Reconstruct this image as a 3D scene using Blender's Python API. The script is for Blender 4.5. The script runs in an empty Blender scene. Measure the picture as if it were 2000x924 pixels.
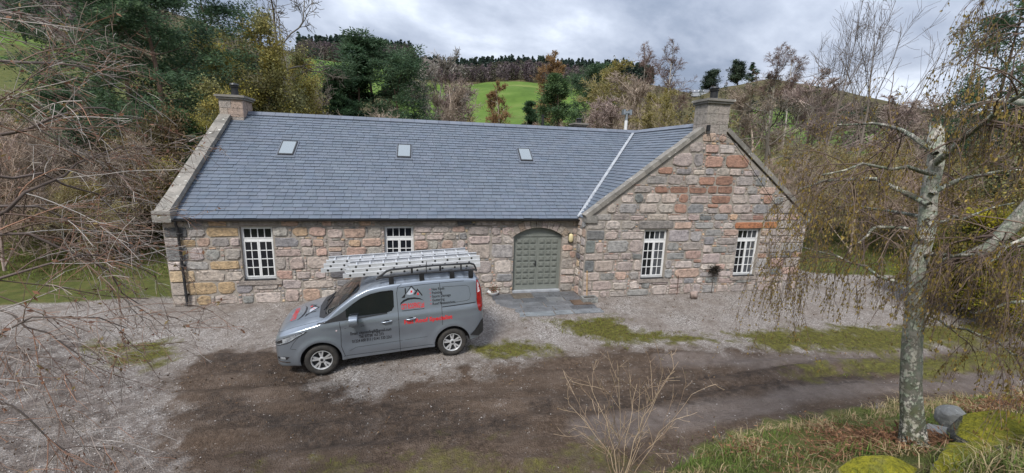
import bpy, bmesh, math, random
import numpy as np
from mathutils import Vector, Matrix

R = math.radians
SC = bpy.context.scene
COL = SC.collection

# ------------------------------------------------------------------ camera
F_PX, PITCH, ROLL, YAW = 787.5, 0.1947, 0.0321, 0.2130      # focal length in pixels of a 2000 px wide picture
CAM = np.array([7.446, -13.275, 4.719])
_fw = np.array([math.sin(YAW) * math.cos(PITCH), math.cos(YAW) * math.cos(PITCH), -math.sin(PITCH)])
_rt = np.array([math.cos(YAW), -math.sin(YAW), 0.0])
_up = np.cross(_rt, _fw)
_c, _s = math.cos(ROLL), math.sin(ROLL)
_rt, _up = _c * _rt + _s * _up, -_s * _rt + _c * _up
cd = bpy.data.cameras.new('camera')
cd.sensor_width = 36.0
cd.lens = F_PX / 2000.0 * 36.0
cd.clip_start = 0.05
cd.clip_end = 6000.0
cam = bpy.data.objects.new('camera', cd)
COL.objects.link(cam)
cam.matrix_world = Matrix(((_rt[0], _up[0], -_fw[0], CAM[0]), (_rt[1], _up[1], -_fw[1], CAM[1]),
                           (_rt[2], _up[2], -_fw[2], CAM[2]), (0, 0, 0, 1)))
SC.camera = cam

# ------------------------------------------------------------------ sky and sun
SUN_EL, SUN_AZ = 52.0, 215.0            # azimuth clockwise from +Y (the sun stands behind the camera, a little left)
w = bpy.data.worlds.new('World')
SC.world = w
w.use_nodes = True
nt = w.node_tree
nt.nodes.clear()
N, L = nt.nodes.new, nt.links.new
out = N('ShaderNodeOutputWorld')
bg = N('ShaderNodeBackground')
bg.inputs['Strength'].default_value = 0.12
sky = N('ShaderNodeTexSky')
sky.sky_type = 'NISHITA'
sky.sun_disc = False
sky.sun_elevation = R(SUN_EL)
sky.sun_rotation = R(SUN_AZ)
sky.air_density, sky.dust_density, sky.ozone_density = 1.0, 1.2, 1.0
tc = N('ShaderNodeTexCoord')
sep = N('ShaderNodeSeparateXYZ')
L(tc.outputs['Generated'], sep.inputs[0])
# the direction is cast on to a flat cloud deck high above
zc = N('ShaderNodeMath'); zc.operation = 'MAXIMUM'; zc.inputs[1].default_value = 0.0
L(sep.outputs['Z'], zc.inputs[0])
za = N('ShaderNodeMath'); za.operation = 'ADD'; za.inputs[1].default_value = 0.40
L(zc.outputs[0], za.inputs[0])
dx = N('ShaderNodeMath'); dx.operation = 'DIVIDE'
dy = N('ShaderNodeMath'); dy.operation = 'DIVIDE'
L(sep.outputs['X'], dx.inputs[0]); L(za.outputs[0], dx.inputs[1])
L(sep.outputs['Y'], dy.inputs[0]); L(za.outputs[0], dy.inputs[1])
cmb = N('ShaderNodeCombineXYZ')
L(dx.outputs[0], cmb.inputs[0]); L(dy.outputs[0], cmb.inputs[1])
mp = N('ShaderNodeMapping'); mp.inputs['Location'].default_value = (-19.9, 14.9, 0.0); mp.inputs['Scale'].default_value = (1.0, 1.3, 1)
L(cmb.outputs[0], mp.inputs[0])
n1 = N('ShaderNodeTexNoise'); n1.inputs['Scale'].default_value = 1.55; n1.inputs['Detail'].default_value = 7
n1.inputs['Roughness'].default_value = 0.55; n1.inputs['Distortion'].default_value = 0.15
L(mp.outputs[0], n1.inputs[0])
cr = N('ShaderNodeValToRGB')
cr.color_ramp.interpolation = 'B_SPLINE'
el = cr.color_ramp.elements
el[0].position, el[0].color = 0.37, (0.120, 0.148, 0.200, 1)
el[1].position, el[1].color = 0.65, (0.41, 0.445, 0.505, 1)
e = el.new(0.44); e.color = (0.170, 0.197, 0.252, 1)
e = el.new(0.56); e.color = (0.272, 0.302, 0.360, 1)
L(n1.outputs['Fac'], cr.inputs[0])
sc_ = N('ShaderNodeVectorMath'); sc_.operation = 'SCALE'; # an overcast sky grows brighter from the horizon to overhead
ov = N('ShaderNodeMath'); ov.operation = 'MULTIPLY_ADD'; ov.inputs[1].default_value = 7.0; ov.inputs[2].default_value = 7.0
L(zc.outputs[0], ov.inputs[0]); L(ov.outputs[0], sc_.inputs['Scale'])
L(cr.outputs[0], sc_.inputs[0])
n2 = N('ShaderNodeTexNoise'); n2.inputs['Scale'].default_value = 1.5; n2.inputs['Detail'].default_value = 4
L(mp.outputs[0], n2.inputs[0])
gap = N('ShaderNodeMapRange'); gap.inputs[1].default_value = 0.62; gap.inputs[2].default_value = 0.8
gap.inputs[3].default_value = 1.0; gap.inputs[4].default_value = 0.72
L(n2.outputs['Fac'], gap.inputs[0])
mx = N('ShaderNodeMix'); mx.data_type = 'RGBA'
L(gap.outputs[0], mx.inputs['Factor']); L(sky.outputs[0], mx.inputs['A']); L(sc_.outputs[0], mx.inputs['B'])
L(mx.outputs['Result'], bg.inputs['Color'])
L(bg.outputs[0], out.inputs[0])

sl = bpy.data.lights.new('sun', 'SUN')
sl.energy = 1.5
sl.angle = R(14)
sl.color = (1.0, 0.965, 0.91)
so = bpy.data.objects.new('sun', sl)
COL.objects.link(so)
so.location = (0, -10, 40)
so.rotation_euler = (R(90 - SUN_EL), 0, R(180 - SUN_AZ + 0))
_sd = Vector((math.sin(R(SUN_AZ)) * math.cos(R(SUN_EL)), math.cos(R(SUN_AZ)) * math.cos(R(SUN_EL)), math.sin(R(SUN_EL))))
so.rotation_euler = _sd.to_track_quat('Z', 'Y').to_euler()

SC.view_settings.view_transform = 'Standard'
SC.view_settings.look = 'None'
SC.view_settings.gamma = 1.0
SC.view_settings.exposure = 1.34
SC.render.engine = 'CYCLES'
SC.cycles.max_bounces = 5
SC.cycles.diffuse_bounces = 4
SC.cycles.glossy_bounces = 3
SC.cycles.transmission_bounces = 3
SC.cycles.transparent_max_bounces = 6
SC.cycles.use_denoising = True
SC.cycles.caustics_reflective = False
SC.cycles.caustics_refractive = False


# ------------------------------------------------------------------ geometry of the photograph: pixel of the 2000 px picture to a place
def ray(u, v):
    return _fw + (u - 1000.0) / F_PX * _rt - (v - 462.0) / F_PX * _up
def on_z(u, v, z=0.0):
    d = ray(u, v); return CAM + d * ((z - CAM[2]) / d[2])
def on_y(u, v, y=0.0):
    d = ray(u, v); return CAM + d * ((y - CAM[1]) / d[1])
def at_dist(u, v, dist):
    d = ray(u, v); return CAM + d / math.hypot(d[0], d[1]) * dist


# ------------------------------------------------------------------ helpers
def tag(o, label=None, cat=None, group=None, kind=None):
    if label: o['label'] = label
    if cat: o['category'] = cat
    if group: o['group'] = group
    if kind: o['kind'] = kind
    return o

def empty(name, loc=(0, 0, 0), rz=0.0, parent=None):
    o = bpy.data.objects.new(name, None)
    o.empty_display_size = 0.3
    o.location = loc
    o.rotation_euler = (0, 0, rz)
    COL.objects.link(o)
    if parent: o.parent = parent
    return o

def make_mesh(name, V, F, mats=(), smooth=False, tint=None, midx=None, sharp=None):
    me = bpy.data.meshes.new(name)
    V = np.asarray(V, dtype=np.float32).reshape(-1, 3)
    if isinstance(F, np.ndarray):
        nf, k = F.shape
        me.vertices.add(len(V)); me.vertices.foreach_set('co', V.ravel())
        me.loops.add(nf * k); me.loops.foreach_set('vertex_index', F.astype(np.int32).ravel())
        me.polygons.add(nf)
        me.polygons.foreach_set('loop_start', np.arange(0, nf * k, k, dtype=np.int32))
        me.polygons.foreach_set('loop_total', np.full(nf, k, dtype=np.int32))
        me.update(calc_edges=True)
    else:
        me.from_pydata(V.tolist(), [], F)
        me.update()
    for m in mats: me.materials.append(m)
    if midx is not None: me.polygons.foreach_set('material_index', np.asarray(midx, dtype=np.int32))
    if smooth:
        me.polygons.foreach_set('use_smooth', np.ones(len(me.polygons), dtype=bool))
        if sharp: me.set_sharp_from_angle(angle=R(sharp))
    if tint is not None:
        t = np.ones((len(V), 4), dtype=np.float32)
        t[:, :3] = np.asarray(tint, dtype=np.float32)
        a = me.color_attributes.new('tint', 'FLOAT_COLOR', 'POINT')
        a.data.foreach_set('color', t.ravel())
    return me

def link(name, me, parent=None, loc=None, rot=None):
    o = bpy.data.objects.new(name, me)
    COL.objects.link(o)
    if parent: o.parent = parent
    if loc is not None: o.location = loc
    if rot is not None: o.rotation_euler = rot
    return o

def obj(name, V, F, mat, parent=None, smooth=False, tint=None, sharp=None, loc=None, rot=None):
    return link(name, make_mesh(name, V, F, (mat,) if not isinstance(mat, (list, tuple)) else mat, smooth, tint, sharp=sharp), parent, loc, rot)

BOXF = [(0, 3, 2, 1), (4, 5, 6, 7), (0, 1, 5, 4), (1, 2, 6, 5), (2, 3, 7, 6), (3, 0, 4, 7)]
def box(x0, x1, y0, y1, z0, z1):
    return ([(x0, y0, z0), (x1, y0, z0), (x1, y1, z0), (x0, y1, z0), (x0, y0, z1), (x1, y0, z1), (x1, y1, z1), (x0, y1, z1)], list(BOXF))

class MB:
    """collects shapes that belong to ONE part"""
    def __init__(s): s.V, s.F, s.T = [], [], []
    def add(s, vf, tint=(1, 1, 1)):
        V, F = vf
        b = len(s.V)
        s.V += [tuple(v) for v in V]
        s.F += [tuple(int(i) + b for i in f) for f in F]
        s.T += [tint] * len(V)
        return s
    def box(s, *a, **k): return s.add(box(*a), **k)
    def build(s, name, mat, parent=None, smooth=False, sharp=None, loc=None, rot=None):
        return obj(name, s.V, s.F, mat, parent, smooth, s.T, sharp, loc, rot)

def tube(P, r, sides=8, cap=True):
    """one round bar along the points P; r a number or one per point"""
    P = np.asarray(P, float); n = len(P)
    r = np.full(n, r) if np.isscalar(r) else np.asarray(r, float)
    T = np.gradient(P, axis=0); T /= np.linalg.norm(T, axis=1, keepdims=True) + 1e-12
    ref = np.array([0, 0, 1.0]) if abs(T[:, 2]).mean() < 0.8 else np.array([0, 1.0, 0])
    A = np.cross(T, ref); A /= np.linalg.norm(A, axis=1, keepdims=True) + 1e-12
    B = np.cross(T, A)
    V, F = [], []
    for i in range(n):
        for k in range(sides):
            a = 2 * math.pi * k / sides
            V.append(P[i] + r[i] * (A[i] * math.cos(a) + B[i] * math.sin(a)))
    for i in range(n - 1):
        for k in range(sides):
            k2 = (k + 1) % sides
            F.append((i * sides + k, i * sides + k2, (i + 1) * sides + k2, (i + 1) * sides + k))
    if cap:
        F.append(tuple(range(sides)))
        F.append(tuple(range((n - 1) * sides, n * sides))[::-1])
    return V, F

def lathe(prof, sides=24, axis='z', closed=False):
    """prof: (radius, height) pairs turned round an axis"""
    V, F = [], []
    n = len(prof)
    for r_, h in prof:
        for k in range(sides):
            a = 2 * math.pi * k / sides
            c, s_ = r_ * math.cos(a), r_ * math.sin(a)
            V.append((c, s_, h) if axis == 'z' else (c, h, s_))
    for i in range(n if closed else n - 1):
        j = (i + 1) % n
        for k in range(sides):
            k2 = (k + 1) % sides
            F.append((i * sides + k, i * sides + k2, j * sides + k2, j * sides + k))
    if not closed:
        if prof[0][0] > 1e-4: F.append(tuple(range(sides))[::-1])
        if prof[-1][0] > 1e-4: F.append(tuple(range((n - 1) * sides, n * sides)))
    return V, F

def moved(vf, d=(0, 0, 0), rz=0.0, s=1.0):
    V, F = vf
    V = np.asarray(V, float) * s
    c, s_ = math.cos(rz), math.sin(rz)
    V = V @ np.array([[c, s_, 0], [-s_, c, 0], [0, 0, 1]]) + np.asarray(d, float)
    return V.tolist(), F

def smoothstep(a, b, x):
    t = np.clip((np.asarray(x, float) - a) / (b - a), 0, 1)
    return t * t * (3 - 2 * t)

# value noise on arrays
_ng = np.random.default_rng(7).random((256, 256))
def vnoise(x, y):
    x = np.asarray(x, float); y = np.asarray(y, float)
    xi, yi = np.floor(x).astype(int), np.floor(y).astype(int)
    fx, fy = x - xi, y - yi
    fx, fy = fx * fx * (3 - 2 * fx), fy * fy * (3 - 2 * fy)
    g = lambda a, b: _ng[a & 255, b & 255]
    return (g(xi, yi) * (1 - fx) + g(xi + 1, yi) * fx) * (1 - fy) + (g(xi, yi + 1) * (1 - fx) + g(xi + 1, yi + 1) * fx) * fy
def fbm(x, y, o=4):
    s, a, t = 0.0, 0.5, 0.0
    for k in range(o):
        s = s + a * vnoise(x * 2 ** k + 17.3 * k, y * 2 ** k - 9.1 * k); t += a; a *= 0.5
    return s / t


# ------------------------------------------------------------------ materials
def material(name, base=(0.5, 0.5, 0.5), rough=0.7, metal=0.0, tint=False, var=None, vscale=4.0, vdetail=5, var2=None, v2scale=20.0,
             bump=0.0, bscale=30.0, bdist=0.01, coat=0.0, spec=0.5, translucent=0.0, v2lo=0.5, v2hi=0.65, vlo=0.35, vhi=0.65, rvar=0.0):
    """base colour broken up by one or two noises; 'tint' multiplies the colour kept on the vertices"""
    m = bpy.data.materials.new(name)
    m.use_nodes = True
    nt = m.node_tree
    N, L = nt.nodes.new, nt.links.new
    b = nt.nodes['Principled BSDF']
    b.inputs['Roughness'].default_value = rough
    b.inputs['Metallic'].default_value = metal
    b.inputs['Coat Weight'].default_value = coat
    b.inputs['Coat Roughness'].default_value = 0.08
    b.inputs['Specular IOR Level'].default_value = spec
    tc = N('ShaderNodeTexCoord')
    col = None
    def rgb(c):
        n = N('ShaderNodeRGB'); n.outputs[0].default_value = (*c, 1); return n.outputs[0]
    def noise(scale, detail, lo, hi, rgh=0.6):
        n = N('ShaderNodeTexNoise'); n.inputs['Scale'].default_value = scale; n.inputs['Detail'].default_value = detail
        n.inputs['Roughness'].default_value = rgh
        L(tc.outputs['Object'], n.inputs['Vector'])
        r = N('ShaderNodeMapRange'); r.inputs[1].default_value = lo; r.inputs[2].default_value = hi
        L(n.outputs['Fac'], r.inputs[0])
        return r.outputs[0]
    def mix(f, a, c, mode='MIX'):
        x = N('ShaderNodeMix'); x.data_type = 'RGBA'; x.blend_type = mode
        if isinstance(f, float): x.inputs['Factor'].default_value = f
        else: L(f, x.inputs['Factor'])
        L(a, x.inputs['A']); L(c, x.inputs['B'])
        return x.outputs['Result']
    col = rgb(base)
    if var is not None: col = mix(noise(vscale, vdetail, vlo, vhi), col, rgb(var))
    if tint:
        a = N('ShaderNodeAttribute'); a.attribute_name = 'tint'
        col = mix(1.0, col, a.outputs['Color'], 'MULTIPLY')
    if var2 is not None: col = mix(noise(v2scale, 6, v2lo, v2hi, 0.7), col, rgb(var2))
    L(col, b.inputs['Base Color'])
    if rvar:
        r = N('ShaderNodeMapRange'); r.inputs[3].default_value = rough - rvar; r.inputs[4].default_value = rough + rvar
        L(noise(vscale * 1.7, 4, 0.3, 0.7), r.inputs[0]); L(r.outputs[0], b.inputs['Roughness'])
    if bump:
        n = N('ShaderNodeTexNoise'); n.inputs['Scale'].default_value = bscale; n.inputs['Detail'].default_value = 6
        n.inputs['Roughness'].default_value = 0.65
        L(tc.outputs['Object'], n.inputs['Vector'])
        bp = N('ShaderNodeBump'); bp.inputs['Strength'].default_value = bump; bp.inputs['Distance'].default_value = bdist
        L(n.outputs['Fac'], bp.inputs['Height']); L(bp.outputs[0], b.inputs['Normal'])
    if translucent:
        t = N('ShaderNodeBsdfTranslucent'); L(col, t.inputs['Color'])
        ms = N('ShaderNodeMixShader'); ms.inputs[0].default_value = translucent
        L(b.outputs[0], ms.inputs[1]); L(t.outputs[0], ms.inputs[2])
        L(ms.outputs[0], nt.nodes['Material Output'].inputs['Surface'])
    return m

M = {}
M['granite'] = material('granite', (1.16, 1.13, 1.10), 0.85, tint=True, var=(0.68, 0.67, 0.67), vscale=9, vdetail=8, var2=(0.09, 0.085, 0.075), v2scale=9, v2lo=0.56, v2hi=0.84, bump=0.95, bscale=22, bdist=0.045)
M['mortar'] = material('mortar', (0.37, 0.33, 0.285), 0.95, var=(0.27, 0.235, 0.20), vscale=3, var2=(0.38, 0.34, 0.30), v2scale=16, bump=0.8, bscale=35, bdist=0.03)
M['slate'] = material('slate', (1, 1, 1), 0.42, tint=True, var=(0.82, 0.86, 0.9), vscale=3.0, bump=0.25, bscale=22, bdist=0.01, rvar=0.08)
M['roof_deck'] = material('roof_deck', (0.012, 0.013, 0.016), 0.8)
M['lead'] = material('lead', (0.40, 0.42, 0.445), 0.55, var=(0.27, 0.285, 0.31), vscale=4, bump=0.2, bscale=12)
M['coping'] = material('coping', (0.27, 0.25, 0.225), 0.9, tint=True, var=(0.17, 0.16, 0.145), vscale=3, var2=(0.62, 0.61, 0.55), v2scale=7, v2lo=0.60, v2hi=0.68, bump=0.6, bscale=30, bdist=0.02)
M['black_plastic'] = material('black_plastic', (0.014, 0.014, 0.016), 0.4, var=(0.03, 0.03, 0.032), vscale=8)
M['white_paint'] = material('white_paint', (0.80, 0.80, 0.80), 0.45, var=(0.70, 0.70, 0.69), vscale=9)
M['window_glass'] = material('window_glass', (0.012, 0.014, 0.018), 0.06, spec=0.5, bump=0.05, bscale=3, bdist=0.01)
M['curtained_glass'] = material('curtained_glass', (0.10, 0.105, 0.115), 0.06, var=(0.05, 0.055, 0.065), vscale=7)
M['door_paint'] = material('door_paint', (0.215, 0.225, 0.20), 0.5, var=(0.18, 0.192, 0.17), vscale=5, bump=0.1, bscale=40)
M['cream_plastic'] = material('cream_plastic', (0.72, 0.62, 0.36), 0.4, var=(0.62, 0.53, 0.3), vscale=12)
M['flagstone'] = material('flagstone', (1, 1, 1), 0.36, tint=True, var=(0.6, 0.6, 0.6), vscale=3, var2=(0.09, 0.08, 0.06), v2scale=9, v2lo=0.58, v2hi=0.8, bump=0.35, bscale=18, bdist=0.02, rvar=0.14)
M['galvanised'] = material('galvanised', (0.42, 0.45, 0.48), 0.4, 0.7, var=(0.33, 0.36, 0.4), vscale=9)
M['terracotta'] = material('terracotta', (0.40, 0.20, 0.13), 0.85, var=(0.28, 0.16, 0.12), vscale=8, bump=0.3)
M['pale_wood'] = material('pale_wood', (0.50, 0.32, 0.13), 0.7, var=(0.38, 0.23, 0.10), vscale=14)
M['van_paint'] = material('van_paint', (0.285, 0.32, 0.368), 0.30, 0.55, coat=0.8, var=(0.265, 0.30, 0.345), vscale=3, var2=(0.24, 0.23, 0.21), v2scale=5, v2lo=0.62, v2hi=1.0)
M['car_glass'] = material('car_glass', (0.010, 0.012, 0.014), 0.04, spec=0.6)
M['dark_trim'] = material('dark_trim', (0.02, 0.02, 0.022), 0.55, var=(0.032, 0.032, 0.034), vscale=15)
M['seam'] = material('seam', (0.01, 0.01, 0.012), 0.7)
M['tyre'] = material('tyre', (0.022, 0.021, 0.020), 0.85, var=(0.05, 0.044, 0.038), vscale=9, bump=0.4, bscale=60)
M['alloy'] = material('alloy', (0.74, 0.75, 0.77), 0.35, 0.5, var=(0.62, 0.62, 0.62), vscale=9)
M['aluminium'] = material('aluminium', (0.74, 0.75, 0.77), 0.42, 0.35, var=(0.62, 0.63, 0.65), vscale=5)
M['red_vinyl'] = material('red_vinyl', (0.62, 0.03, 0.035), 0.4)
M['black_vinyl'] = material('black_vinyl', (0.012, 0.012, 0.014), 0.4)
M['pale_vinyl'] = material('pale_vinyl', (0.42, 0.45, 0.5), 0.4)
M['headlamp'] = material('headlamp', (0.62, 0.66, 0.70), 0.08, 0.4, coat=1.0, var=(0.25, 0.27, 0.3), vscale=14)
M['chrome'] = material('chrome', (0.8, 0.8, 0.82), 0.15, 1.0)
M['red_lens'] = material('red_lens', (0.36, 0.012, 0.014), 0.12, coat=1.0, var=(0.2, 0.01, 0.012), vscale=18)
M['clear_lens'] = material('clear_lens', (0.62, 0.5, 0.52), 0.12, coat=1.0)
M['foliage'] = material('foliage', (1, 1, 1), 0.65, tint=True, translucent=0.38, spec=0.3)
M['twig'] = material('twig', (1, 1, 1), 0.85, tint=True, spec=0.2)
M['bark'] = material('bark', (0.12, 0.10, 0.08), 0.95, var=(0.055, 0.048, 0.04), vscale=5, var2=(0.17, 0.18, 0.13), v2scale=4, v2lo=0.55, v2hi=0.7, bump=0.9, bscale=12, bdist=0.05)
M['grass'] = material('grass', (1, 1, 1), 0.75, tint=True, translucent=0.25, spec=0.25)
M['rock'] = material('rock', (0.24, 0.24, 0.23), 0.85, var=(0.13, 0.13, 0.125), vscale=3, var2=(0.36, 0.36, 0.33), v2scale=6, bump=0.7, bscale=10, bdist=0.05)


def birch_bark():
    """papery white bark with black scars, rough dark plates and lichen towards the foot"""
    m = bpy.data.materials.new('birch_bark'); m.use_nodes = True
    nt = m.node_tree; N, L = nt.nodes.new, nt.links.new
    b = nt.nodes['Principled BSDF']; b.inputs['Roughness'].default_value = 0.85
    tc = N('ShaderNodeTexCoord')
    def noise(sc, lo, hi, det=5, rough=0.6):
        mp = N('ShaderNodeMapping'); mp.inputs['Scale'].default_value = sc
        L(tc.outputs['Object'], mp.inputs[0])
        n = N('ShaderNodeTexNoise'); n.inputs['Scale'].default_value = 1.0; n.inputs['Detail'].default_value = det; n.inputs['Roughness'].default_value = rough
        L(mp.outputs[0], n.inputs[0])
        r = N('ShaderNodeMapRange'); r.inputs[1].default_value = lo; r.inputs[2].default_value = hi
        L(n.outputs['Fac'], r.inputs[0]); return r.outputs[0]
    def mix(f, a, c):
        x = N('ShaderNodeMix'); x.data_type = 'RGBA'; L(f, x.inputs['Factor'])
        for s_, val in (('A', a), ('B', c)):
            if isinstance(val, tuple): x.inputs[s_].default_value = (*val, 1)
            else: L(val, x.inputs[s_])
        return x.outputs['Result']
    col = mix(noise((9, 9, 6), 0.35, 0.65), (0.66, 0.62, 0.54), (0.46, 0.42, 0.36))
    col = mix(noise((20, 20, 14), 0.46, 0.56), col, (0.42, 0.46, 0.36))
    plates = noise((20, 20, 15), 0.46, 0.51, 7, 0.75)
    at = N('ShaderNodeAttribute'); at.attribute_name = 'tint'       # how old and rough the bark is, kept on the vertices
    sp = N('ShaderNodeSeparateColor'); L(at.outputs['Color'], sp.inputs[0])
    pm = N('ShaderNodeMath'); pm.operation = 'MULTIPLY'; L(plates, pm.inputs[0]); L(sp.outputs[0], pm.inputs[1])
    col = mix(pm.outputs[0], col, (0.025, 0.023, 0.020))
    scar = noise((7, 7, 34), 0.62, 0.70, 4)
    col = mix(scar, col, (0.05, 0.045, 0.04))
    gm = N('ShaderNodeMath'); gm.operation = 'MULTIPLY'
    L(noise((4, 4, 4), 0.40, 0.60), gm.inputs[0]); L(sp.outputs[1], gm.inputs[1])
    col = mix(gm.outputs[0], col, (0.10, 0.11, 0.03))
    L(col, b.inputs['Base Color'])
    bp = N('ShaderNodeBump'); bp.inputs['Strength'].default_value = 0.8; bp.inputs['Distance'].default_value = 0.02
    L(plates, bp.inputs['Height']); bp.invert = True
    L(bp.outputs[0], b.inputs['Normal'])
    return m
M['birch_bark'] = birch_bark()


def mossy(name, rock, moss, lo, hi):
    """bare stone with moss that has grown over the upper faces"""
    m = bpy.data.materials.new(name); m.use_nodes = True
    nt = m.node_tree; N, L = nt.nodes.new, nt.links.new
    b = nt.nodes['Principled BSDF']; b.inputs['Roughness'].default_value = 0.92; b.inputs['Specular IOR Level'].default_value = 0.25
    tc = N('ShaderNodeTexCoord'); geo = N('ShaderNodeNewGeometry')
    sp = N('ShaderNodeSeparateXYZ'); L(geo.outputs['True Normal'], sp.inputs[0])
    n = N('ShaderNodeTexNoise'); n.inputs['Scale'].default_value = 5; n.inputs['Detail'].default_value = 6; L(tc.outputs['Object'], n.inputs[0])
    ad = N('ShaderNodeMath'); ad.operation = 'MULTIPLY_ADD'; ad.inputs[1].default_value = 0.9; L(n.outputs['Fac'], ad.inputs[0]); L(sp.outputs['Z'], ad.inputs[2])
    r = N('ShaderNodeMapRange'); r.inputs[1].default_value = lo; r.inputs[2].default_value = hi; L(ad.outputs[0], r.inputs[0])
    n2 = N('ShaderNodeTexNoise'); n2.inputs['Scale'].default_value = 13; n2.inputs['Detail'].default_value = 7; n2.inputs['Roughness'].default_value = 0.7; L(tc.outputs['Object'], n2.inputs[0])
    cr = N('ShaderNodeValToRGB'); e = cr.color_ramp.elements
    e[0].position, e[0].color = 0.35, (moss[0] * 0.45, moss[1] * 0.5, moss[2] * 0.6, 1); e[1].position, e[1].color = 0.62, (*moss, 1)
    L(n2.outputs['Fac'], cr.inputs[0])
    cr2 = N('ShaderNodeValToRGB'); e = cr2.color_ramp.elements
    e[0].position, e[0].color = 0.3, (rock[0] * 0.5, rock[1] * 0.5, rock[2] * 0.5, 1); e[1].position, e[1].color = 0.7, (*rock, 1)
    L(n.outputs['Fac'], cr2.inputs[0])
    x = N('ShaderNodeMix'); x.data_type = 'RGBA'; L(r.outputs[0], x.inputs['Factor']); L(cr2.outputs[0], x.inputs['A']); L(cr.outputs[0], x.inputs['B'])
    L(x.outputs['Result'], b.inputs['Base Color'])
    bp = N('ShaderNodeBump'); bp.inputs['Strength'].default_value = 1.0; bp.inputs['Distance'].default_value = 0.07
    n3 = N('ShaderNodeTexNoise'); n3.inputs['Scale'].default_value = 26; n3.inputs['Detail'].default_value = 5; L(tc.outputs['Object'], n3.inputs[0])
    L(n3.outputs['Fac'], bp.inputs['Height']); L(bp.outputs[0], b.inputs['Normal'])
    return m
M['moss_rock'] = mossy('moss_rock', (0.16, 0.16, 0.15), (0.27, 0.245, 0.022), 0.85, 1.30)
M['roof_glass'] = material('roof_glass', (0.24, 0.275, 0.30), 0.08, spec=0.6)  # pale base colour stands in for sky mirrored in the panes
M['lead_dark'] = material('lead_dark', (0.115, 0.13, 0.16), 0.5, var=(0.10, 0.115, 0.14), vscale=6)
M['farm_roof'] = material('farm_roof', (0.17, 0.185, 0.21), 0.6, var=(0.14, 0.15, 0.17), vscale=1)
M['soil'] = material('soil', (0.03, 0.024, 0.018), 0.95, var=(0.05, 0.04, 0.03), vscale=20, bump=0.6)
M['rusty'] = material('rusty', (0.14, 0.065, 0.04), 0.8, var=(0.07, 0.04, 0.03), vscale=30)
M['pink_stone'] = material('pink_stone', (0.36, 0.27, 0.235), 0.85, var=(0.22, 0.18, 0.16), vscale=8, bump=0.6, bscale=22, bdist=0.03)

# ------------------------------------------------------------------ terrain
FOOT = np.array([(-60, -11.5), (-5, -11.0), (6, -9.6), (9.5, -8.9), (10.6, -8.55), (11.03, -8.45), (11.62, -8.17), (12.44, -7.9), (14.3, -7.7), (17.1, -7.5), (20.3, -7.8), (30, -8.2), (70, -9)])
def az_of(u): 
    d = ray(u, 300); return math.degrees(math.atan2(d[0], d[1]))
CREST = [(-400, 1.5), (0, 1.5), (300, 1.2), (500, 0.98), (600, 0.94), (800, 0.98), (1000, 1.02), (1200, 0.95), (1290, 0.84), (1345, 0.75), (1400, 0.86), (1480, 0.91), (1600, 0.74), (1750, 0.56), (2000, 0.5), (2300, 0.5)]
CREST_AZ = [az_of(u) for u, _ in CREST]
CREST_M = [m for _, m in CREST]
BASE_D = [0, 55, 90, 200, 330, 450, 700, 1600, 3000]
BASE_Z = [0, 0.0, 2.0, 24, 60, 88, 98, 90, 80]
def hill_z(x, y):
    x = np.asarray(x, float); y = np.asarray(y, float)
    d = np.hypot(x - CAM[0], y - CAM[1])
    az = np.degrees(np.arctan2(x - CAM[0], y - CAM[1]))
    m = np.interp(az, CREST_AZ, CREST_M)
    z = np.interp(d, BASE_D, BASE_Z) * m
    return z + (fbm(x * 0.02, y * 0.02, 3) - 0.5) * np.clip((d - 50) / 30, 0, 9)
def ground_z(x, y):
    x = np.asarray(x, float); y = np.asarray(y, float)
    s = np.interp(x, FOOT[:, 0], FOOT[:, 1]) - y
    s = s + (fbm(x * 0.7, y * 0.7, 3) - 0.5) * 0.5
    bank = np.where(s > 0, 0.62 * s * smoothstep(0, 0.9, s), 0.0)
    bank = np.where(bank > 3.2, 3.2 + (bank - 3.2) * 0.12, bank) * smoothstep(-14, -2, x)
    left = 0.16 * np.clip(y - 6.5, 0, 60) * smoothstep(1.0, -6.0, x)        # wooded slope behind the left lawn
    left = left + 0.05 * np.clip(-x - 4, 0, 40) * smoothstep(1, 7, y)
    back = -0.05 * np.clip(y - 11, 0, 25) * smoothstep(-2, 4, x)
    right = 0.10 * np.clip(x - 26, 0, 40) * smoothstep(-3.5, 1.0, y)
    swell = 0.085 * smoothstep(5.0, 8.1, x) * smoothstep(11.0, 8.8, x) * smoothstep(-0.6, -2.2, y) * smoothstep(-8.2, -6.0, y)   # the yard rises a little under the van's rear wheels
    return bank + left + back + right + swell + hill_z(x, y)

def poly_sd(x, y, P):
    """signed distance, positive inside"""
    P = np.asarray(P)[:, :2]
    d = np.full(x.shape, 1e9); ins = np.zeros(x.shape, bool)
    for i in range(len(P)):
        a, b = P[i], P[(i + 1) % len(P)]
        e = b - a
        t = np.clip(((x - a[0]) * e[0] + (y - a[1]) * e[1]) / (e @ e + 1e-12), 0, 1)
        d = np.minimum(d, np.hypot(x - a[0] - t * e[0], y - a[1] - t * e[1]))
        c = (a[1] > y) != (b[1] > y)
        with np.errstate(divide='ignore', invalid='ignore'):
            xi = (b[0] - a[0]) * (y - a[1]) / (b[1] - a[1] + 1e-12) + a[0]
        ins ^= c & (x < xi)
    return np.where(ins, d, -d)
def gpoly(pts): return [on_z(u, v)[:2] for u, v in pts]
MUD = gpoly([(318, 770), (345, 725), (440, 688), (545, 682), (605, 735), (590, 765), (690, 783), (800, 755), (900, 735), (1000, 725), (1090, 695), (1230, 680), (1400, 680), (1560, 690), (1760, 690), (2000, 655),
             (2060, 700), (2000, 800), (1750, 815), (1550, 850), (1420, 890), (1360, 930), (1290, 990), (420, 1100), (385, 924), (335, 850)])
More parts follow.
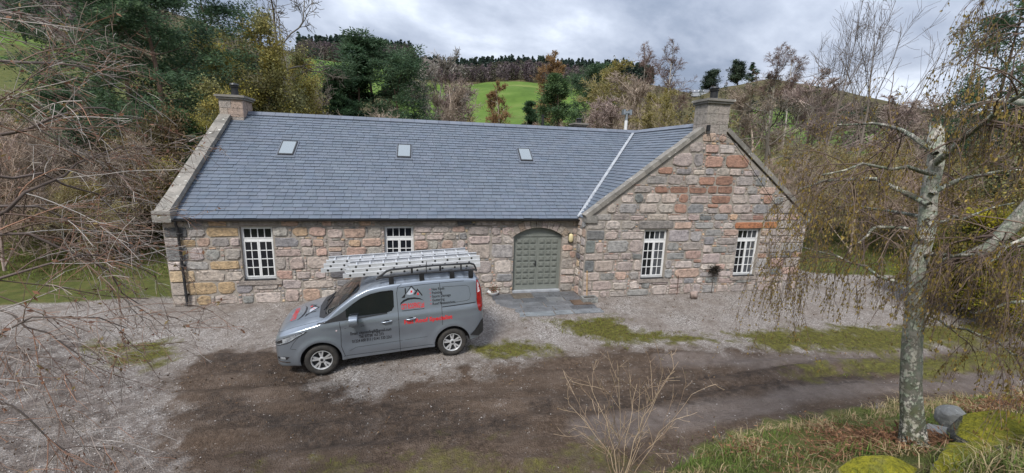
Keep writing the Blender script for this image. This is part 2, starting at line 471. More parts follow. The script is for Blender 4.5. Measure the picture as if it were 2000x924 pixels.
MOSS = [gpoly(p) for p in (
    [(1050, 628), (1120, 619), (1190, 617), (1240, 640), (1370, 655), (1450, 670), (1340, 674), (1200, 668), (1115, 648)],
    [(930, 684), (1000, 666), (1100, 676), (1080, 693), (960, 697)],
    [(1420, 652), (1560, 640), (1790, 638), (2000, 628), (2000, 655), (1760, 688), (1500, 678)],
    [(1560, 715), (1760, 700), (1900, 690), (2000, 680), (2000, 725), (1760, 728), (1580, 737)],
    [(170, 672), (330, 665), (350, 690), (310, 722), (180, 720)])]
LITTER = gpoly([(480, 905), (700, 885), (900, 872), (1150, 880), (1330, 890), (1300, 1000), (400, 1000)])
LAWN = [(-40, 0.6), (-8, 0.3), (-3.5, 0.7), (-0.35, 0.9), (-0.3, 22), (-6, 30), (-40, 30)]
LAWN2 = [(24.5, 1.2), (34, -2.5), (60, -4.0), (60, 9), (30, 12), (23.5, 6)]
LEFTG = gpoly([(-300, 700), (0, 650), (150, 640), (330, 720), (385, 924), (400, 1100), (-300, 1100)])

def masks(x, y):
    jit = (fbm(x * 0.9, y * 0.9, 4) - 0.5) * 1.5
    fine = (fbm(x * 4, y * 4, 3) - 0.5) * 0.7
    foot = np.interp(x, FOOT[:, 0], FOOT[:, 1]) - y
    mud = smoothstep(-0.75, 0.65, poly_sd(x, y, MUD) + jit * 0.7 + fine * 1.2)
    moss = np.zeros(x.shape)
    for p in MOSS: moss = np.maximum(moss, smoothstep(-0.55, 0.55, poly_sd(x, y, p) + jit * 0.6 + fine * 1.3))
    moss = np.maximum(moss, 0.55 * smoothstep(-0.4, 0.7, poly_sd(x, y, LITTER) + jit + fine * 2))
    grass = smoothstep(-0.3, 0.3, foot + fine * 0.5 + jit * 0.3) * smoothstep(-16, -6, x)
    grass = np.maximum(grass, smoothstep(-0.4, 0.5, poly_sd(x, y, LAWN) + jit * 0.4))
    grass = np.maximum(grass, smoothstep(-0.4, 0.5, poly_sd(x, y, LAWN2) + jit * 0.4))
    grass = np.maximum(grass, smoothstep(9.6, 10.5, y) * smoothstep(-0.5, 0.5, x))
    grass = np.maximum(grass, smoothstep(-9, -13, x + jit * 2))
    grass = np.maximum(grass, smoothstep(33, 36, x + jit) * smoothstep(-4.2, -3.4, y))
    leftg = smoothstep(-0.6, 0.8, poly_sd(x, y, LEFTG) + jit)
    return mud, np.maximum(moss * (1 - grass), 0), grass, leftg

def spaced(lo, hi, step, far_lo, far_hi, grow=1.22):
    a = list(np.arange(lo, hi + 1e-6, step))
    s = step
    while a[-1] < far_hi: s *= grow; a.append(a[-1] + min(s, 6))
    s = step
    while a[0] > far_lo: s *= grow; a.insert(0, a[0] - min(s, 6))
    return np.array(a)
gx = spaced(-8, 24, 0.085, -75, 110)
gy = spaced(-9.6, 1.0, 0.07, -45, 75)
X, Y = np.meshgrid(gx, gy, indexing='ij')
mud, moss, grass, leftg = masks(X, Y)
Z = ground_z(X, Y)
near = smoothstep(40, 20, np.hypot(X - 8, Y + 4))
Z += near * (fbm(X * 2.2, Y * 2.2, 4) - 0.5) * (0.035 + 0.05 * mud + 0.05 * moss)
# ruts pressed into the track along its length
rut = np.clip(fbm(X * 0.35 - Y * 0.02, (Y + 0.05 * X) * 3.2, 3) - 0.5, -0.5, 0.5)
Z += near * mud * rut * 0.26
treads = np.zeros_like(Z)
for yy in (-6.05, -6.6):
    tr = smoothstep(0.16, 0.06, np.abs(Y - (yy + 0.035 * (X - 12) + 0.1 * np.sin(X * 0.5)))) * smoothstep(10, 12.5, X) * smoothstep(21, 18, X)
    treads = np.maximum(treads, tr)
    Z -= tr * mud * (0.05 + 0.03 * (np.sin(X * 30) > 0))
house_flat = ((X > -0.5) & (X < 22) & (Y > -0.9))
Z = np.where(house_flat & (Y > -0.2), np.minimum(Z, 0.0), Z)
nx, ny = X.shape
idx = np.arange(nx * ny).reshape(nx, ny)
Fq = np.stack([idx[:-1, :-1], idx[1:, :-1], idx[1:, 1:], idx[:-1, 1:]], -1).reshape(-1, 4)
me = make_mesh('ground', np.stack([X, Y, Z], -1).reshape(-1, 3), Fq, smooth=True)
a = me.color_attributes.new('cover', 'FLOAT_COLOR', 'POINT')
a.data.foreach_set('color', np.stack([mud, moss, grass, leftg], -1).astype(np.float32).ravel())
def lane(pts, half):
    P = np.array(gpoly(pts)); d = np.full(X.shape, 1e9)
    for p0, p1 in zip(P[:-1], P[1:]):
        e = p1 - p0; t = np.clip(((X - p0[0]) * e[0] + (Y - p0[1]) * e[1]) / (e @ e), 0, 1)
        d = np.minimum(d, np.hypot(X - p0[0] - t * e[0], Y - p0[1] - t * e[1]))
    return smoothstep(half * 1.5, half * 0.5, d + (fbm(X * 1.3, Y * 3.0, 3) - 0.5) * half * 1.6)
worn = np.maximum(lane([(1150, 850), (1300, 822), (1450, 795), (1600, 768), (1760, 752), (2000, 738), (2100, 735)], 0.30), lane([(1300, 705), (1500, 702), (1760, 688), (2000, 666), (2100, 660)], 0.28))
wet = np.maximum(lane([(1050, 800), (1250, 782), (1400, 765), (1560, 745), (1700, 735)], 0.26), np.maximum(lane([(1300, 735), (1450, 727), (1560, 718)], 0.22), np.maximum(lane([(440, 700), (520, 715), (600, 745), (700, 800), (900, 820)], 0.35), lane([(400, 790), (560, 830), (760, 850), (1000, 830)], 0.3))))
a2 = me.color_attributes.new('wear', 'FLOAT_COLOR', 'POINT')
a2.data.foreach_set('color', np.stack([worn, wet, treads, np.ones_like(worn)], -1).astype(np.float32).ravel())

def ground_material():
    m = bpy.data.materials.new('ground'); m.use_nodes = True
    nt = m.node_tree; N, L = nt.nodes.new, nt.links.new
    b = nt.nodes['Principled BSDF']; b.inputs['Specular IOR Level'].default_value = 0.18
    tc = N('ShaderNodeTexCoord')
    at = N('ShaderNodeAttribute'); at.attribute_name = 'cover'
    sp = N('ShaderNodeSeparateColor'); L(at.outputs['Color'], sp.inputs[0])
    def noise(scale, det=6, rough=0.65, stretch=None):
        n = N('ShaderNodeTexNoise'); n.inputs['Scale'].default_value = scale; n.inputs['Detail'].default_value = det; n.inputs['Roughness'].default_value = rough
        if stretch:
            mp = N('ShaderNodeMapping'); mp.inputs['Scale'].default_value = stretch; mp.inputs['Rotation'].default_value = (0, 0, 0.06)
            L(tc.outputs['Object'], mp.inputs[0]); L(mp.outputs[0], n.inputs[0])
        else: L(tc.outputs['Object'], n.inputs[0])
        return n.outputs['Fac']
    def ramp(f, *st):
        r = N('ShaderNodeValToRGB'); e = r.color_ramp.elements
        e[0].position, e[0].color = st[0][0], (*st[0][1], 1); e[1].position, e[1].color = st[-1][0], (*st[-1][1], 1)
        for p, c in st[1:-1]: k = e.new(p); k.color = (*c, 1)
        L(f, r.inputs[0]); return r.outputs[0]
    def mr(f, lo, hi, a=0.0, c=1.0):
        r = N('ShaderNodeMapRange'); r.inputs[1].default_value = lo; r.inputs[2].default_value = hi; r.inputs[3].default_value = a; r.inputs[4].default_value = c
        L(f, r.inputs[0]); return r.outputs[0]
    def mix(f, a, c, mode='MIX'):
        x = N('ShaderNodeMix'); x.data_type = 'RGBA'; x.blend_type = mode
        if isinstance(f, float): x.inputs['Factor'].default_value = f
        else: L(f, x.inputs['Factor'])
        L(a, x.inputs['A']); L(c, x.inputs['B']); return x.outputs['Result']
    def mul(a, c):
        x = N('ShaderNodeMath'); x.operation = 'MULTIPLY'; L(a, x.inputs[0])
        if isinstance(c, float): x.inputs[1].default_value = c
        else: L(c, x.inputs[1])
        return x.outputs[0]
    # chippings: a cell for each little stone
    vo = N('ShaderNodeTexVoronoi'); vo.inputs['Scale'].default_value = 42; L(tc.outputs['Object'], vo.inputs[0])
    sv = N('ShaderNodeSeparateColor'); L(vo.outputs['Color'], sv.inputs[0])
    chips = ramp(sv.outputs[0], (0.0, (0.10, 0.085, 0.072)), (0.35, (0.24, 0.215, 0.195)), (0.75, (0.35, 0.32, 0.30)), (1.0, (0.54, 0.51, 0.48)))
    n_big = noise(0.8, 6)
    n_med = noise(3.5, 7, 0.7)
    gravel = mix(mr(n_big, 0.36, 0.62, 0.0, 0.8), chips, ramp(n_med, (0.3, (0.11, 0.085, 0.066)), (0.55, (0.22, 0.185, 0.16)), (0.7, (0.32, 0.285, 0.26))))
    gravel = mix(mr(noise(1.9, 8, 0.75), 0.52, 0.66, 0.0, 0.6), gravel, ramp(n_med, (0.3, (0.075, 0.056, 0.042)), (0.7, (0.19, 0.155, 0.13))))
    gravel = mix(mul(at.outputs['Alpha'], mr(noise(2.6, 8, 0.8), 0.38, 0.56, 0.0, 0.95)), gravel, ramp(n_med, (0.3, (0.045, 0.034, 0.027)), (0.7, (0.15, 0.122, 0.108))))
    # wet earth of the track, with stones trodden in
    n_st = noise(2.0, 9, 0.78, (0.42, 1.0, 1))
    aw = N('ShaderNodeAttribute'); aw.attribute_name = 'wear'; sw = N('ShaderNodeSeparateColor'); L(aw.outputs['Color'], sw.inputs[0])
    earth = ramp(n_st, (0.30, (0.036, 0.024, 0.016)), (0.5, (0.088, 0.062, 0.045)), (0.72, (0.155, 0.118, 0.095)))
    earth = mix(mul(mr(sv.outputs[1], 0.80, 0.96, 0.0, 0.6), mr(n_med, 0.46, 0.66)), earth, chips)
    litter = ramp(noise(14, 8, 0.8), (0.35, (0.022, 0.015, 0.010)), (0.5, (0.075, 0.050, 0.034)), (0.68, (0.17, 0.125, 0.095)))
    earth = mix(mr(noise(0.9, 5), 0.42, 0.60, 0.0, 0.8), earth, litter)
    earth = mix(mul(sw.outputs[0], 0.75), earth, ramp(n_med, (0.3, (0.105, 0.083, 0.072)), (0.7, (0.185, 0.155, 0.14))))
    earth = mix(mul(sw.outputs[1], mr(noise(4.5, 9, 0.85), 0.44, 0.58, 0.05, 0.9)), earth, ramp(n_med, (0.3, (0.016, 0.012, 0.010)), (0.7, (0.055, 0.042, 0.034))))
    n_mud = noise(6, 7, 0.75)
    fm = N('ShaderNodeMath'); fm.operation = 'MULTIPLY_ADD'; fm.inputs[1].default_value = 0.9; L(n_mud, fm.inputs[0]); L(sp.outputs[0], fm.inputs[2])
    col = mix(mr(fm.outputs[0], 0.62, 1.16), gravel, earth)
    # moss and short winter turf in patches
    mosc = ramp(noise(9, 7, 0.75), (0.30, (0.045, 0.034, 0.018)), (0.5, (0.095, 0.088, 0.022)), (0.72, (0.18, 0.17, 0.035)))
    fo = N('ShaderNodeMath'); fo.operation = 'MULTIPLY_ADD'; fo.inputs[1].default_value = 1.5; L(noise(3.2, 8, 0.8), fo.inputs[0]); L(mul(sp.outputs[1], 0.8), fo.inputs[2])
    col = mix(mr(fo.outputs[0], 0.96, 1.42), col, mosc)
    turf = ramp(noise(2.2, 8, 0.75), (0.28, (0.05, 0.042, 0.02)), (0.48, (0.085, 0.10, 0.025)), (0.62, (0.13, 0.12, 0.04)), (0.75, (0.20, 0.155, 0.075)))
    fg = N('ShaderNodeMath'); fg.operation = 'MULTIPLY_ADD'; fg.inputs[1].default_value = 0.6; L(n_mud, fg.inputs[0]); L(sp.outputs[2], fg.inputs[2])
    col = mix(mr(fg.outputs[0], 0.65, 0.95), col, turf)
    L(col, b.inputs['Base Color'])
    rg = mr(sp.outputs[0], 0.0, 1.0, 0.88, 0.66); L(rg, b.inputs['Roughness'])
    bp = N('ShaderNodeBump'); bp.inputs['Strength'].default_value = 0.8; bp.inputs['Distance'].default_value = 0.03
    h = N('ShaderNodeMath'); h.operation = 'ADD'; L(vo.outputs['Distance'], h.inputs[0]); L(noise(12, 8, 0.75), h.inputs[1])
    L(h.outputs[0], bp.inputs['Height']); L(bp.outputs[0], b.inputs['Normal'])
    return m
me.materials.append(ground_material())
g = link('ground', me); tag(g, kind='structure')

# far hillsides: a sheet in rings, from beneath the near ground out past the skyline
azs = np.radians(np.concatenate([np.arange(-180, -50, 4.0), np.arange(-50, 85, 0.45), np.arange(85, 181, 4.0)]))
ds = np.concatenate([np.arange(36, 90, 4), np.arange(90, 470, 5), [480, 500, 540, 600, 700, 900, 1300, 2000, 3000]]).astype(float)
A_, D_ = np.meshgrid(azs, ds, indexing='ij')
HX, HY = CAM[0] + D_ * np.sin(A_), CAM[1] + D_ * np.cos(A_)
HZ = ground_z(HX, HY) - 0.4 * smoothstep(120, 60, D_)
n1_, n2_ = HX.shape
idx = np.arange(n1_ * n2_).reshape(n1_, n2_)
Fq = np.stack([idx[:-1, :-1], idx[:-1, 1:], idx[1:, 1:], idx[1:, :-1]], -1).reshape(-1, 4)
me = make_mesh('hillside', np.stack([HX, HY, HZ], -1).reshape(-1, 3), Fq, smooth=True)
azd = np.degrees(A_)
edge = (fbm(HX * 0.03, HY * 0.03, 3) - 0.5) * 22
field = smoothstep(150, 160, D_ + edge * 0.5) * smoothstep(338, 330, D_ + edge * 0.3) * smoothstep(az_of(560), az_of(600), azd) * smoothstep(az_of(1180), az_of(1120), azd)
field = np.maximum(field, smoothstep(70, 80, D_ + edge) * smoothstep(135, 125, D_ + edge * 0.5) * smoothstep(az_of(240), az_of(170), azd))
field = np.maximum(field, smoothstep(110, 120, D_ + edge) * smoothstep(225, 215, D_ + edge) * smoothstep(az_of(1400), az_of(1430), azd) * smoothstep(az_of(1760), az_of(1720), azd))
pale = smoothstep(0.58, 0.7, fbm(HX * 0.012, HY * 0.03 + 5, 3))
heath = smoothstep(130, 150, D_ + edge) * smoothstep(az_of(330), az_of(250), azd)
a = me.color_attributes.new('cover', 'FLOAT_COLOR', 'POINT')
a.data.foreach_set('color', np.stack([field, pale, heath, np.ones_like(field)], -1).astype(np.float32).ravel())
def hill_material():
    m = bpy.data.materials.new('hillside'); m.use_nodes = True
    nt = m.node_tree; N, L = nt.nodes.new, nt.links.new
    b = nt.nodes['Principled BSDF']; b.inputs['Roughness'].default_value = 0.95; b.inputs['Specular IOR Level'].default_value = 0.1
    tc = N('ShaderNodeTexCoord'); at = N('ShaderNodeAttribute'); at.attribute_name = 'cover'
    sp = N('ShaderNodeSeparateColor'); L(at.outputs['Color'], sp.inputs[0])
    def noise(s_, d=6):
        n = N('ShaderNodeTexNoise'); n.inputs['Scale'].default_value = s_; n.inputs['Detail'].default_value = d; n.inputs['Roughness'].default_value = 0.65
        L(tc.outputs['Object'], n.inputs[0]); return n.outputs['Fac']
    def ramp(f, *st):
        r = N('ShaderNodeValToRGB'); e = r.color_ramp.elements
        e[0].position, e[0].color = st[0][0], (*st[0][1], 1); e[1].position, e[1].color = st[-1][0], (*st[-1][1], 1)
        for p, c in st[1:-1]: k = e.new(p); k.color = (*c, 1)
        L(f, r.inputs[0]); return r.outputs[0]
    def mix(f, a, c):
        x = N('ShaderNodeMix'); x.data_type = 'RGBA'; L(f, x.inputs['Factor']); L(a, x.inputs['A']); L(c, x.inputs['B']); return x.outputs['Result']
    scrub = ramp(noise(0.08, 8), (0.3, (0.05, 0.042, 0.024)), (0.5, (0.085, 0.075, 0.035)), (0.7, (0.13, 0.105, 0.06)))
    green = ramp(noise(0.05, 7), (0.32, (0.06, 0.105, 0.02)), (0.52, (0.095, 0.155, 0.03)), (0.7, (0.14, 0.18, 0.05)))
    pal = ramp(noise(0.1, 7), (0.35, (0.16, 0.19, 0.05)), (0.65, (0.26, 0.25, 0.10)))
    hea = ramp(noise(0.04, 8), (0.35, (0.055, 0.042, 0.042)), (0.65, (0.11, 0.088, 0.075)))
    col = mix(sp.outputs[2], scrub, hea)
    pm = N('ShaderNodeMath'); pm.operation = 'MULTIPLY'; pm.inputs[1].default_value = 0.7; L(sp.outputs[1], pm.inputs[0])
    col = mix(sp.outputs[0], col, mix(pm.outputs[0], green, pal))
    L(col, b.inputs['Base Color'])
    return m
me.materials.append(hill_material())
h = link('hillside', me); tag(h, kind='structure')

# ------------------------------------------------------------------ the stone house
HL, EAVE, RIDGE, SPAN, PROJ, GW = 12.684, 2.75, 6.072, 4.745, 0.797, 8.882
GX0, GX1, GXM = HL, HL + GW, HL + GW / 2
KM = (RIDGE - EAVE) / SPAN                 # slope of the main roof
KG = (RIDGE - EAVE) / (GW / 2)             # slope of the wing's roof
rng = random.Random(11)
house = empty('stone_house', (0, 0, 0))
tag(house, 'long single storey granite house with blue slate roof and projecting gable wing', 'house')

WIN_MAIN = [(1.97, 2.87, 0.74, 2.42), (6.12, 7.03, 0.74, 2.42)]
DOOR = (10.39, 12.13, 0.06, 2.36)
WIN_GAB = [(14.84, 15.75, 0.62, 2.40), (18.62, 19.56, 0.60, 2.40)]
REVEAL = 0.17

def wall_sheet(x0, x1, z0, z1, y, openings, thick, clip=None):
    """wall core as cells round the openings, with the reveals"""
    xs = sorted({x0, x1, *[v for o in openings for v in o[:2]]})
    zs = sorted({z0, z1, *[v for o in openings for v in o[2:]]})
    mb = MB()
    for i in range(len(xs) - 1):
        for k in range(len(zs) - 1):
            a, b, c, d = xs[i], xs[i + 1], zs[k], zs[k + 1]
            if any(a >= o[0] - 1e-6 and b <= o[1] + 1e-6 and c >= o[2] - 1e-6 and d <= o[3] + 1e-6 for o in openings): continue
            mb.add(([(a, y, c), (b, y, c), (b, y, d), (a, y, d)], [(0, 1, 2, 3)]))
    for o in openings:
        a, b, c, d = o
        y2 = y + thick
        for q in ([(a, y, c), (a, y, d), (a, y2, d), (a, y2, c)], [(b, y, d), (b, y, c), (b, y2, c), (b, y2, d)],
                  [(a, y, d), (b, y, d), (b, y2, d), (a, y2, d)], [(b, y, c), (a, y, c), (a, y2, c), (b, y2, c)],
                  [(a, y2, c), (b, y2, c), (b, y2, d), (a, y2, d)]):
            mb.add((q, [(0, 1, 2, 3)]))
    return mb

# wall cores: the mortar between and behind the stones
mw = wall_sheet(0, HL, -0.3, EAVE, 0.0, WIN_MAIN + [DOOR], 0.5)
mw.box(0, 0.5, 0.02, 2 * SPAN, -0.3, EAVE - 0.02)
mw.box(0.6, GX1, 2 * SPAN - 0.4, 2 * SPAN, -0.3, EAVE)
mw.add(([(0, 0.0, EAVE), (0, SPAN, RIDGE), (0, 2 * SPAN, EAVE), (0.4, 0.0, EAVE), (0.4, SPAN, RIDGE), (0.4, 2 * SPAN, EAVE)], [(0, 1, 2), (3, 5, 4), (0, 3, 4, 1), (1, 4, 5, 2)]))
main_wall = mw.build('main_wall', M['mortar'], house)
gw_ = wall_sheet(GX0, GX1, -0.3, EAVE, -PROJ, WIN_GAB, 0.5)
gw_.add(([(GX0, -PROJ, EAVE), (GX1, -PROJ, EAVE), (GXM, -PROJ, RIDGE)], [(0, 1, 2)]))
gw_.add(([(GX0, 0.0, -0.3), (GX0, -PROJ, -0.3), (GX0, -PROJ, EAVE), (GX0, 0.0, EAVE)], [(0, 1, 2, 3)]))
gw_.add(([(GX1, -PROJ, -0.3), (GX1, 2 * SPAN, -0.3), (GX1, 2 * SPAN, EAVE), (GX1, -PROJ, EAVE)], [(0, 1, 2, 3)]))
gable_wall = gw_.build('gable_wall', M['mortar'], house)

PAL_MAIN = [((0.40, 0.315, 0.27), 6), ((0.36, 0.295, 0.26), 6), ((0.32, 0.28, 0.25), 5), ((0.27, 0.255, 0.24), 4), ((0.44, 0.37, 0.32), 3), ((0.42, 0.27, 0.20), 4),
            ((0.44, 0.28, 0.16), 1.5), ((0.46, 0.33, 0.18), 0.7), ((0.22, 0.22, 0.22), 2), ((0.10, 0.10, 0.11), 1)]
PAL_GAB = [((0.38, 0.30, 0.265), 6), ((0.34, 0.28, 0.255), 5), ((0.27, 0.25, 0.24), 5), ((0.42, 0.355, 0.31), 4), ((0.42, 0.27, 0.205), 4), ((0.36, 0.19, 0.13), 1.5),
           ((0.44, 0.28, 0.15), 1), ((0.23, 0.23, 0.225), 2.5), ((0.15, 0.16, 0.155), 0.8)]
def pick(pal, bias=None):
    c = rng.choices([p[0] for p in pal], [p[1] for p in pal])[0]
    k = rng.uniform(0.86, 1.12)
    m_ = sum(c) / 3
    return tuple(min(1, (v * 0.72 + m_ * 0.28) * 1.30 * k * rng.uniform(0.97, 1.03)) for v in c)

def stone_mesh(a0, a1, b0, b1, depth, rounded=True, n=12, clip=None):
    """a rubble stone in its own plane: (a, out, b); the front bulges, the outline is uneven. 4n-ish triangles"""
    ca, cb, ha, hb = (a0 + a1) / 2, (b0 + b1) / 2, (a1 - a0) / 2, (b1 - b0) / 2
    V, F = [], []
    rings = ((1.0, -0.03), (0.985, depth * 0.65), (0.86, depth))
    tilt = rng.uniform(-0.008, 0.008), rng.uniform(-0.008, 0.008)
    # a roughly squared block: each corner broken off differently, each side a little crooked
    rad = []
    if rounded:
        cut = [(rng.uniform(0.2, 0.8) * rng.choice((0.5, 1, 1)), rng.uniform(0.2, 0.8) * rng.choice((0.5, 1, 1))) for _ in range(4)]
        base = []
        for (sx_, sy_), (cx_, cy_) in zip(((1, 1), (-1, 1), (-1, -1), (1, -1)), cut):
            pa, pb = (sx_, sy_ * (1 - cy_)), (sx_ * (1 - cx_ * min(1, hb / ha)), sy_)
            base += [pa, pb] if sx_ * sy_ > 0 else [pb, pa]
            mid_ = {(1, 1): (0, 1), (-1, 1): (-1, 0), (-1, -1): (0, -1), (1, -1): (1, 0)}[(sx_, sy_)]
            base.append((mid_[0] + (rng.uniform(-0.25, 0.25) if mid_[0] == 0 else 0), mid_[1] + (rng.uniform(-0.25, 0.25) if mid_[1] == 0 else 0)))
        rad = [(c * (1 + rng.uniform(-0.10, 0.012)), s_ * (1 + rng.uniform(-0.13, 0.012))) for c, s_ in base]
        if n < 12: rad = [rad[i] for i in (0, 1, 3, 4, 6, 7, 9, 10)][:8]
        n = len(rad)
    else:
        for k in range(n):
            t = 2 * math.pi * (k + 0.5) / n
            c, s_ = math.cos(t), math.sin(t); q = (abs(c) ** 14 + abs(s_) ** 14) ** (-1 / 14) * (1 + rng.uniform(-0.014, 0.006))
            rad.append((c * q, s_ * q))
    skew = 0
    for sc, out in rings:
        for (c, s_) in rad:
            o = out + (tilt[0] * c + tilt[1] * s_ if out > 0 else 0) + (rng.uniform(-0.006, 0.006) if out == depth else 0)
            x, z = ca + c * ha * sc + skew * s_, cb + s_ * hb * sc
            if clip:
                zz = clip(x); z = min(z, zz)
            V.append((x, o, z))
    for r_ in range(2):
        for k in range(n):
            k2 = (k + 1) % n
            F.append((r_ * n + k, r_ * n + k2, (r_ + 1) * n + k2, (r_ + 1) * n + k))
    F.append(tuple(range(2 * n, 3 * n)))
    return V, F

def split_rows(z0, z1, lo, hi):
    n = max(1, round((z1 - z0) / rng.uniform(lo, hi)))
    c = [rng.uniform(0.65, 1.4) for _ in range(n)]
    t = sum(c); out, z = [], z0
    for q in c: out.append((z, z + q / t * (z1 - z0))); z = out[-1][1]
    return out

STONES, PINS = [], []          # (wall, a0, a1, b0, b1, colour, square)
def fill(wall, x0, x1, z0, z1, pal, roof=None, lo=0.28, hi=0.39, wlo=0.36, whi=0.82, quoin_l=False, quoin_r=False):
    for ri, (b0, b1) in enumerate(split_rows(z0, z1, lo, hi)):
        a, e = x0, x1
        if roof:
            lim = roof(b1)            # the row must fit below the slope at its upper edge
            lim0 = roof((b0 + b1) / 2)
            a, e = max(a, lim0[0]), min(e, lim0[1])
        first = True
        while e - a > 0.12:
            wd = rng.uniform(wlo, whi) * (0.8 + 0.6 * (b1 - b0))
            if first and quoin_l: wd = (0.62, 0.36)[ri % 2] * rng.uniform(0.9, 1.1)
            if e - a - wd < 0.26: wd = e - a
            if wd > 1.15: wd *= 0.5
            last = e - a - wd < 0.01
            sq = (first and quoin_l) or (last and quoin_r)
            s0, s1, t0, t1 = a, a + wd, b0, b1
            q = rng.random()
            if not sq:
                if q < 0.55 and wd > 0.36:               # a little stack of pinnings beside the stone
                    pw = rng.uniform(0.055, 0.10); z = t0 + 0.015
                    while z < t1 - 0.03:
                        ph = min(rng.uniform(0.05, 0.11), t1 - 0.012 - z)
                        if ph > 0.02: PINS.append((wall, s1 - pw, s1 - 0.006, z, z + ph - 0.01, pick(pal)))
                        z += ph
                    s1 -= pw
                if rng.random() < 0.38 and t1 - t0 > 0.24:   # thin levelling stones above it
                    ph = rng.uniform(0.04, 0.075); x = s0 + 0.01
                    while x < s1 - 0.05:
                        pl = min(rng.uniform(0.09, 0.26), s1 - x - 0.005)
                        PINS.append((wall, x, x + pl - 0.012, t1 - ph, t1 - 0.008, pick(pal)))
                        x += pl
                    t1 -= ph
                elif rng.random() < 0.10 and t1 - t0 > 0.3 and s1 - s0 < 0.6:   # two flat stones in place of one
                    zm = (t0 + t1) / 2 + rng.uniform(-0.04, 0.04)
                    STONES.append((wall, s0, s1, t0, zm, pick(pal), False)); t0 = zm
            STONES.append((wall, s0, s1, t0, t1, pick(pal), sq))
            a += wd; first = False

Bm = [0.0, WIN_MAIN[0][2], WIN_MAIN[0][3], EAVE - 0.03]
# below the sills, bay by bay so that the courses do not run through
for (p, q) in ((0, 2.2), (2.2, 4.6), (4.6, 6.9), (6.9, 8.7), (8.7, DOOR[0])): fill('m', p, q, 0.0, 0.74, PAL_MAIN, quoin_l=(p == 0))
for (p, q) in ((0, WIN_MAIN[0][0]), (WIN_MAIN[0][1], 4.4), (4.4, WIN_MAIN[1][0]), (WIN_MAIN[1][1], 8.8), (8.8, DOOR[0])):
    fill('m', p, q, 0.74, 2.42, PAL_MAIN, quoin_l=(p == 0))
fill('m', DOOR[1], HL, 0.0, 2.1, PAL_MAIN, wlo=0.3, whi=0.5)
for (p, q) in ((0, 1.75), (3.1, 5.85), (7.3, 9.9)): fill('m', p, q, 2.42, EAVE - 0.04, PAL_MAIN)
fill('m', 12.48, HL, 2.1, EAVE - 0.04, PAL_MAIN)
for a0, a1 in ((1.75, 3.1), (5.85, 7.3)): STONES.append(('m', a0, a1, 2.43, EAVE - 0.05, (0.30, 0.27, 0.25), True))     # lintels
STONES.append(('m', 9.9, 10.42, 2.42, EAVE - 0.05, (0.36, 0.30, 0.26), False))
g0 = WIN_GAB
for (p, q) in ((GX0, 15.3), (15.3, 18.0), (18.0, GX1)): fill('g', p, q, 0.0, 0.61, PAL_GAB, quoin_l=(p == GX0), quoin_r=(q == GX1))
for (p, q) in ((GX0, g0[0][0]), (g0[0][1], 17.2), (17.2, g0[1][0]), (g0[1][1], GX1)): fill('g', p, q, 0.61, 2.40, PAL_GAB, quoin_l=(p == GX0), quoin_r=(q == GX1))
STONES.append(('g', 14.55, 15.95, 2.41, 2.72, (0.27, 0.25, 0.235), True))
STONES.append(('g', 18.4, 19.65, 2.41, 2.66, (0.40, 0.17, 0.085), True))
STONES.append(('g', 19.66, 20.25, 2.41, 2.68, (0.46, 0.21, 0.09), True))
for (p, q) in ((GX0, 14.55), (15.95, 18.4), (20.25, GX1)): fill('g', p, q, 2.41, 2.72, PAL_GAB, quoin_l=(p == GX0), quoin_r=(q == GX1))
def groof(z): h = (z - EAVE) / KG + 0.16; return GX0 + h, GX1 - h
fill('g', GX0, GX1, 2.72, 5.75, PAL_GAB, roof=groof, lo=0.30, hi=0.40, wlo=0.38, whi=0.84)
fill('r', -PROJ + 0.03, -0.03, 0.0, EAVE - 0.05, PAL_MAIN, wlo=0.3, whi=0.5)
# two known red stones high in the gable and the ochre ones by the first window
for s_i, s in enumerate(STONES):
    w_, a0, a1, b0, b1, c, sq = s
    if w_ == 'g' and 3.2 < (b0 + b1) / 2 < 5.2 and abs((a0 + a1) / 2 - 16.7) < 1.5 and rng.random() < 0.4:
        k = rng.uniform(0.8, 1.1); STONES[s_i] = (w_, a0, a1, b0, b1, (0.36 * k, 0.21 * k, 0.155 * k), sq)
    if w_ == 'm' and (a0 + a1) / 2 < 1.7 and not sq and rng.random() < 0.16: STONES[s_i] = (w_, a0, a1, b0, b1, (0.45, 0.33, 0.20), sq)

def lay(vf, wall):
    """from the stone's own plane on to its wall"""
    V, F = vf
    if wall == 'm': return [(x, -o, z) for x, o, z in V], F
    if wall == 'g': return [(x, -PROJ - o, z) for x, o, z in V], F
    return [(GX0 - o, x, z) for x, o, z in V], [f[::-1] for f in F]
gap = 0.018
order = sorted(range(len(STONES)), key=lambda i: -(STONES[i][2] - STONES[i][1]) * (STONES[i][4] - STONES[i][3]) * (0.4 if STONES[i][0] == 'r' else 1.0))
n_alone = 0
rest = MB()
for i in order:
    w_, a0, a1, b0, b1, c, sq = STONES[i]
    clip = None
    if w_ == 'g' and b1 > EAVE: clip = lambda x: EAVE - 0.10 + KG * (min(x - GX0, GX1 - x))
    vf = lay(stone_mesh(a0 + gap, a1 - gap, b0 + gap * 0.8, b1 - gap * 0.8, rng.uniform(0.02, 0.042), not sq, 12, clip), w_)
    if n_alone < 300:
        obj('stone', vf[0], vf[1], M['granite'], gable_wall if w_ == 'g' else main_wall, tint=c); n_alone += 1
    else: rest.add(vf, c)
for w_, a0, a1, b0, b1, c in PINS:
    if a1 - a0 < 0.02 or b1 - b0 < 0.015: continue
    rest.add(lay(stone_mesh(a0, a1, b0, b1, rng.uniform(0.008, 0.022), True, 8), w_), c)
tag(rest.build('small_stone', M['granite'], main_wall), kind='stuff')

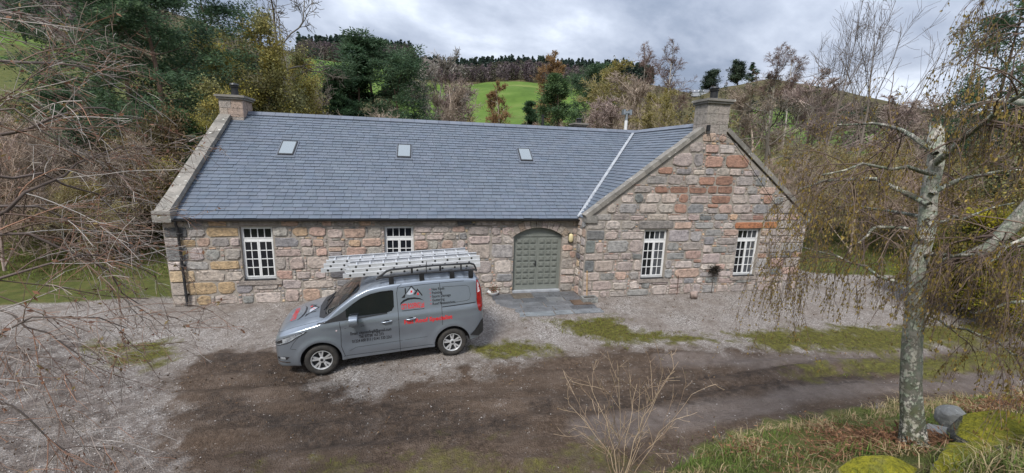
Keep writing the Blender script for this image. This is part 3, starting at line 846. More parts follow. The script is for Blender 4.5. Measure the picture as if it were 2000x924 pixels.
# the segmental arch over the door
ax0, ax1, zs_, zt_ = DOOR[0], DOOR[1], 2.06, 2.36
acx = (ax0 + ax1) / 2; hw = (ax1 - ax0) / 2; rise = zt_ - zs_ - 0.01
rad_ = (hw * hw + rise * rise) / (2 * rise); acz = zs_ + rise - rad_
th = math.asin(hw / rad_)
nv = 11
tymp = MB()                 # wall infill between the curve and the square head of the opening
pts = [(acx + rad_ * math.sin(-th + 2 * th * k / 16), acz + rad_ * math.cos(-th + 2 * th * k / 16)) for k in range(17)]
for k in range(16):
    (xa, za_), (xb, zb_) = pts[k], pts[k + 1]
    tymp.add(([(xa, 0.0, za_), (xb, 0.0, zb_), (xb, 0.0, zt_), (xa, 0.0, zt_), (xa, 0.3, za_), (xb, 0.3, zb_)], [(0, 1, 2, 3), (1, 0, 4, 5)]))
tymp.build('arch_infill', M['mortar'], house)
for k in range(nv):
    t0, t1 = -th * 1.12 + 2.24 * th * k / nv + 0.006, -th * 1.12 + 2.24 * th * (k + 1) / nv - 0.006
    d = 0.29 + rng.uniform(-0.02, 0.02)
    V = []
    for y_ in (0.03, -0.035):
        for (t, r_) in ((t0, rad_ + 0.004), (t1, rad_ + 0.004), (t1, rad_ + d), (t0, rad_ + d)):
            V.append((acx + r_ * math.sin(t), y_ + rng.uniform(-0.006, 0.006), min(acz + r_ * math.cos(t), EAVE - 0.05)))
    obj('arch_stone', V, [(0, 1, 2, 3), (7, 6, 5, 4), (4, 5, 1, 0), (5, 6, 2, 1), (6, 7, 3, 2), (7, 4, 0, 3)], M['granite'], house, tint=pick([((0.33, 0.24, 0.17), 1), ((0.27, 0.22, 0.18), 1), ((0.36, 0.29, 0.24), 1)]))

# ---------------- roof
def skin(name, quads, mat, thick=0.05):
    mb = MB()
    for q in quads: mb.add((q, [tuple(range(len(q)))]))
    return mb.build(name, mat, house)
dk = 0.03
OVER = 0.10
roof = skin('roof', [
    [(0.3, -OVER, EAVE - KM * OVER - dk), (HL, -OVER, EAVE - KM * OVER - dk), (GXM, SPAN, RIDGE - dk), (0.3, SPAN, RIDGE - dk)],
    [(0.3, SPAN, RIDGE - dk), (GX1 + .1, SPAN, RIDGE - dk), (GX1 + .1, 2 * SPAN + .1, EAVE - dk), (0.3, 2 * SPAN + .1, EAVE - dk)],
    [(GX0, -PROJ + 0.25, EAVE - dk), (GXM, -PROJ + 0.25, RIDGE - dk), (GXM, SPAN, RIDGE - dk), (GX0, 0.0, EAVE - dk)],
    [(GX1 + .1, -PROJ + 0.25, EAVE - dk), (GX1 + .1, SPAN, EAVE - dk), (GXM, SPAN, RIDGE - dk), (GXM, -PROJ + 0.25, RIDGE - dk)],
    [(GX1 + .1, SPAN, EAVE - dk), (GX1 + .1, SPAN, RIDGE - dk), (GXM, SPAN, RIDGE - dk)]], M['roof_deck'])

def slate_col():
    k = rng.gauss(1.0, 0.045)
    return (0.124 * k * rng.uniform(0.98, 1.03), 0.144 * k, 0.176 * k * rng.uniform(0.98, 1.02))
SLATES = []                                      # (origin on the eave line, along vector, up vector, a0, a1, s0, s1)
def slate_quad(o, u, up, nrm, a, s0, s1, lift):
    """a slate with corners cut to the ends given: a = ((a at tail left, right), (a at head left, right))"""
    (l0, r0), (l1, r1) = a
    def P(al, s, h): return o + u * al + up * s + nrm * h
    V = [P(l0, s0, lift - 0.010), P(r0, s0, lift - 0.010), P(r1, s1, -0.012), P(l1, s1, -0.012), P(l0, s0, lift), P(r0, s0, lift), P(r1, s1, -0.002), P(l1, s1, -0.002)]
    return [tuple(v) for v in V], list(BOXF)
def lay_slates(o, u, up, length, rise_len, courses, left, right, store, holes=()):
    o, u, up = np.array(o, float), np.array(u, float), np.array(up, float)
    nrm = np.cross(u, up); nrm /= np.linalg.norm(nrm)
    gg = rise_len / courses
    for c in range(courses):
        s0, s1 = c * gg - 0.012 + rng.uniform(-0.004, 0.004), (c + 1) * gg + 0.04
        l0, r0, l1, r1 = left(max(s0, 0)), right(max(s0, 0)), left(min(s1, rise_len)), right(min(s1, rise_len))
        a = min(l0, l1) - rng.uniform(0.0, 0.25)
        e = max(r0, r1)
        s1 = min(s1, rise_len)
        while a < e:
            wd = rng.uniform(0.22, 0.36)
            b = a + wd
            g = 0.004
            A = ((max(a + g, l0), min(b - g, r0)), (max(a + g, l1), min(b - g, r1)))
            if (A[0][1] - A[0][0] > 0.02 or A[1][1] - A[1][0] > 0.02) and not any(h[0] < (a + b) / 2 < h[1] and h[2] < (s0 + s1) / 2 < h[3] for h in holes):
                A = tuple((min(p, q), max(p, q)) if p <= q else ((p + q) / 2, (p + q) / 2) for p, q in A)
                store.append((c, slate_quad(o, u, up, nrm, A, s0 + rng.uniform(-0.006, 0.006), s1, 0.021 + rng.uniform(-0.003, 0.006)), slate_col()))
            a = b
up_m = np.array([0, 1, KM]); len_m = math.hypot(SPAN + OVER, KM * (SPAN + OVER)); up_m = up_m / np.linalg.norm(up_m)
cosm = up_m[1]
SKY = [(2.62, 2.86), (6.65, 2.90), (11.38, 2.92)]            # centres (x, y) of the roof lights
SKW, SKH = 0.50, 0.84
o_m = (0, -OVER, EAVE - KM * OVER)
holes = [(x - SKW / 2 + 0.10, x + SKW / 2 - 0.10, (y + OVER) / cosm - SKH / 2 + 0.06, (y + OVER) / cosm + SKH / 2 - 0.06) for x, y in SKY]
def main_right(s):
    y = s * cosm - OVER                          # the valley climbs from the inner corner to the ridge
    return HL + 0.0 + max(0.0, y) / SPAN * (GXM - HL) - 0.055 if y > 0 else HL - 0.03
store = []
lay_slates(o_m, (1, 0, 0), up_m, HL, len_m, 34, lambda s: 0.30, main_right, store, holes)
up_g = np.array([1, 0, KG]); len_g = math.hypot(GW / 2, RIDGE - EAVE); up_g = up_g / np.linalg.norm(up_g)
cosg = up_g[0]
# the wing's left slope: along = towards the camera (-y)
def wing_left(s):
    x = s * cosg
    return -(x / (GW / 2) * SPAN) + 0.055
store_g = []
lay_slates((GX0, 0, EAVE), (0, -1, 0), up_g, 1, len_g, 32, wing_left, lambda s: PROJ - 0.30, store_g)
loose = MB(); alone = 0
for c, vf, col in sorted(store + store_g, key=lambda q: q[0]):
    if alone < 300: obj('slate', vf[0], vf[1], M['slate'], roof, tint=col); alone += 1
    else: loose.add(vf, col)
tag(loose.build('upper_slates', M['slate'], roof), kind='stuff')

def slab_strip(P0, P1, side, nrm, half, h0, h1):
    """a long bar lying on a slope"""
    P0, P1, side, nrm = (np.array(v, float) for v in (P0, P1, side, nrm))
    V = []
    for h in (h0, h1):
        for p in (P0, P1):
            for sg in (-1, 1): V.append(tuple(p + side * half * sg + nrm * h))
    return V, [(0, 2, 3, 1), (4, 5, 7, 6), (0, 1, 5, 4), (2, 6, 7, 3), (0, 4, 6, 2), (1, 3, 7, 5)]
nm = np.array([0, -KM, 1]) / math.hypot(KM, 1)
ng_ = np.array([-KG, 0, 1]) / math.hypot(KG, 1)
# valley: a lead tray in the angle of the two slopes
v0, v1 = np.array((GX0 - 0.02, -0.10, EAVE - 0.045)), np.array((GXM - 0.15, SPAN - 0.15, RIDGE - 0.10))
vd = (v1 - v0) / np.linalg.norm(v1 - v0)
a_m = np.cross(nm, vd); a_g = np.cross(vd, ng_)
mbv = MB()
for sd, nn in ((a_m, nm), (a_g, ng_)):
    sd = sd / np.linalg.norm(sd)
    V = [v0 + nn * 0.034, v1 + nn * 0.034, v1 + sd * 0.085 + nn * 0.036, v0 + sd * 0.085 + nn * 0.036]
    mbv.add(([tuple(v) for v in V], [(0, 1, 2, 3)]))
mbv.build('valley_lead', M['lead'], house)
# ridge tiles
def ridge_run(p0, p1, n):
    p0, p1 = np.array(p0, float), np.array(p1, float)
    d = (p1 - p0) / n; t = d / np.linalg.norm(d); side = np.cross(t, (0, 0, 1.0))
    for k in range(n):
        a, b = p0 + d * k + t * 0.004, p0 + d * (k + 1) - t * 0.004
        V = []
        for p in (a, b):
            for (sd, h) in ((-0.17, -0.10), (-0.02, 0.035), (0.02, 0.035), (0.17, -0.10), (0.155, -0.115), (0.0, 0.01), (-0.155, -0.115)):
                V.append(tuple(p + side * sd + np.array((0, 0, h))))
        F = [(i, (i + 1) % 7, (i + 1) % 7 + 7, i + 7) for i in range(7)] + [tuple(range(7))[::-1], tuple(range(7, 14))]
        k_ = rng.uniform(0.85, 1.1)
        obj('ridge_tile', V, F, M['slate'], roof, tint=(0.15 * k_, 0.165 * k_, 0.20 * k_))
ridge_run((0.75, SPAN, RIDGE + 0.03), (GXM, SPAN, RIDGE + 0.03), 34)
ridge_run((GXM, -PROJ + 0.65, RIDGE + 0.028), (GXM, SPAN - 0.02, RIDGE + 0.028), 10)

# skews: coping stones up the gable edges
def coping_run(p0, p1, side, n, wdt, thick):
    p0, p1, side = np.array(p0, float), np.array(p1, float), np.array(side, float)
    d = (p1 - p0) / n; t = d / np.linalg.norm(d); nrm = np.cross(side, t); nrm = nrm if nrm[2] > 0 else -nrm
    for k in range(n):
        a, b = p0 + d * k + t * 0.004, p0 + d * (k + 1) - t * 0.004
        j = rng.uniform(-0.008, 0.008)
        V = []
        for h in (0.0, thick + j):
            for p in (a, b):
                for sg in (0, 1): V.append(tuple(p + side * wdt * sg + nrm * h))
        c_ = rng.uniform(0.85, 1.15)
        obj('coping_stone', V, [(0, 2, 3, 1), (4, 5, 7, 6), (0, 1, 5, 4), (2, 6, 7, 3), (0, 4, 6, 2), (1, 3, 7, 5)], M['coping'], house, tint=(c_, c_ * 0.99, c_ * 0.97))
coping_run((-0.06, -0.12, EAVE + 0.02), (-0.06, SPAN - 0.42, RIDGE - 0.24), (1, 0, 0), 9, 0.38, 0.15)
coping_run((-0.06, 2 * SPAN + .1, EAVE + 0.02), (-0.06, SPAN + 0.42, RIDGE - 0.24), (1, 0, 0), 6, 0.38, 0.15)
coping_run((GX0 - 0.02, -PROJ - 0.07, EAVE + 0.03), (GXM - 0.42, -PROJ - 0.07, RIDGE - 0.27), (0, 1, 0), 8, 0.34, 0.15)
coping_run((GX1 + 0.02, -PROJ - 0.07, EAVE + 0.03), (GXM + 0.42, -PROJ - 0.07, RIDGE - 0.27), (0, 1, 0), 8, 0.34, 0.15)
MB().box(-0.10, 0.36, -0.24, 0.10, EAVE - 0.16, EAVE + 0.16).build('skew_putt', M['coping'], house)
MB().box(GX0 - 0.05, GX0 + 0.34, -PROJ - 0.085, -PROJ + 0.28, EAVE - 0.10, EAVE + 0.145).build('skew_putt', M['coping'], house)
MB().box(GX1 - 0.34, GX1 + 0.05, -PROJ - 0.085, -PROJ + 0.28, EAVE - 0.10, EAVE + 0.145).build('skew_putt', M['coping'], house)

# chimneys
def chimney(x0, x1, y0, y1, z0, z1, cols, pot_h):
    c = empty('chimney', (x0, y0, z0), parent=house)
    n = round((z1 - z0) / 0.3)
    wd, dp = x1 - x0, y1 - y0
    MB().box(0.012, wd - 0.012, 0.012, dp - 0.012, 0, z1 - z0).build('core', M['mortar'], c)
    for k in range(n):
        a, b = (z1 - z0) * k / n + 0.006, (z1 - z0) * (k + 1) / n - 0.006
        cut = wd * rng.choice((0.35, 0.5, 0.62))
        for xa, xb in ((0, cut - 0.006), (cut + 0.006, wd)):
            j = rng.uniform(0, 0.008)
            MB().box(xa, xb, -j, dp + 0.002, a, b, tint=rng.choice(cols)).build('stone', M['granite'], c)
    t = z1 - z0
    MB().box(-0.06, wd + 0.06, -0.06, dp + 0.06, t + 0.002, t + 0.07).build('cap_stone', M['coping'], c)
    MB().box(-0.10, wd + 0.10, -0.10, dp + 0.10, t + 0.072, t + 0.15).build('cap_stone', M['coping'], c)
    hh = t + 0.15
    p = lathe([(0.15, hh), (0.15, hh + 0.05), (0.125, hh + 0.07), (0.12, hh + pot_h * 0.62), (0.15, hh + pot_h * 0.64), (0.155, hh + pot_h * 0.72), (0.12, hh + pot_h * 0.74), (0.12, hh + pot_h * 0.8),
               (0.165, hh + pot_h * 0.82), (0.13, hh + pot_h * 0.94), (0.0, hh + pot_h)], 20)
    mb = MB(); mb.add(moved(p, (wd / 2, dp / 2, 0))); mb.build('chimney_pot', M['black_plastic'], c, smooth=True, sharp=35)
    return c
chimney(-0.05, 0.74, 4.28, 5.16, 5.55, 6.50, [(0.42, 0.36, 0.31), (0.40, 0.31, 0.26), (0.44, 0.38, 0.33), (0.37, 0.33, 0.30)], 0.50)
chimney(16.72, 17.58, -PROJ - 0.012, -0.13, 5.70, 6.70, [(0.36, 0.32, 0.29), (0.33, 0.30, 0.27), (0.38, 0.33, 0.31)], 0.46)
chimney(15.45, 16.10, 8.3, 9.0, 5.3, 6.50, [(0.36, 0.34, 0.32), (0.3, 0.29, 0.28)], 0.30)

# vent pipe and flue behind the ridge
mb = MB(); mb.add(tube([(12.72, 5.25, 5.6), (12.72, 5.25, 6.60)], 0.055, 12)); mb.add(tube([(12.72, 5.25, 6.60), (12.72, 5.25, 6.66)], 0.07, 12)); mb.build('vent_pipe', M['black_plastic'], house, smooth=True, sharp=40)
fl = empty('flue', (16.85, 5.2, 5.8), parent=house)
mb = MB(); mb.add(tube([(0, 0, 0), (0, 0, 0.80)], 0.075, 14)); mb.build('flue_base', M['white_paint'], fl, smooth=True, sharp=40)
mb = MB(); mb.add(tube([(0, 0, 0.80), (0, 0, 1.18)], 0.065, 14)); mb.build('flue_pipe', M['galvanised'], fl, smooth=True, sharp=40)
mb = MB()
for k in (-1, 1): mb.add(box(k * 0.16 - 0.055, k * 0.16 + 0.055, -0.11, 0.11, 1.06, 1.30))
mb.box(-0.11, 0.11, -0.075, 0.075, 1.13, 1.23); mb.build('flue_cowl', M['galvanised'], fl)

# gutter, brackets and rain pipe
mb = MB()
gyc, gz, gr = -0.165, EAVE - 0.085, 0.062
V, F = [], []
ns = 9
for x in (0.30, HL - 0.02):
    for rr in (gr, gr - 0.008):
        for k in range(ns):
            a = math.pi + math.pi * k / (ns - 1)
            V.append((x, gyc + rr * math.cos(a), gz + rr * math.sin(a)))
for q in range(2):
    for k in range(ns - 1): F.append((q * ns + k, q * ns + k + 1, 2 * ns + q * ns + k + 1, 2 * ns + q * ns + k))
mb.add((V, F)); mb.box(0.295, 0.30, gyc - gr, gyc + gr, gz - gr, gz); mb.build('gutter', M['black_plastic'], house)
for k in range(14):
    x = 0.6 + k * 0.9
    if x > HL: break
    MB().box(x - 0.012, x + 0.012, gyc - gr - 0.006, -0.03, gz - gr - 0.012, gz - gr - 0.002).build('gutter_bracket', M['black_plastic'], house)
mb = MB(); mb.add(tube([(0.42, gyc, gz - gr), (0.42, gyc, gz - 0.14), (0.42, -0.095, gz - 0.28), (0.42, -0.095, 0.14), (0.42, -0.14, 0.05)], 0.036, 12))
for z in (2.2, 1.25, 0.35): mb.add(tube([(0.42, -0.095, z), (0.42, -0.095, z + 0.06)], 0.047, 12)); mb.box(0.36, 0.48, -0.06, -0.03, z, z + 0.05)
mb.build('rain_pipe', M['black_plastic'], house, smooth=True, sharp=40)

# roof lights
for (x, y) in SKY:
    c = np.array((x, y, EAVE + KM * y))
    s = empty('roof_light', tuple(c), parent=house)
    s.rotation_euler = (math.atan(KM), 0, 0)
    mb = MB(); a, b, t = SKW / 2, SKH / 2, 0.07
    mb.box(-a, a, b - t, b, 0, 0.07); mb.box(-a, a, -b, -b + t, 0, 0.07); mb.box(-a, -a + t * 0.6, -b + t, b - t, 0, 0.068); mb.box(a - t * 0.6, a, -b + t, b - t, 0, 0.068)
    mb.build('frame', M['dark_trim'], s)
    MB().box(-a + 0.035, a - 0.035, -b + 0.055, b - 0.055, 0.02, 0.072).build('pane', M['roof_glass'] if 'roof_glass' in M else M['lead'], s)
    mb = MB(); mb.box(-a - 0.07, a + 0.07, -b - 0.12, -b - 0.004, -0.02, 0.036); mb.box(-a - 0.05, -a - 0.002, -b - 0.003, b + 0.003, -0.02, 0.034); mb.box(a + 0.002, a + 0.05, -b - 0.003, b + 0.003, -0.02, 0.034); mb.box(-a - 0.05, a + 0.05, b + 0.004, b + 0.05, -0.02, 0.032)
    mb.build('flashing', M['lead_dark'] if 'lead_dark' in M else M['dark_trim'], s)

# windows: a fixed top light over a pair of casements, small panes
def window(x0, x1, z0, z1, y, curtain=()):
    wdw = empty('window', (x0, y, z0), parent=house)
    W_, H_ = x1 - x0, z1 - z0
    mb = MB()
    mb.box(0.004, 0.045, 0.10, 0.165, 0.03, H_ - 0.004); mb.box(W_ - 0.045, W_ - 0.004, 0.10, 0.165, 0.03, H_ - 0.004)
    mb.box(0.045, W_ - 0.045, 0.10, 0.165, H_ - 0.05, H_ - 0.004)
    zt = H_ - 0.42
    mb.box(0.045, W_ - 0.045, 0.095, 0.165, zt - 0.03, zt + 0.04); mb.box(0.045, W_ - 0.045, 0.10, 0.165, 0.03, 0.08)
    mb.build('frame', M['white_paint'], wdw)
    MB().box(0.002, W_ - 0.002, -0.02, 0.16, 0.0, 0.028).build('sill', M['black_plastic'], wdw)
    def glazed(a0, a1, c0, c1, nc, nr, stile, name):
        mbs = MB()
        mbs.box(a0, a0 + stile, 0.085, 0.135, c0, c1); mbs.box(a1 - stile, a1, 0.085, 0.135, c0, c1)
        mbs.box(a0 + stile, a1 - stile, 0.085, 0.135, c1 - stile, c1); mbs.box(a0 + stile, a1 - stile, 0.085, 0.135, c0, c0 + stile)
        ia0, ia1, ic0, ic1 = a0 + stile, a1 - stile, c0 + stile, c1 - stile
        bar = 0.021
        for k in range(1, nc): x = ia0 + (ia1 - ia0) * k / nc; mbs.box(x - bar / 2, x + bar / 2, 0.092, 0.132, ic0, ic1)
        for k in range(1, nr): z = ic0 + (ic1 - ic0) * k / nr; mbs.box(ia0, ia1, 0.0905, 0.131, z - bar / 2, z + bar / 2)
        mbs.build(name, M['white_paint'], wdw)
        for i in range(nc):
            for k in range(nr):
                pa, pb = ia0 + (ia1 - ia0) * i / nc, ia0 + (ia1 - ia0) * (i + 1) / nc
                pc, pd = ic0 + (ic1 - ic0) * k / nr, ic0 + (ic1 - ic0) * (k + 1) / nr
                t = rng.uniform(-0.003, 0.003)
                V, F = box(pa + 0.002, pb - 0.002, 0.112, 0.118, pc + 0.002, pd - 0.002)
                V = [(vx, vy + t * (1 if vx > (pa + pb) / 2 else -1), vz) for vx, vy, vz in V]
                cur = (pa + pb) / 2 / W_ > curtain[0] and (pa + pb) / 2 / W_ < curtain[1] if curtain else False
                obj('pane', V, F, M['curtained_glass' if cur else 'window_glass'], wdw)
    glazed(0.047, W_ - 0.047, zt + 0.042, H_ - 0.052, 4, 1, 0.028, 'top_light')
    glazed(0.047, W_ / 2 - 0.003, 0.082, zt - 0.032, 2, 4, 0.035, 'casement')
    glazed(W_ / 2 + 0.003, W_ - 0.047, 0.082, zt - 0.032, 2, 4, 0.035, 'casement')
    return wdw
window(*WIN_MAIN[0], 0.0); window(*WIN_MAIN[1], 0.0)
window(*WIN_GAB[0], -PROJ, (0.5, 1.0)); window(*WIN_GAB[1], -PROJ, (0.45, 1.0))
for o_, y_, wl in ((WIN_MAIN[0], 0, main_wall), (WIN_MAIN[1], 0, main_wall), (WIN_GAB[0], -PROJ, gable_wall), (WIN_GAB[1], -PROJ, gable_wall)):
    MB().box(o_[0] - 0.14, o_[1] + 0.16, y_ - 0.055, y_ + 0.02, o_[2] - 0.13, o_[2] - 0.006, tint=(0.33, 0.29, 0.26)).build('sill_stone', M['granite'], wl)

# double door with small raised panels under a plain curved head
dr = empty('double_door', (DOOR[0], 0.0, DOOR[2]), parent=house)
DW, DH = DOOR[1] - DOOR[0], zs_ - DOOR[2]
fy = 0.10
mb = MB(); mb.box(0.002, 0.06, fy, fy + 0.08, 0, DH); mb.box(DW - 0.06, DW - 0.002, fy, fy + 0.08, 0, DH); mb.box(0.06, DW - 0.06, fy - 0.004, fy + 0.08, DH - 0.045, DH + 0.02)
mb.build('door_frame', M['door_paint'], dr)
V = [(p[0] - DOOR[0], fy + 0.02, p[1] - DOOR[2] - 0.004) for p in pts] + [(DW, fy + 0.02, DH - 0.01), (0, fy + 0.02, DH - 0.01)]
n_ = len(V)
V = V + [(x, y + 0.05, z) for x, y, z in V]
obj('arch_panel', V, [tuple(range(n_))[::-1], tuple(range(n_, 2 * n_))] + [(i, (i + 1) % n_, (i + 1) % n_ + n_, i + n_) for i in range(n_)], M['door_paint'], dr)
for lf in range(2):
    a0 = 0.062 if lf == 0 else DW / 2 + 0.003
    a1 = DW / 2 - 0.003 if lf == 0 else DW - 0.062
    MB().box(a0, a1, fy + 0.02, fy + 0.065, 0.02, DH - 0.05).build('door_leaf', M['door_paint'], dr)
    nc, nr = 3, 8
    gx_, z0_, z1_ = 0.055, 0.20, DH - 0.10
    wp = (a1 - a0 - gx_ * 1.4) / nc; hp = (z1_ - z0_) / nr
    for i in range(nc):
        for k in range(nr):
            cx_, cz_ = a0 + gx_ * 0.7 + wp * (i + 0.5), z0_ + hp * (k + 0.5)
            a, b = wp / 2 - 0.032, hp / 2 - 0.036
            V = []
            for (s_, o_) in ((1.0, 0.019), (1.0, -0.006), (0.80, -0.010), (0.74, 0.004), (0.70, 0.004), (0.55, -0.012)):
                V += [(cx_ - a * s_, fy + o_, cz_ - b * s_), (cx_ + a * s_, fy + o_, cz_ - b * s_), (cx_ + a * s_, fy + o_, cz_ + b * s_), (cx_ - a * s_, fy + o_, cz_ + b * s_)]
            F = []
            for r_ in range(5):
                for q in range(4): F.append((r_ * 4 + q, r_ * 4 + (q + 1) % 4, (r_ + 1) * 4 + (q + 1) % 4, (r_ + 1) * 4 + q))
            F.append((20, 21, 22, 23))
            obj('door_panel', V, F, M['door_paint'], dr)
mb = MB(); mb.box(DW / 2 - 0.06, DW / 2 - 0.03, fy - 0.01, fy + 0.018, 0.88, 1.08); mb.add(tube([(DW / 2 - 0.045, fy - 0.005, 1.0), (DW / 2 - 0.045, fy - 0.05, 1.0), (DW / 2 - 0.14, fy - 0.05, 1.0)], 0.01, 8)); mb.build('door_handle', M['black_plastic'], dr)
MB().box(0.0, DW, -0.05, fy + 0.09, -0.05, 0.012).build('threshold', M['lead'], dr)

# bulkhead lamp beside the door
lp = empty('wall_lamp', (12.43, -0.04, 1.98), parent=house)
mb = MB()
for (a, b, o_) in ((0.075, 0.15, 0.0), (0.08, 0.155, -0.03), (0.075, 0.15, -0.07), (0.05, 0.12, -0.10)): pass
V, F = [], []
for (a, b, o_) in ((0.075, 0.15, 0.03), (0.08, 0.155, -0.02), (0.076, 0.15, -0.06), (0.05, 0.115, -0.09)):
    for k in range(16):
        t = 2 * math.pi * k / 16; c, s_ = math.cos(t), math.sin(t); q = (abs(c) ** 3.5 + abs(s_) ** 3.5) ** (-1 / 3.5)
        V.append((a * c * q, o_, b * s_ * q))
for r_ in range(3):
    for k in range(16): F.append((r_ * 16 + k, r_ * 16 + (k + 1) % 16, (r_ + 1) * 16 + (k + 1) % 16, (r_ + 1) * 16 + k))
F.append(tuple(range(48, 64)))
obj('lamp_cover', V, F, M['cream_plastic'], lp, smooth=True, sharp=50)
MB().box(-0.085, 0.085, -0.012, 0.03, -0.165, 0.165).build('lamp_base', M['black_plastic'], lp)
# thin cable sagging from the chimney down the right half of the gable
mb = MB()
mb.add(tube([(16.78, -0.90, 5.95), (16.80, -0.93, 5.72), (16.90, -0.93, 5.45), (17.0, -0.92, 5.62), (17.4, -0.91, 5.66), (17.7, -0.90, 5.56), (18.6, -0.90, 4.7), (19.8, -0.89, 3.45), (20.9, -0.89, 2.5)], 0.010, 6))
mb.box(16.73, 16.82, -0.93, -0.84, 5.78, 5.98); mb.build('cable', M['black_plastic'], house)

# ------------------------------------------------------------------ the panel van
_f3 = np.array(on_z(632, 730, 0.0)); _r3 = np.array(on_z(884, 693, 0.085))      # where the near tyres meet the ground
KV = float(np.linalg.norm(_r3 - _f3)) / 2.66
VAN_A = math.atan2(_r3[1] - _f3[1], _r3[0] - _f3[0])
VAN_P = -math.asin(0.085 / (2.66 * KV))       # the nose dips
LEN = 4.42
PX_ = lambda pts: (np.array([p[0] for p in pts]), np.array([p[1] for p in pts]))
def pchip(pts):
    """smooth interpolation that does not overshoot"""
    x, y = PX_(pts); h = np.diff(x); d = np.diff(y) / h
    m = np.zeros(len(x)); m[0], m[-1] = d[0], d[-1]
    for i in range(1, len(x) - 1):
        if d[i - 1] * d[i] > 0:
            w1, w2 = 2 * h[i] + h[i - 1], h[i] + 2 * h[i - 1]; m[i] = (w1 + w2) / (w1 / d[i - 1] + w2 / d[i])
    def f(q):
        q = np.clip(np.asarray(q, float), x[0], x[-1]); i = np.clip(np.searchsorted(x, q) - 1, 0, len(h) - 1)
        t = (q - x[i]) / h[i]
        return (2 * t**3 - 3 * t**2 + 1) * y[i] + (t**3 - 2 * t**2 + t) * h[i] * m[i] + (-2 * t**3 + 3 * t**2) * y[i + 1] + (t**3 - t**2) * h[i] * m[i + 1]
    return f
v_top = pchip([(0, 0.70), (0.03, 0.84), (0.08, 0.925), (0.16, 0.985), (0.35, 1.055), (0.62, 1.12), (0.86, 1.17), (0.96, 1.20), (1.3, 1.44), (1.62, 1.645), (1.88, 1.755), (2.25, 1.815), (3.0, 1.84), (3.8, 1.825), (4.15, 1.79), (4.30, 1.74), (4.37, 1.66), (4.42, 1.50)])
v_bot = pchip([(0, 0.36), (0.05, 0.27), (0.12, 0.235), (0.5, 0.235), (1.3, 0.25), (3.0, 0.26), (3.9, 0.30), (4.25, 0.36), (4.42, 0.46)])
v_plan = pchip([(0, 0.50), (0.03, 0.64), (0.08, 0.735), (0.16, 0.80), (0.3, 0.855), (0.5, 0.895), (0.8, 0.915), (1.2, 0.92), (3.6, 0.92), (4.05, 0.91), (4.25, 0.885), (4.36, 0.84), (4.42, 0.77)])
v_drop = pchip([(0, 0.10), (0.3, 0.12), (0.9, 0.11), (1.2, 0.07), (1.7, 0.08), (2.2, 0.11), (4.2, 0.12), (4.42, 0.18)])
v_g = pchip([(0.2, 0.93), (0.33, 0.965), (0.5, 0.99), (0.75, 1.0), (0.95, 0.995), (1.1, 0.97), (1.3, 0.925), (1.5, 0.88), (1.66, 0.845), (1.85, 0.79)])
AXF, AXR, WR, ARCH = 0.88, 3.54, 0.325, 0.392
def wx(V):
    V = np.array(V, float); V[:, 0] = np.where(V[:, 0] > 3.6, 3.6 + (V[:, 0] - 3.6) * 0.82, V[:, 0]); return V
def side_y(x, z):
    """half width of the body at (x, z) on the flank"""
    w_ = v_plan(x) * v_g(z)
    rf = np.hypot(x - AXF, z - 0.33); rr = np.hypot(x - AXR, z - 0.33)
    w_ = w_ + 0.022 * np.exp(-((rf - 0.43) / 0.055) ** 2) + 0.022 * np.exp(-((rr - 0.43) / 0.055) ** 2)
    mid = smoothstep(1.25, 1.45, x) * smoothstep(3.0, 2.85, x)
    w_ = w_ - 0.020 * mid * np.exp(-((z - 0.66) / 0.11) ** 2) + 0.010 * mid * np.exp(-((z - 0.47) / 0.05) ** 2)
    sh = 0.99 + 0.04 * (x - 1.3) / 3
    w_ = w_ + 0.014 * smoothstep(0.7, 1.3, x) * np.exp(-((z - sh - 0.05) / 0.045) ** 2) - 0.008 * smoothstep(0.7, 1.3, x) * np.exp(-((z - sh + 0.03) / 0.025) ** 2)
    return w_
def shell_y(x, z):
    """half width anywhere, the rounded shoulder included"""
    x = np.asarray(x, float); z = np.asarray(z, float)
    zt = v_top(x); zs = zt - v_drop(x)
    ws = side_y(x, zs)
    t = np.clip((z - zs) / np.maximum(zt - zs, 1e-5), 0, 0.999)
    return np.where(z <= zs, side_y(x, z), ws * (1 - t ** 2.05) ** (1 / 2.05))
def shell_z(x, y):
    """height of the upper surface (bonnet, screen, roof) above (x, y)"""
    zt = v_top(x); zs = zt - v_drop(x); ws = side_y(x, zs)
    t = np.clip(np.abs(y) / ws, 0, 0.999)
    return zs + (zt - zs) * (1 - t ** 2.05) ** (1 / 2.05)
xs = np.unique(np.concatenate([[0, 0.012, 0.03, 0.055], np.linspace(0.09, 0.4, 9), np.linspace(0.4, 1.4, 28), np.linspace(1.4, 2.9, 34), np.linspace(2.9, 4.1, 34), np.linspace(4.1, 4.34, 7), [4.37, 4.395, 4.42]]))
ns_, nc_ = 26, 12
rings = []
for x in xs:
    zb, zt = float(v_bot(x)), float(v_top(x)); zs = zt - float(v_drop(x))
    half = [(0.0, zb), (float(side_y(x, zb)) * 0.6, zb), (float(side_y(x, zb + 0.02)) * 0.97, zb)]
    for z in np.linspace(zb + 0.02, zs, ns_): half.append((float(side_y(x, z)), z))
    ws = float(side_y(x, zs))
    for k in range(1, nc_ + 1):
        a = math.pi / 2 * k / nc_
        half.append((ws * math.cos(a) ** (2 / 2.05) if k < nc_ else 0.0, zs + (zt - zs) * math.sin(a) ** (2 / 2.05)))
    ring = [(x, -y, z) for y, z in half] + [(x, y, z) for y, z in half[-2:0:-1]]
    rings.append(ring)
nr_ = len(rings[0])
V = [p for r_ in rings for p in r_]
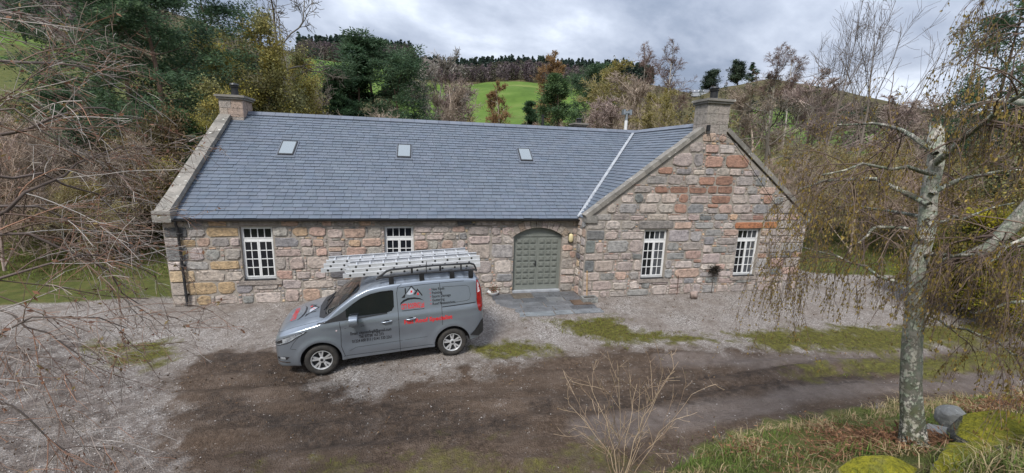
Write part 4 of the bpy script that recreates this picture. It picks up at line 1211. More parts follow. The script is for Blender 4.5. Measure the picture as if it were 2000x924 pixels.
F = [(i * nr_ + k, (i + 1) * nr_ + k, (i + 1) * nr_ + (k + 1) % nr_, i * nr_ + (k + 1) % nr_) for i in range(len(rings) - 1) for k in range(nr_)]
F.append(tuple(range(nr_))); F.append(tuple(range((len(rings) - 1) * nr_, len(rings) * nr_))[::-1])
V = (wx(V) * KV).tolist()
body_me = make_mesh('body', V, F, (M['van_paint'], M['dark_trim']))
tmp = bpy.data.objects.new('tmp_body', body_me); COL.objects.link(tmp)
cuts = []
for ax in (AXF, AXR):
    for sg in (-1, 1):
        cv, cf = lathe([(ARCH * KV, -0.20 * KV), (ARCH * KV, 0.20 * KV)], 56, axis='y')
        cv = (np.array(cv) + np.array((ax * KV, sg * 0.83 * KV, 0.335 * KV))).tolist()
        cm = make_mesh('cut', cv, cf, (M['dark_trim'],))
        bm = bmesh.new(); bm.from_mesh(cm); bmesh.ops.recalc_face_normals(bm, faces=bm.faces); bm.to_mesh(cm); bm.free()
        co = bpy.data.objects.new('cut', cm); COL.objects.link(co); cuts.append(co)
bm = bmesh.new(); bm.from_mesh(body_me); bmesh.ops.recalc_face_normals(bm, faces=bm.faces); bm.to_mesh(body_me); bm.free()
for co in cuts:
    md = tmp.modifiers.new('b', 'BOOLEAN'); md.operation = 'DIFFERENCE'; md.object = co; md.solver = 'EXACT'
    md.material_mode = 'TRANSFER'
dg = bpy.context.evaluated_depsgraph_get()
cutme = bpy.data.meshes.new_from_object(tmp.evaluated_get(dg))
cutme.name = 'body'
for o_ in cuts + [tmp]: bpy.data.objects.remove(o_)
cutme.polygons.foreach_set('use_smooth', np.ones(len(cutme.polygons), dtype=bool))
cutme.set_sharp_from_angle(angle=R(38))

VM = Matrix.Rotation(VAN_A, 3, 'Z') @ Matrix.Rotation(VAN_P, 3, 'Y')
VO = Vector(_f3) - VM @ Vector((AXF * KV, -0.85 * KV, 0.0))
van = empty('panel_van', tuple(VO))
van.rotation_euler = (0, VAN_P, VAN_A)
tag(van, 'silver grey roofing firm panel van with red lettering parked on the gravel', 'van')
body = link('body', cutme, van)

def vobj(name, V, F, mat, parent=None, **k):
    return obj(name, (wx(V) * KV).tolist(), F, mat, parent or van, **k)
def on_side(pts, off, sg=-1):
    p = np.asarray(pts, float); y = shell_y(p[:, 0], p[:, 1]) + off
    return np.stack([p[:, 0], sg * y, p[:, 1]], 1)
def on_top(pts, off):
    p = np.asarray(pts, float); return np.stack([p[:, 0], p[:, 1], shell_z(p[:, 0], p[:, 1]) + off], 1)
def densify(poly, step):
    out = []
    for i in range(len(poly)):
        a, b = np.array(poly[i], float), np.array(poly[(i + 1) % len(poly)], float)
        n = max(1, int(np.linalg.norm(b - a) / step))
        out += [tuple(a + (b - a) * k / n) for k in range(n)]
    return out
def patch(poly, mapper, off, step=0.045, thick=0.006):
    """a flat outline (2D) laid over the curved shell as a thin plate"""
    bm = bmesh.new()
    vs = [bm.verts.new((p[0], p[1], 0)) for p in densify(poly, step)]
    f = bm.faces.new(vs)
    bmesh.ops.triangulate(bm, faces=[f])
    (x0, y0), (x1, y1) = np.min(np.array(poly), 0), np.max(np.array(poly), 0)
    for axis, lo, hi in ((0, x0, x1), (1, y0, y1)):
        k = lo + step
        while k < hi:
            no = (1, 0, 0) if axis == 0 else (0, 1, 0); co = (k, 0, 0) if axis == 0 else (0, k, 0)
            bmesh.ops.bisect_plane(bm, geom=bm.verts[:] + bm.edges[:] + bm.faces[:], plane_co=co, plane_no=no); k += step
    bmesh.ops.triangulate(bm, faces=bm.faces[:])
    bm.verts.index_update()
    P2 = [(v.co.x, v.co.y) for v in bm.verts]
    F = [tuple(v.index for v in f.verts) for f in bm.faces]
    E_ = [(e.verts[0].index, e.verts[1].index) for e in bm.edges if e.is_boundary]
    bm.free()
    T = mapper(P2, off); B = mapper(P2, off - thick)
    n = len(P2)
    return np.concatenate([T, B]), F + [(a, b, b + n, a + n) for a, b in E_]
def line(pts, width, mapper, off=0.0025, step=0.03):
    """a narrow strip along a 2D polyline on the shell"""
    P = []
    for a, b in zip(pts[:-1], pts[1:]):
        a, b = np.array(a, float), np.array(b, float); n = max(1, int(np.linalg.norm(b - a) / step))
        P += [a + (b - a) * k / n for k in range(n)]
    P.append(np.array(pts[-1], float)); P = np.array(P)
    T = np.gradient(P, axis=0); T /= np.linalg.norm(T, axis=1, keepdims=True) + 1e-9
    Nn = np.stack([-T[:, 1], T[:, 0]], 1) * width / 2
    A, B = mapper(P + Nn, off), mapper(P - Nn, off)
    n = len(P)
    return np.concatenate([A, B]), [(i, i + 1, n + i + 1, n + i) for i in range(n - 1)]

for sg in (-1, 1):
    ms = lambda p, o, sg=sg: on_side(p, o, sg)
    win = [(1.22, 1.16), (1.34, 1.29), (1.52, 1.42), (1.70, 1.53), (1.88, 1.595), (2.08, 1.625), (2.31, 1.635), (2.345, 1.62), (2.34, 1.29), (2.29, 1.21), (2.20, 1.185), (1.7, 1.15), (1.45, 1.14)]
    vobj('side_window', *patch(win, ms, 0.004), M['car_glass'], smooth=True)
    vobj('window_trim', *line([(0.86, 1.095), (1.05, 1.125), (1.35, 1.13), (1.7, 1.14), (2.20, 1.175)], 0.020, ms, 0.006), M['dark_trim'])
    vobj('quarter_trim', *patch([(0.84, 1.085), (1.10, 1.12), (1.40, 1.135), (1.40, 1.325), (1.24, 1.235), (1.05, 1.155)], ms, 0.0055), M['dark_trim'])
    for nm_, pts_ in (('door_seam', [(1.27, 1.10), (1.285, 0.9), (1.27, 0.6), (1.33, 0.36)]), ('door_seam', [(2.42, 0.29), (2.42, 1.10), (2.41, 1.56), (2.44, 1.69), (2.52, 1.735)]),
                      ('door_seam', [(3.33, 0.78), (3.33, 1.45), (3.31, 1.70)]), ('door_seam', [(1.30, 0.355), (2.2, 0.345), (3.12, 0.345)]), ('roof_seam', [(2.42, 1.665), (3.0, 1.69), (3.9, 1.685)])):
        vobj(nm_, *line(pts_, 0.0085, ms), M['seam'])
    vobj('door_rail', *line([(3.34, 1.175), (4.20, 1.195)], 0.018, ms, 0.004), M['seam'])
    vobj('shoulder_crease_shade', *line([(1.30, 0.955), (2.48, 0.985)], 0.006, ms, 0.002), M['seam'])  # thin dark strip: the shade along the shoulder crease, put in as colour
    vobj('shoulder_crease_shade', *line([(2.52, 0.986), (3.30, 1.0)], 0.006, ms, 0.002), M['seam'])
    vobj('panel_crease_shade', *line([(1.42, 0.46), (1.55, 0.52), (2.48, 0.535)], 0.005, ms, 0.002), M['seam'])  # likewise a dark strip drawing the shade of the lower crease
    vobj('panel_crease_shade', *line([(2.52, 0.537), (3.0, 0.55)], 0.005, ms, 0.002), M['seam'])
    vobj('panel_stamping', *line([(3.36, 1.60), (3.95, 1.585), (4.03, 1.55), (4.06, 1.38), (4.03, 1.28), (3.95, 1.255), (3.36, 1.235)], 0.006, ms, 0.002), M['seam'])
    for hx in (2.17, 2.66):
        vobj('handle_recess', *patch([(hx - 0.07, 1.0), (hx - 0.03, 1.035), (hx + 0.05, 1.035), (hx + 0.08, 1.005), (hx + 0.03, 0.985), (hx - 0.04, 0.985)], ms, 0.004, 0.03), M['dark_trim'])
        yb = float(side_y(hx, 1.0)); hb = MB()
        V_, F_ = tube([(hx - 0.09, sg * (yb + 0.01), 0.995), (hx - 0.05, sg * (yb + 0.035), 1.0), (hx + 0.06, sg * (yb + 0.035), 1.008), (hx + 0.10, sg * (yb + 0.01), 1.006)], 0.014, 8)
        vobj('door_handle', V_, F_, M['van_paint'], smooth=True)
    # lamps
    vobj('headlight', *patch([(0.045, 0.70), (0.05, 0.76), (0.13, 0.835), (0.30, 0.895), (0.50, 0.95), (0.66, 0.985), (0.60, 0.945), (0.47, 0.885), (0.36, 0.81), (0.28, 0.775), (0.16, 0.735)], ms, 0.006, 0.03), M['headlamp'], smooth=True)
    vobj('headlight_bezel', *line([(0.045, 0.70), (0.16, 0.732), (0.28, 0.772), (0.36, 0.807), (0.47, 0.882), (0.60, 0.942), (0.66, 0.985)], 0.014, ms, 0.010), M['dark_trim'])
    vobj('headlight_lens', *patch([(0.06, 0.72), (0.06, 0.75), (0.13, 0.81), (0.20, 0.835), (0.20, 0.765)], ms, 0.0075, 0.03), M['dark_trim'], smooth=True)
    vobj('fog_lamp', *patch([(0.06, 0.40), (0.06, 0.45), (0.22, 0.47), (0.30, 0.46), (0.24, 0.40)], ms, 0.005, 0.03), M['dark_trim'])
    vobj('fog_lamp_lens', *patch([(0.12, 0.405), (0.12, 0.455), (0.22, 0.46), (0.22, 0.405)], ms, 0.008, 0.03), M['headlamp'])
    vobj('bumper_lip', *line([(0.02, 0.375), (0.08, 0.355), (0.30, 0.345)], 0.022, ms, 0.010), M['chrome'])
    vobj('bumper_seam', *line([(0.55, 0.93), (0.40, 0.76), (0.33, 0.64), (0.44, 0.62)], 0.006, ms), M['seam'])
    vobj('tail_lamp', *patch([(4.27, 1.00), (4.22, 1.2), (4.235, 1.50), (4.25, 1.68), (4.30, 1.66), (4.385, 1.45), (4.405, 1.18), (4.40, 1.0), (4.34, 0.97)], ms, 0.008, 0.03), M['red_lens'], smooth=True)
    vobj('tail_lamp_lens', *patch([(4.262, 1.40), (4.258, 1.63), (4.30, 1.62), (4.33, 1.42)], ms, 0.011, 0.03), M['clear_lens'], smooth=True)
    vobj('rear_bumper', *patch([(4.02, 0.46), (4.15, 0.56), (4.34, 0.76), (4.41, 0.78), (4.41, 0.47), (4.25, 0.40)], ms, 0.022, 0.04, 0.03), M['dark_trim'], smooth=True)
    vobj('wing_badge', *patch([(1.19, 0.92), (1.19, 0.945), (1.215, 0.945), (1.215, 0.92)], ms, 0.006), M['clear_lens'])
    # wing mirror: a rounded shell on a foot
    V_, F_ = [], []
    nu, nv_ = 14, 8
    for i in range(nv_ + 1):
        a = -math.pi / 2 + math.pi * i / nv_
        for k in range(nu):
            t = 2 * math.pi * k / nu
            cx, sy, sz = math.sin(a), math.cos(a) * math.cos(t), math.cos(a) * math.sin(t)
            q = (abs(sy) ** 3 + abs(sz) ** 3 + 1e-9) ** (-1 / 3) * math.cos(a) if math.cos(a) > 1e-3 else 0
            V_.append((1.545 + 0.085 * (abs(cx) ** 0.8) * (1 if cx > 0 else -1), sg * (1.045 + 0.125 * math.cos(t) * q), 1.155 + 0.095 * math.sin(t) * q))
    for i in range(nv_):
        for k in range(nu): F_.append((i * nu + k, i * nu + (k + 1) % nu, (i + 1) * nu + (k + 1) % nu, (i + 1) * nu + k))
    mir = vobj('wing_mirror', V_, F_, M['van_paint'], smooth=True)
    vobj('mirror_glass', *([(1.636, sg * 0.94, 1.08), (1.636, sg * 1.15, 1.08), (1.636, sg * 1.15, 1.23), (1.636, sg * 0.94, 1.23)], [(0, 1, 2, 3)]), M['car_glass'], mir)
    vobj('mirror_foot', *tube([(1.50, sg * 0.86, 1.12), (1.52, sg * 0.96, 1.11), (1.54, sg * 1.03, 1.10)], [0.035, 0.03, 0.05], 8), M['dark_trim'], mir)

vobj('windscreen', *patch([(0.970, -0.60), (0.930, 0.0), (0.970, 0.60), (1.050, 0.72), (1.210, 0.745), (1.410, 0.71), (1.630, 0.665), (1.675, 0.55), (1.690, 0.0), (1.675, -0.55), (1.630, -0.665), (1.410, -0.71), (1.210, -0.745), (1.050, -0.72)], on_top, 0.004), M['car_glass'], smooth=True)
vobj('scuttle', *patch([(0.870, -0.62), (0.820, 0.0), (0.870, 0.62), (0.970, 0.74), (1.060, 0.735), (0.980, 0.60), (0.940, 0.0), (0.980, -0.60), (1.060, -0.735), (0.970, -0.74)], on_top, 0.006), M['dark_trim'])
for y0_, y1_ in ((-0.35, 0.25), (0.2, 0.62)):
    A = on_top([(0.93, y0_), (1.01, (y0_ + y1_) / 2), (1.07, y1_)], 0.018)
    vobj('wiper', *tube(A, 0.010, 6), M['dark_trim'])
vobj('bonnet_seam', *line([(0.10, -0.60), (0.2, -0.68), (0.45, -0.72), (0.75, -0.755), (0.95, -0.78)], 0.007, on_top), M['seam'])
vobj('bonnet_seam', *line([(0.10, 0.60), (0.2, 0.68), (0.45, 0.72), (0.75, 0.755), (0.95, 0.78)], 0.007, on_top), M['seam'])
vobj('bonnet_seam', *line([(0.10, -0.60), (0.075, -0.3), (0.07, 0.0), (0.075, 0.3), (0.10, 0.60)], 0.007, on_top), M['seam'])
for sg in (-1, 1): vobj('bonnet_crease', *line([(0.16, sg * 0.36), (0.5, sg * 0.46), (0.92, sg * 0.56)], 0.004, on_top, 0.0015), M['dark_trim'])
# grille across the nose
mb = MB()
for z in (0.52, 0.57, 0.62): mb.box(-0.012, 0.03, -0.46, 0.46, z, z + 0.022)
vobj('grille', mb.V, mb.F, M['dark_trim'])
vobj('grille_bar', *box(-0.016, 0.02, -0.48, 0.48, 0.655, 0.672), M['chrome'])


# ---- lettering
def text_mesh(body, size, shear=0.0, bold=0.0, spacing=1.0, stretch=1.0):
    cu = bpy.data.curves.new('t', 'FONT'); cu.body = body; cu.size = size; cu.shear = shear; cu.offset = bold; cu.space_character = spacing; cu.resolution_u = 3
    o_ = bpy.data.objects.new('t', cu); COL.objects.link(o_)
    dg = bpy.context.evaluated_depsgraph_get()
    m_ = o_.evaluated_get(dg).to_mesh()
    P = [(v.co.x * stretch, v.co.y) for v in m_.vertices]; F_ = [tuple(p.vertices) for p in m_.polygons]
    o_.evaluated_get(dg).to_mesh_clear(); bpy.data.objects.remove(o_)
    return np.array(P), F_
def lettering(name, body, x0, z0, width, height, mat, shear=0.0, bold=0.0, sg=-1):
    P, F_ = text_mesh(body, 1.0, shear, bold)
    w_ = P[:, 0].max() - P[:, 0].min()
    P = (P - np.array((P[:, 0].min(), 0))) * np.array((width / w_, height / 0.72))
    # front of the van is at small x; on the near (left) side text runs from front to rear
    T = on_side(np.stack([x0 + P[:, 0], z0 + P[:, 1]], 1), 0.0035, sg)
    if sg > 0: return
    vobj(name, T, [f[::-1] for f in F_], mat)
lettering('lettering', 'Email: cityroofing8@gmail.com', 1.46, 0.80, 0.80, 0.066, M['black_vinyl'], bold=0.012)
lettering('lettering', 'Tel: 07738 163 273', 1.62, 0.708, 0.48, 0.066, M['black_vinyl'], bold=0.012)
lettering('lettering', '01224 600 311 / 0141 530 2261', 1.48, 0.618, 0.78, 0.066, M['black_vinyl'], bold=0.012)
lettering('lettering', 'Flat Roof Specialist', 2.53, 0.90, 1.02, 0.092, M['red_vinyl'], bold=0.03)
for k, t in enumerate(('New Roofs', 'Pointing', 'Storm Damage', 'Guttering', 'Roof Restorations')):
    wd = (0.27, 0.22, 0.40, 0.26, 0.50)[k]
    lettering('lettering', t, 3.14, 1.545 - 0.077 * k, wd, 0.056, M['black_vinyl'], bold=0.014)
    vobj('bullet', *patch([(3.095, 1.56 - 0.075 * k), (3.113, 1.56 - 0.075 * k), (3.113, 1.575 - 0.075 * k), (3.095, 1.575 - 0.075 * k)], on_side, 0.0035), M['red_vinyl'])
def logo(mapper, ox, oz, s, ms_=1.0):
    Q = lambda pts: [(ox + a * s * ms_, oz + b * s) for a, b in pts]
    parts = [('logo_roof', [(0.06, 0.46), (0.20, 0.60), (0.22, 0.60), (0.22, 0.86), (0.27, 0.86), (0.27, 0.66), (0.50, 0.96), (0.72, 0.70), (0.68, 0.70), (0.50, 0.90), (0.24, 0.60), (0.21, 0.46)], M['black_vinyl']),
             ('logo_roof', [(0.58, 0.56), (0.76, 0.80), (0.96, 0.50), (0.93, 0.46), (0.76, 0.72), (0.66, 0.56)], M['black_vinyl']),
             ('logo_gable', [(0.40, 0.56), (0.28, 0.60), (0.50, 0.86), (0.62, 0.70), (0.54, 0.58)], M['pale_vinyl']),
             ('logo_window', [(0.46, 0.62), (0.46, 0.74), (0.54, 0.74), (0.54, 0.62)], M['red_vinyl']),
             ('logo_window', [(0.73, 0.52), (0.73, 0.62), (0.80, 0.62), (0.80, 0.52)], M['red_vinyl']),
             ('logo_swoosh', [(0.0, 0.16), (0.02, 0.27), (0.14, 0.37), (0.34, 0.44), (0.6, 0.44), (0.84, 0.38), (1.0, 0.27), (0.84, 0.33), (0.6, 0.37), (0.36, 0.36), (0.16, 0.29), (0.05, 0.22)], M['black_vinyl'])]
    for nm_, pts_, mt in parts: vobj(nm_, *patch(Q(pts_), mapper, 0.0035, 0.05, 0.002), mt)
logo(on_side, 2.47, 1.225, 0.49)
lettering('lettering', 'CITY ROOFING Ltd', 2.49, 1.215, 0.47, 0.115, M['red_vinyl'], bold=0.02)
vobj('logo_rule', *line([(2.50, 1.185), (2.96, 1.185)], 0.010, on_side, 0.0035), M['black_vinyl'])
# the same emblem on the bonnet, read from the front
def hood_map(p, o):
    p = np.asarray(p, float); return on_top(np.stack([p[:, 1], p[:, 0]], 1), o)
logo(hood_map, -0.42, 0.33, 0.50, 1.5)
P, F_ = text_mesh('CITY ROOFING Ltd', 1.0, 0, 0.02)
P = (P - P.min(0)) * np.array((0.70 / (P[:, 0].max() - P[:, 0].min()), 0.10 / 0.72)) + np.array((-0.36, 0.27))
vobj('bonnet_lettering', hood_map(P, 0.004), F_, M['red_vinyl'])

# ---- wheels
def wheel(ax, sg):
    wl = empty('wheel', (ax * KV, sg * 0.80 * KV, WR * KV), parent=van)
    s = KV * sg
    def wo(name, vf, mat, **k): return obj(name, (np.asarray(vf[0], float) * np.array((KV, s, KV))).tolist(), vf[1], mat, wl, **k)
    wo('tyre', lathe([(0.195, -0.10), (0.202, 0.085), (0.212, 0.098), (0.250, 0.112), (0.29, 0.108), (0.31, 0.094), (0.322, 0.07), (WR, 0.03), (WR, -0.04), (0.322, -0.07), (0.30, -0.10)], 48, 'y', True), M['tyre'], smooth=True, sharp=50)
    wo('rim', lathe([(0.199, 0.02), (0.189, 0.06), (0.189, 0.088), (0.197, 0.098), (0.206, 0.096), (0.208, 0.06), (0.208, 0.02)], 48, 'y', True), M['alloy'], smooth=True, sharp=50)
    wo('brake_disc', lathe([(0.0, 0.015), (0.188, 0.015), (0.188, 0.0), (0.0, 0.0)], 32, 'y'), M['dark_trim'])
    for k in range(5):
        a = 2 * math.pi * k / 5 + 0.35
        V_, F_ = [], []
        for d in (-1, 1):               # twin spokes
            b = len(V_)
            a0, a1 = a + d * 0.10, a + d * 0.19
            for r_, an, hw_ in ((0.05, a0, 0.014), (0.193, a1, 0.017)):
                t = np.array((-math.sin(an), math.cos(an)))
                c = np.array((math.cos(an), math.sin(an))) * r_
                for (tt, yy) in ((-1, 0.05), (-1, 0.078), (1, 0.078), (1, 0.05)):
                    q = c + t * hw_ * tt; V_.append((q[0], yy + (0.004 if r_ > 0.1 else 0), q[1]))
            F_ += [(b + i, b + (i + 1) % 4, b + 4 + (i + 1) % 4, b + 4 + i) for i in range(4)]
        wo('spoke', (V_, F_), M['alloy'])
    wo('hub_cap', lathe([(0.062, 0.05), (0.062, 0.084), (0.05, 0.09), (0.034, 0.088), (0.0, 0.088)], 20, 'y'), M['alloy'], smooth=True, sharp=40)
    wo('hub_badge', lathe([(0.03, 0.0885), (0.028, 0.092), (0.0, 0.092)], 16, 'y'), M['dark_trim'])
for ax in (AXF, AXR):
    for sg in (-1, 1): wheel(ax, sg)
for ax in (AXF, AXR): vobj('wheel_housing', *box(ax - 0.36, ax + 0.36, -0.62, 0.62, 0.30, 0.66), M['seam'])
vobj('underbody', *box(1.2, 3.2, -0.75, 0.75, 0.235, 0.30), M['seam'])

# ---- roof rack
rk = empty('roof_rack', (0, 0, 0), parent=van)
def rb(name, P, r_, mat=M['black_plastic']): 
    return obj(name, (wx(tube(P, r_, 8)[0]) * KV).tolist(), tube(P, r_, 8)[1], mat, rk, smooth=True, sharp=40)
RZ = 1.905
for sg in (-1, 1):
    y = sg * 0.70
    rb('side_rail', [(2.02, y, RZ - 0.03), (2.12, y, RZ), (3.0, y, RZ + 0.02), (4.22, y, RZ), (4.28, y, RZ - 0.03)], 0.027)
    rb('upper_rail', [(2.05, y, RZ), (2.14, y, RZ + 0.05), (2.24, y, RZ + 0.125), (2.34, y, RZ + 0.15), (3.2, y, RZ + 0.165), (4.10, y, RZ + 0.15), (4.20, y, RZ + 0.12), (4.25, y, RZ + 0.04), (4.26, y, RZ - 0.02)], 0.023)
    for x in (2.75, 3.35, 3.85): rb('rail_post', [(x, y, RZ), (x, y, RZ + 0.155)], 0.022)
    for x in (2.32, 2.95, 3.60, 4.02):
        fz = float(shell_z(x, 0.66))
        MB_ = MB(); MB_.box((x - 0.05) * KV, (x + 0.05) * KV, (y - 0.035) * KV, (y + 0.035) * KV, (fz - 0.02) * KV, RZ * KV)
        MB_.build('rack_foot', M['black_plastic'], rk)
for x in (2.32, 2.95, 3.60, 4.02): rb('cross_bar', [(x, -0.70, RZ + 0.005), (x, 0.70, RZ + 0.005)], 0.020)
rb('ladder_strap', [(3.05, -0.725, RZ), (3.05, -0.725, RZ + 0.19), (3.07, -0.68, RZ + 0.265)], 0.009)

# ---- ladders lying flat on the rack: each three sections nested
def ladder(x0, x1, yc, wdt, z0, tw, label, rows=3):
    base = VM @ Vector((x0 * KV, yc * KV, z0 * KV)) + VO
    ld = empty('extension_ladder', tuple(base)); ld.rotation_euler = (0, VAN_P, VAN_A + tw)
    tag(ld, label, 'ladder', 'ladders on the van roof')
    LN = x1 - x0
    for s in range(rows):
        sec = empty('ladder_section', (0.06 * s * KV, 0, 0.082 * s * KV), parent=ld)
        ln = LN - 0.06 * s; hw_ = wdt / 2 - 0.022 * s
        for sg in (-1, 1):
            # channel: web with two flanges
            mb = MB(); y = sg * hw_; i = -sg
            ys = sorted((y, y + i * 0.012)); mb.box(0, ln, ys[0], ys[1], 0.0, 0.074)
            ys = sorted((y, y + i * 0.032)); mb.box(0.0, ln, ys[0], ys[1], 0.0745, 0.081); mb.box(0.0, ln, ys[0], ys[1], -0.006, -0.0005)
            obj('stile', (np.array(mb.V) * KV).tolist(), mb.F, M['aluminium'], sec)
        x = 0.14; 
        while x < ln - 0.05:
            obj('rung', (np.array(tube([(x, -hw_ + 0.012, 0.038), (x, hw_ - 0.012, 0.038)], 0.017, 8)[0]) * KV).tolist(), tube([(0, 0, 0), (0, 1, 0)], 1, 8)[1], M['aluminium'], sec)
            for sg in (-1, 1):
                vf = lathe([(0.0, 0.0), (0.023, 0.0), (0.023, 0.004), (0.0, 0.004)], 10, 'y')
                obj('rung_socket', ((np.array(vf[0]) * np.array((1, sg, 1)) + np.array((x, sg * hw_, 0.038))) * KV).tolist(), vf[1], M['dark_trim'], sec)
            x += 0.27
ladder(1.38, 4.26, -0.40, 0.44, RZ + 0.03, 0.0, 'aluminium ladder on the near side of the van roof rack')
ladder(0.90, 4.10, 0.16, 0.46, RZ + 0.03, -0.012, 'aluminium ladder on the far side of the van roof, reaching past the bonnet end')

# ------------------------------------------------------------------ trees: branches grown level by level, all at once
def nrm_(v): return v / (np.linalg.norm(v, axis=-1, keepdims=True) + 1e-12)
def grow(g, base, dirs, length, r0, r1, n, wob, trop):
    """B polylines of n points; trop is a pull (x, y, z) that gathers along the branch"""
    B = len(base)
    P = np.zeros((B, n, 3)); P[:, 0] = base
    d = nrm_(np.asarray(dirs, float)); step = (np.asarray(length) / (n - 1))[:, None]
    trop = np.asarray(trop, float)
    for k in range(1, n):
        d = nrm_(d + g.normal(0, wob, (B, 3)) + trop / (n - 1))
        P[:, k] = P[:, k - 1] + d * step
    t = np.linspace(0, 1, n)[None]
    Rr = np.asarray(r0)[:, None] * (1 - t) + np.asarray(r1)[:, None] * t
    return P, Rr
def spawn(g, P, Rr, m, t0, t1, ang, ang_sd, lenf, n, wob, trop, rf, tip, up_bias=0.0, even=False):
    """m children on each parent branch"""
    B, np_, _ = P.shape
    t = g.uniform(t0, t1, (B, m)) if not even else np.linspace(t0, t1, m)[None] + g.uniform(-0.5, 0.5, (B, m)) * (t1 - t0) / m
    t = np.clip(t, 0, 0.999)
    f = t * (np_ - 1); i = f.astype(int); fr = (f - i)[..., None]
    bi = np.arange(B)[:, None]
    A, C_ = P[bi, i], P[bi, i + 1]
    pos = A * (1 - fr) + C_ * fr
    tan = nrm_(C_ - A)
    rp = Rr[bi, i] * (1 - fr[..., 0]) + Rr[bi, i + 1] * fr[..., 0]
    rv = nrm_(g.normal(0, 1, (B, m, 3)) + np.array((0, 0, up_bias)))
    side = nrm_(rv - (rv * tan).sum(-1, keepdims=True) * tan)
    a = np.radians(g.normal(ang, ang_sd, (B, m)))[..., None]
    d = tan * np.cos(a) + side * np.sin(a)
    plen = np.linalg.norm(np.diff(P, axis=1), axis=2).sum(1)[:, None]
    ln = lenf(g, plen, t)
    r0 = np.clip(rp * rf, tip, None)
    sh = B * m
    return grow(g, pos.reshape(sh, 3), d.reshape(sh, 3), ln.reshape(sh), r0.reshape(sh), np.full(sh, tip), n, wob, trop)
def tubes(P, Rr, sides):
    """mesh arrays for many branches at once (quads)"""
    B, n, _ = P.shape
    T = np.gradient(P, axis=1); T = nrm_(T)
    ref = np.where(np.abs(T[:, :1, 2:3]) < 0.85, np.array((0, 0, 1.0)), np.array((1.0, 0, 0)))
    A = nrm_(np.cross(T, np.broadcast_to(ref, T.shape))); Bn = np.cross(T, A)
    ph = 2 * np.pi * np.arange(sides) / sides
    V = P[:, :, None] + Rr[:, :, None, None] * (A[:, :, None] * np.cos(ph)[:, None] + Bn[:, :, None] * np.sin(ph)[:, None])
    idx = np.arange(B * n * sides).reshape(B, n, sides)
    nx_ = np.roll(idx, -1, axis=2)
    F = np.stack([idx[:, :-1], nx_[:, :-1], nx_[:, 1:], idx[:, 1:]], -1).reshape(-1, 4)
    return V.reshape(-1, 3), F
def cards(g, C_, size, asp=0.6, tri=False, dirs=None):
    """little leaf faces at the points C_ with random turn (or along dirs)"""
    n = len(C_)
    u = nrm_(g.normal(0, 1, (n, 3)) if dirs is None else dirs + g.normal(0, 0.25, (n, 3)))
    v = nrm_(np.cross(u, g.normal(0, 1, (n, 3))))
    s = (size * g.uniform(0.6, 1.4, n))[:, None]
    V = np.stack([C_ - u * s * 0.5, C_ + v * s * 0.5 * asp, C_ + u * s * 0.5, C_ - v * s * 0.5 * asp], 1).reshape(-1, 3)
    return V, np.arange(4 * n).reshape(n, 4)
class Acc:
    def __init__(s): s.V, s.F, s.T, s.n = [], [], [], 0
    def add(s, vf, tint):
        V, F = vf
        s.V.append(V); s.F.append(F + s.n); s.n += len(V)
        t = np.asarray(tint, float)
        s.T.append(np.broadcast_to(t, (len(V), 3)) if t.ndim == 1 else np.repeat(t, len(V) // len(t), axis=0))
        return s
    def mesh(s, name, mat, smooth=False):
        return make_mesh(name, np.concatenate(s.V), np.concatenate(s.F), (mat,), smooth, np.concatenate(s.T))
LIGHT = 1.0
def shades(g, n, cols, sd=0.14):
    c = LIGHT * np.array(cols)[g.integers(0, len(cols), n)]
    return np.clip(c * g.normal(1, sd, (n, 1)), 0.003, 1)

def trunk_of(g, H, r, lean=(0, 0), n=9, wob=0.05, top_r=0.02):
    return grow(g, np.zeros((1, 3)), np.array([[lean[0], lean[1], 1.0]]), np.array([H]), np.array([r]), np.array([top_r]), n, wob, (0, 0, 0.25))

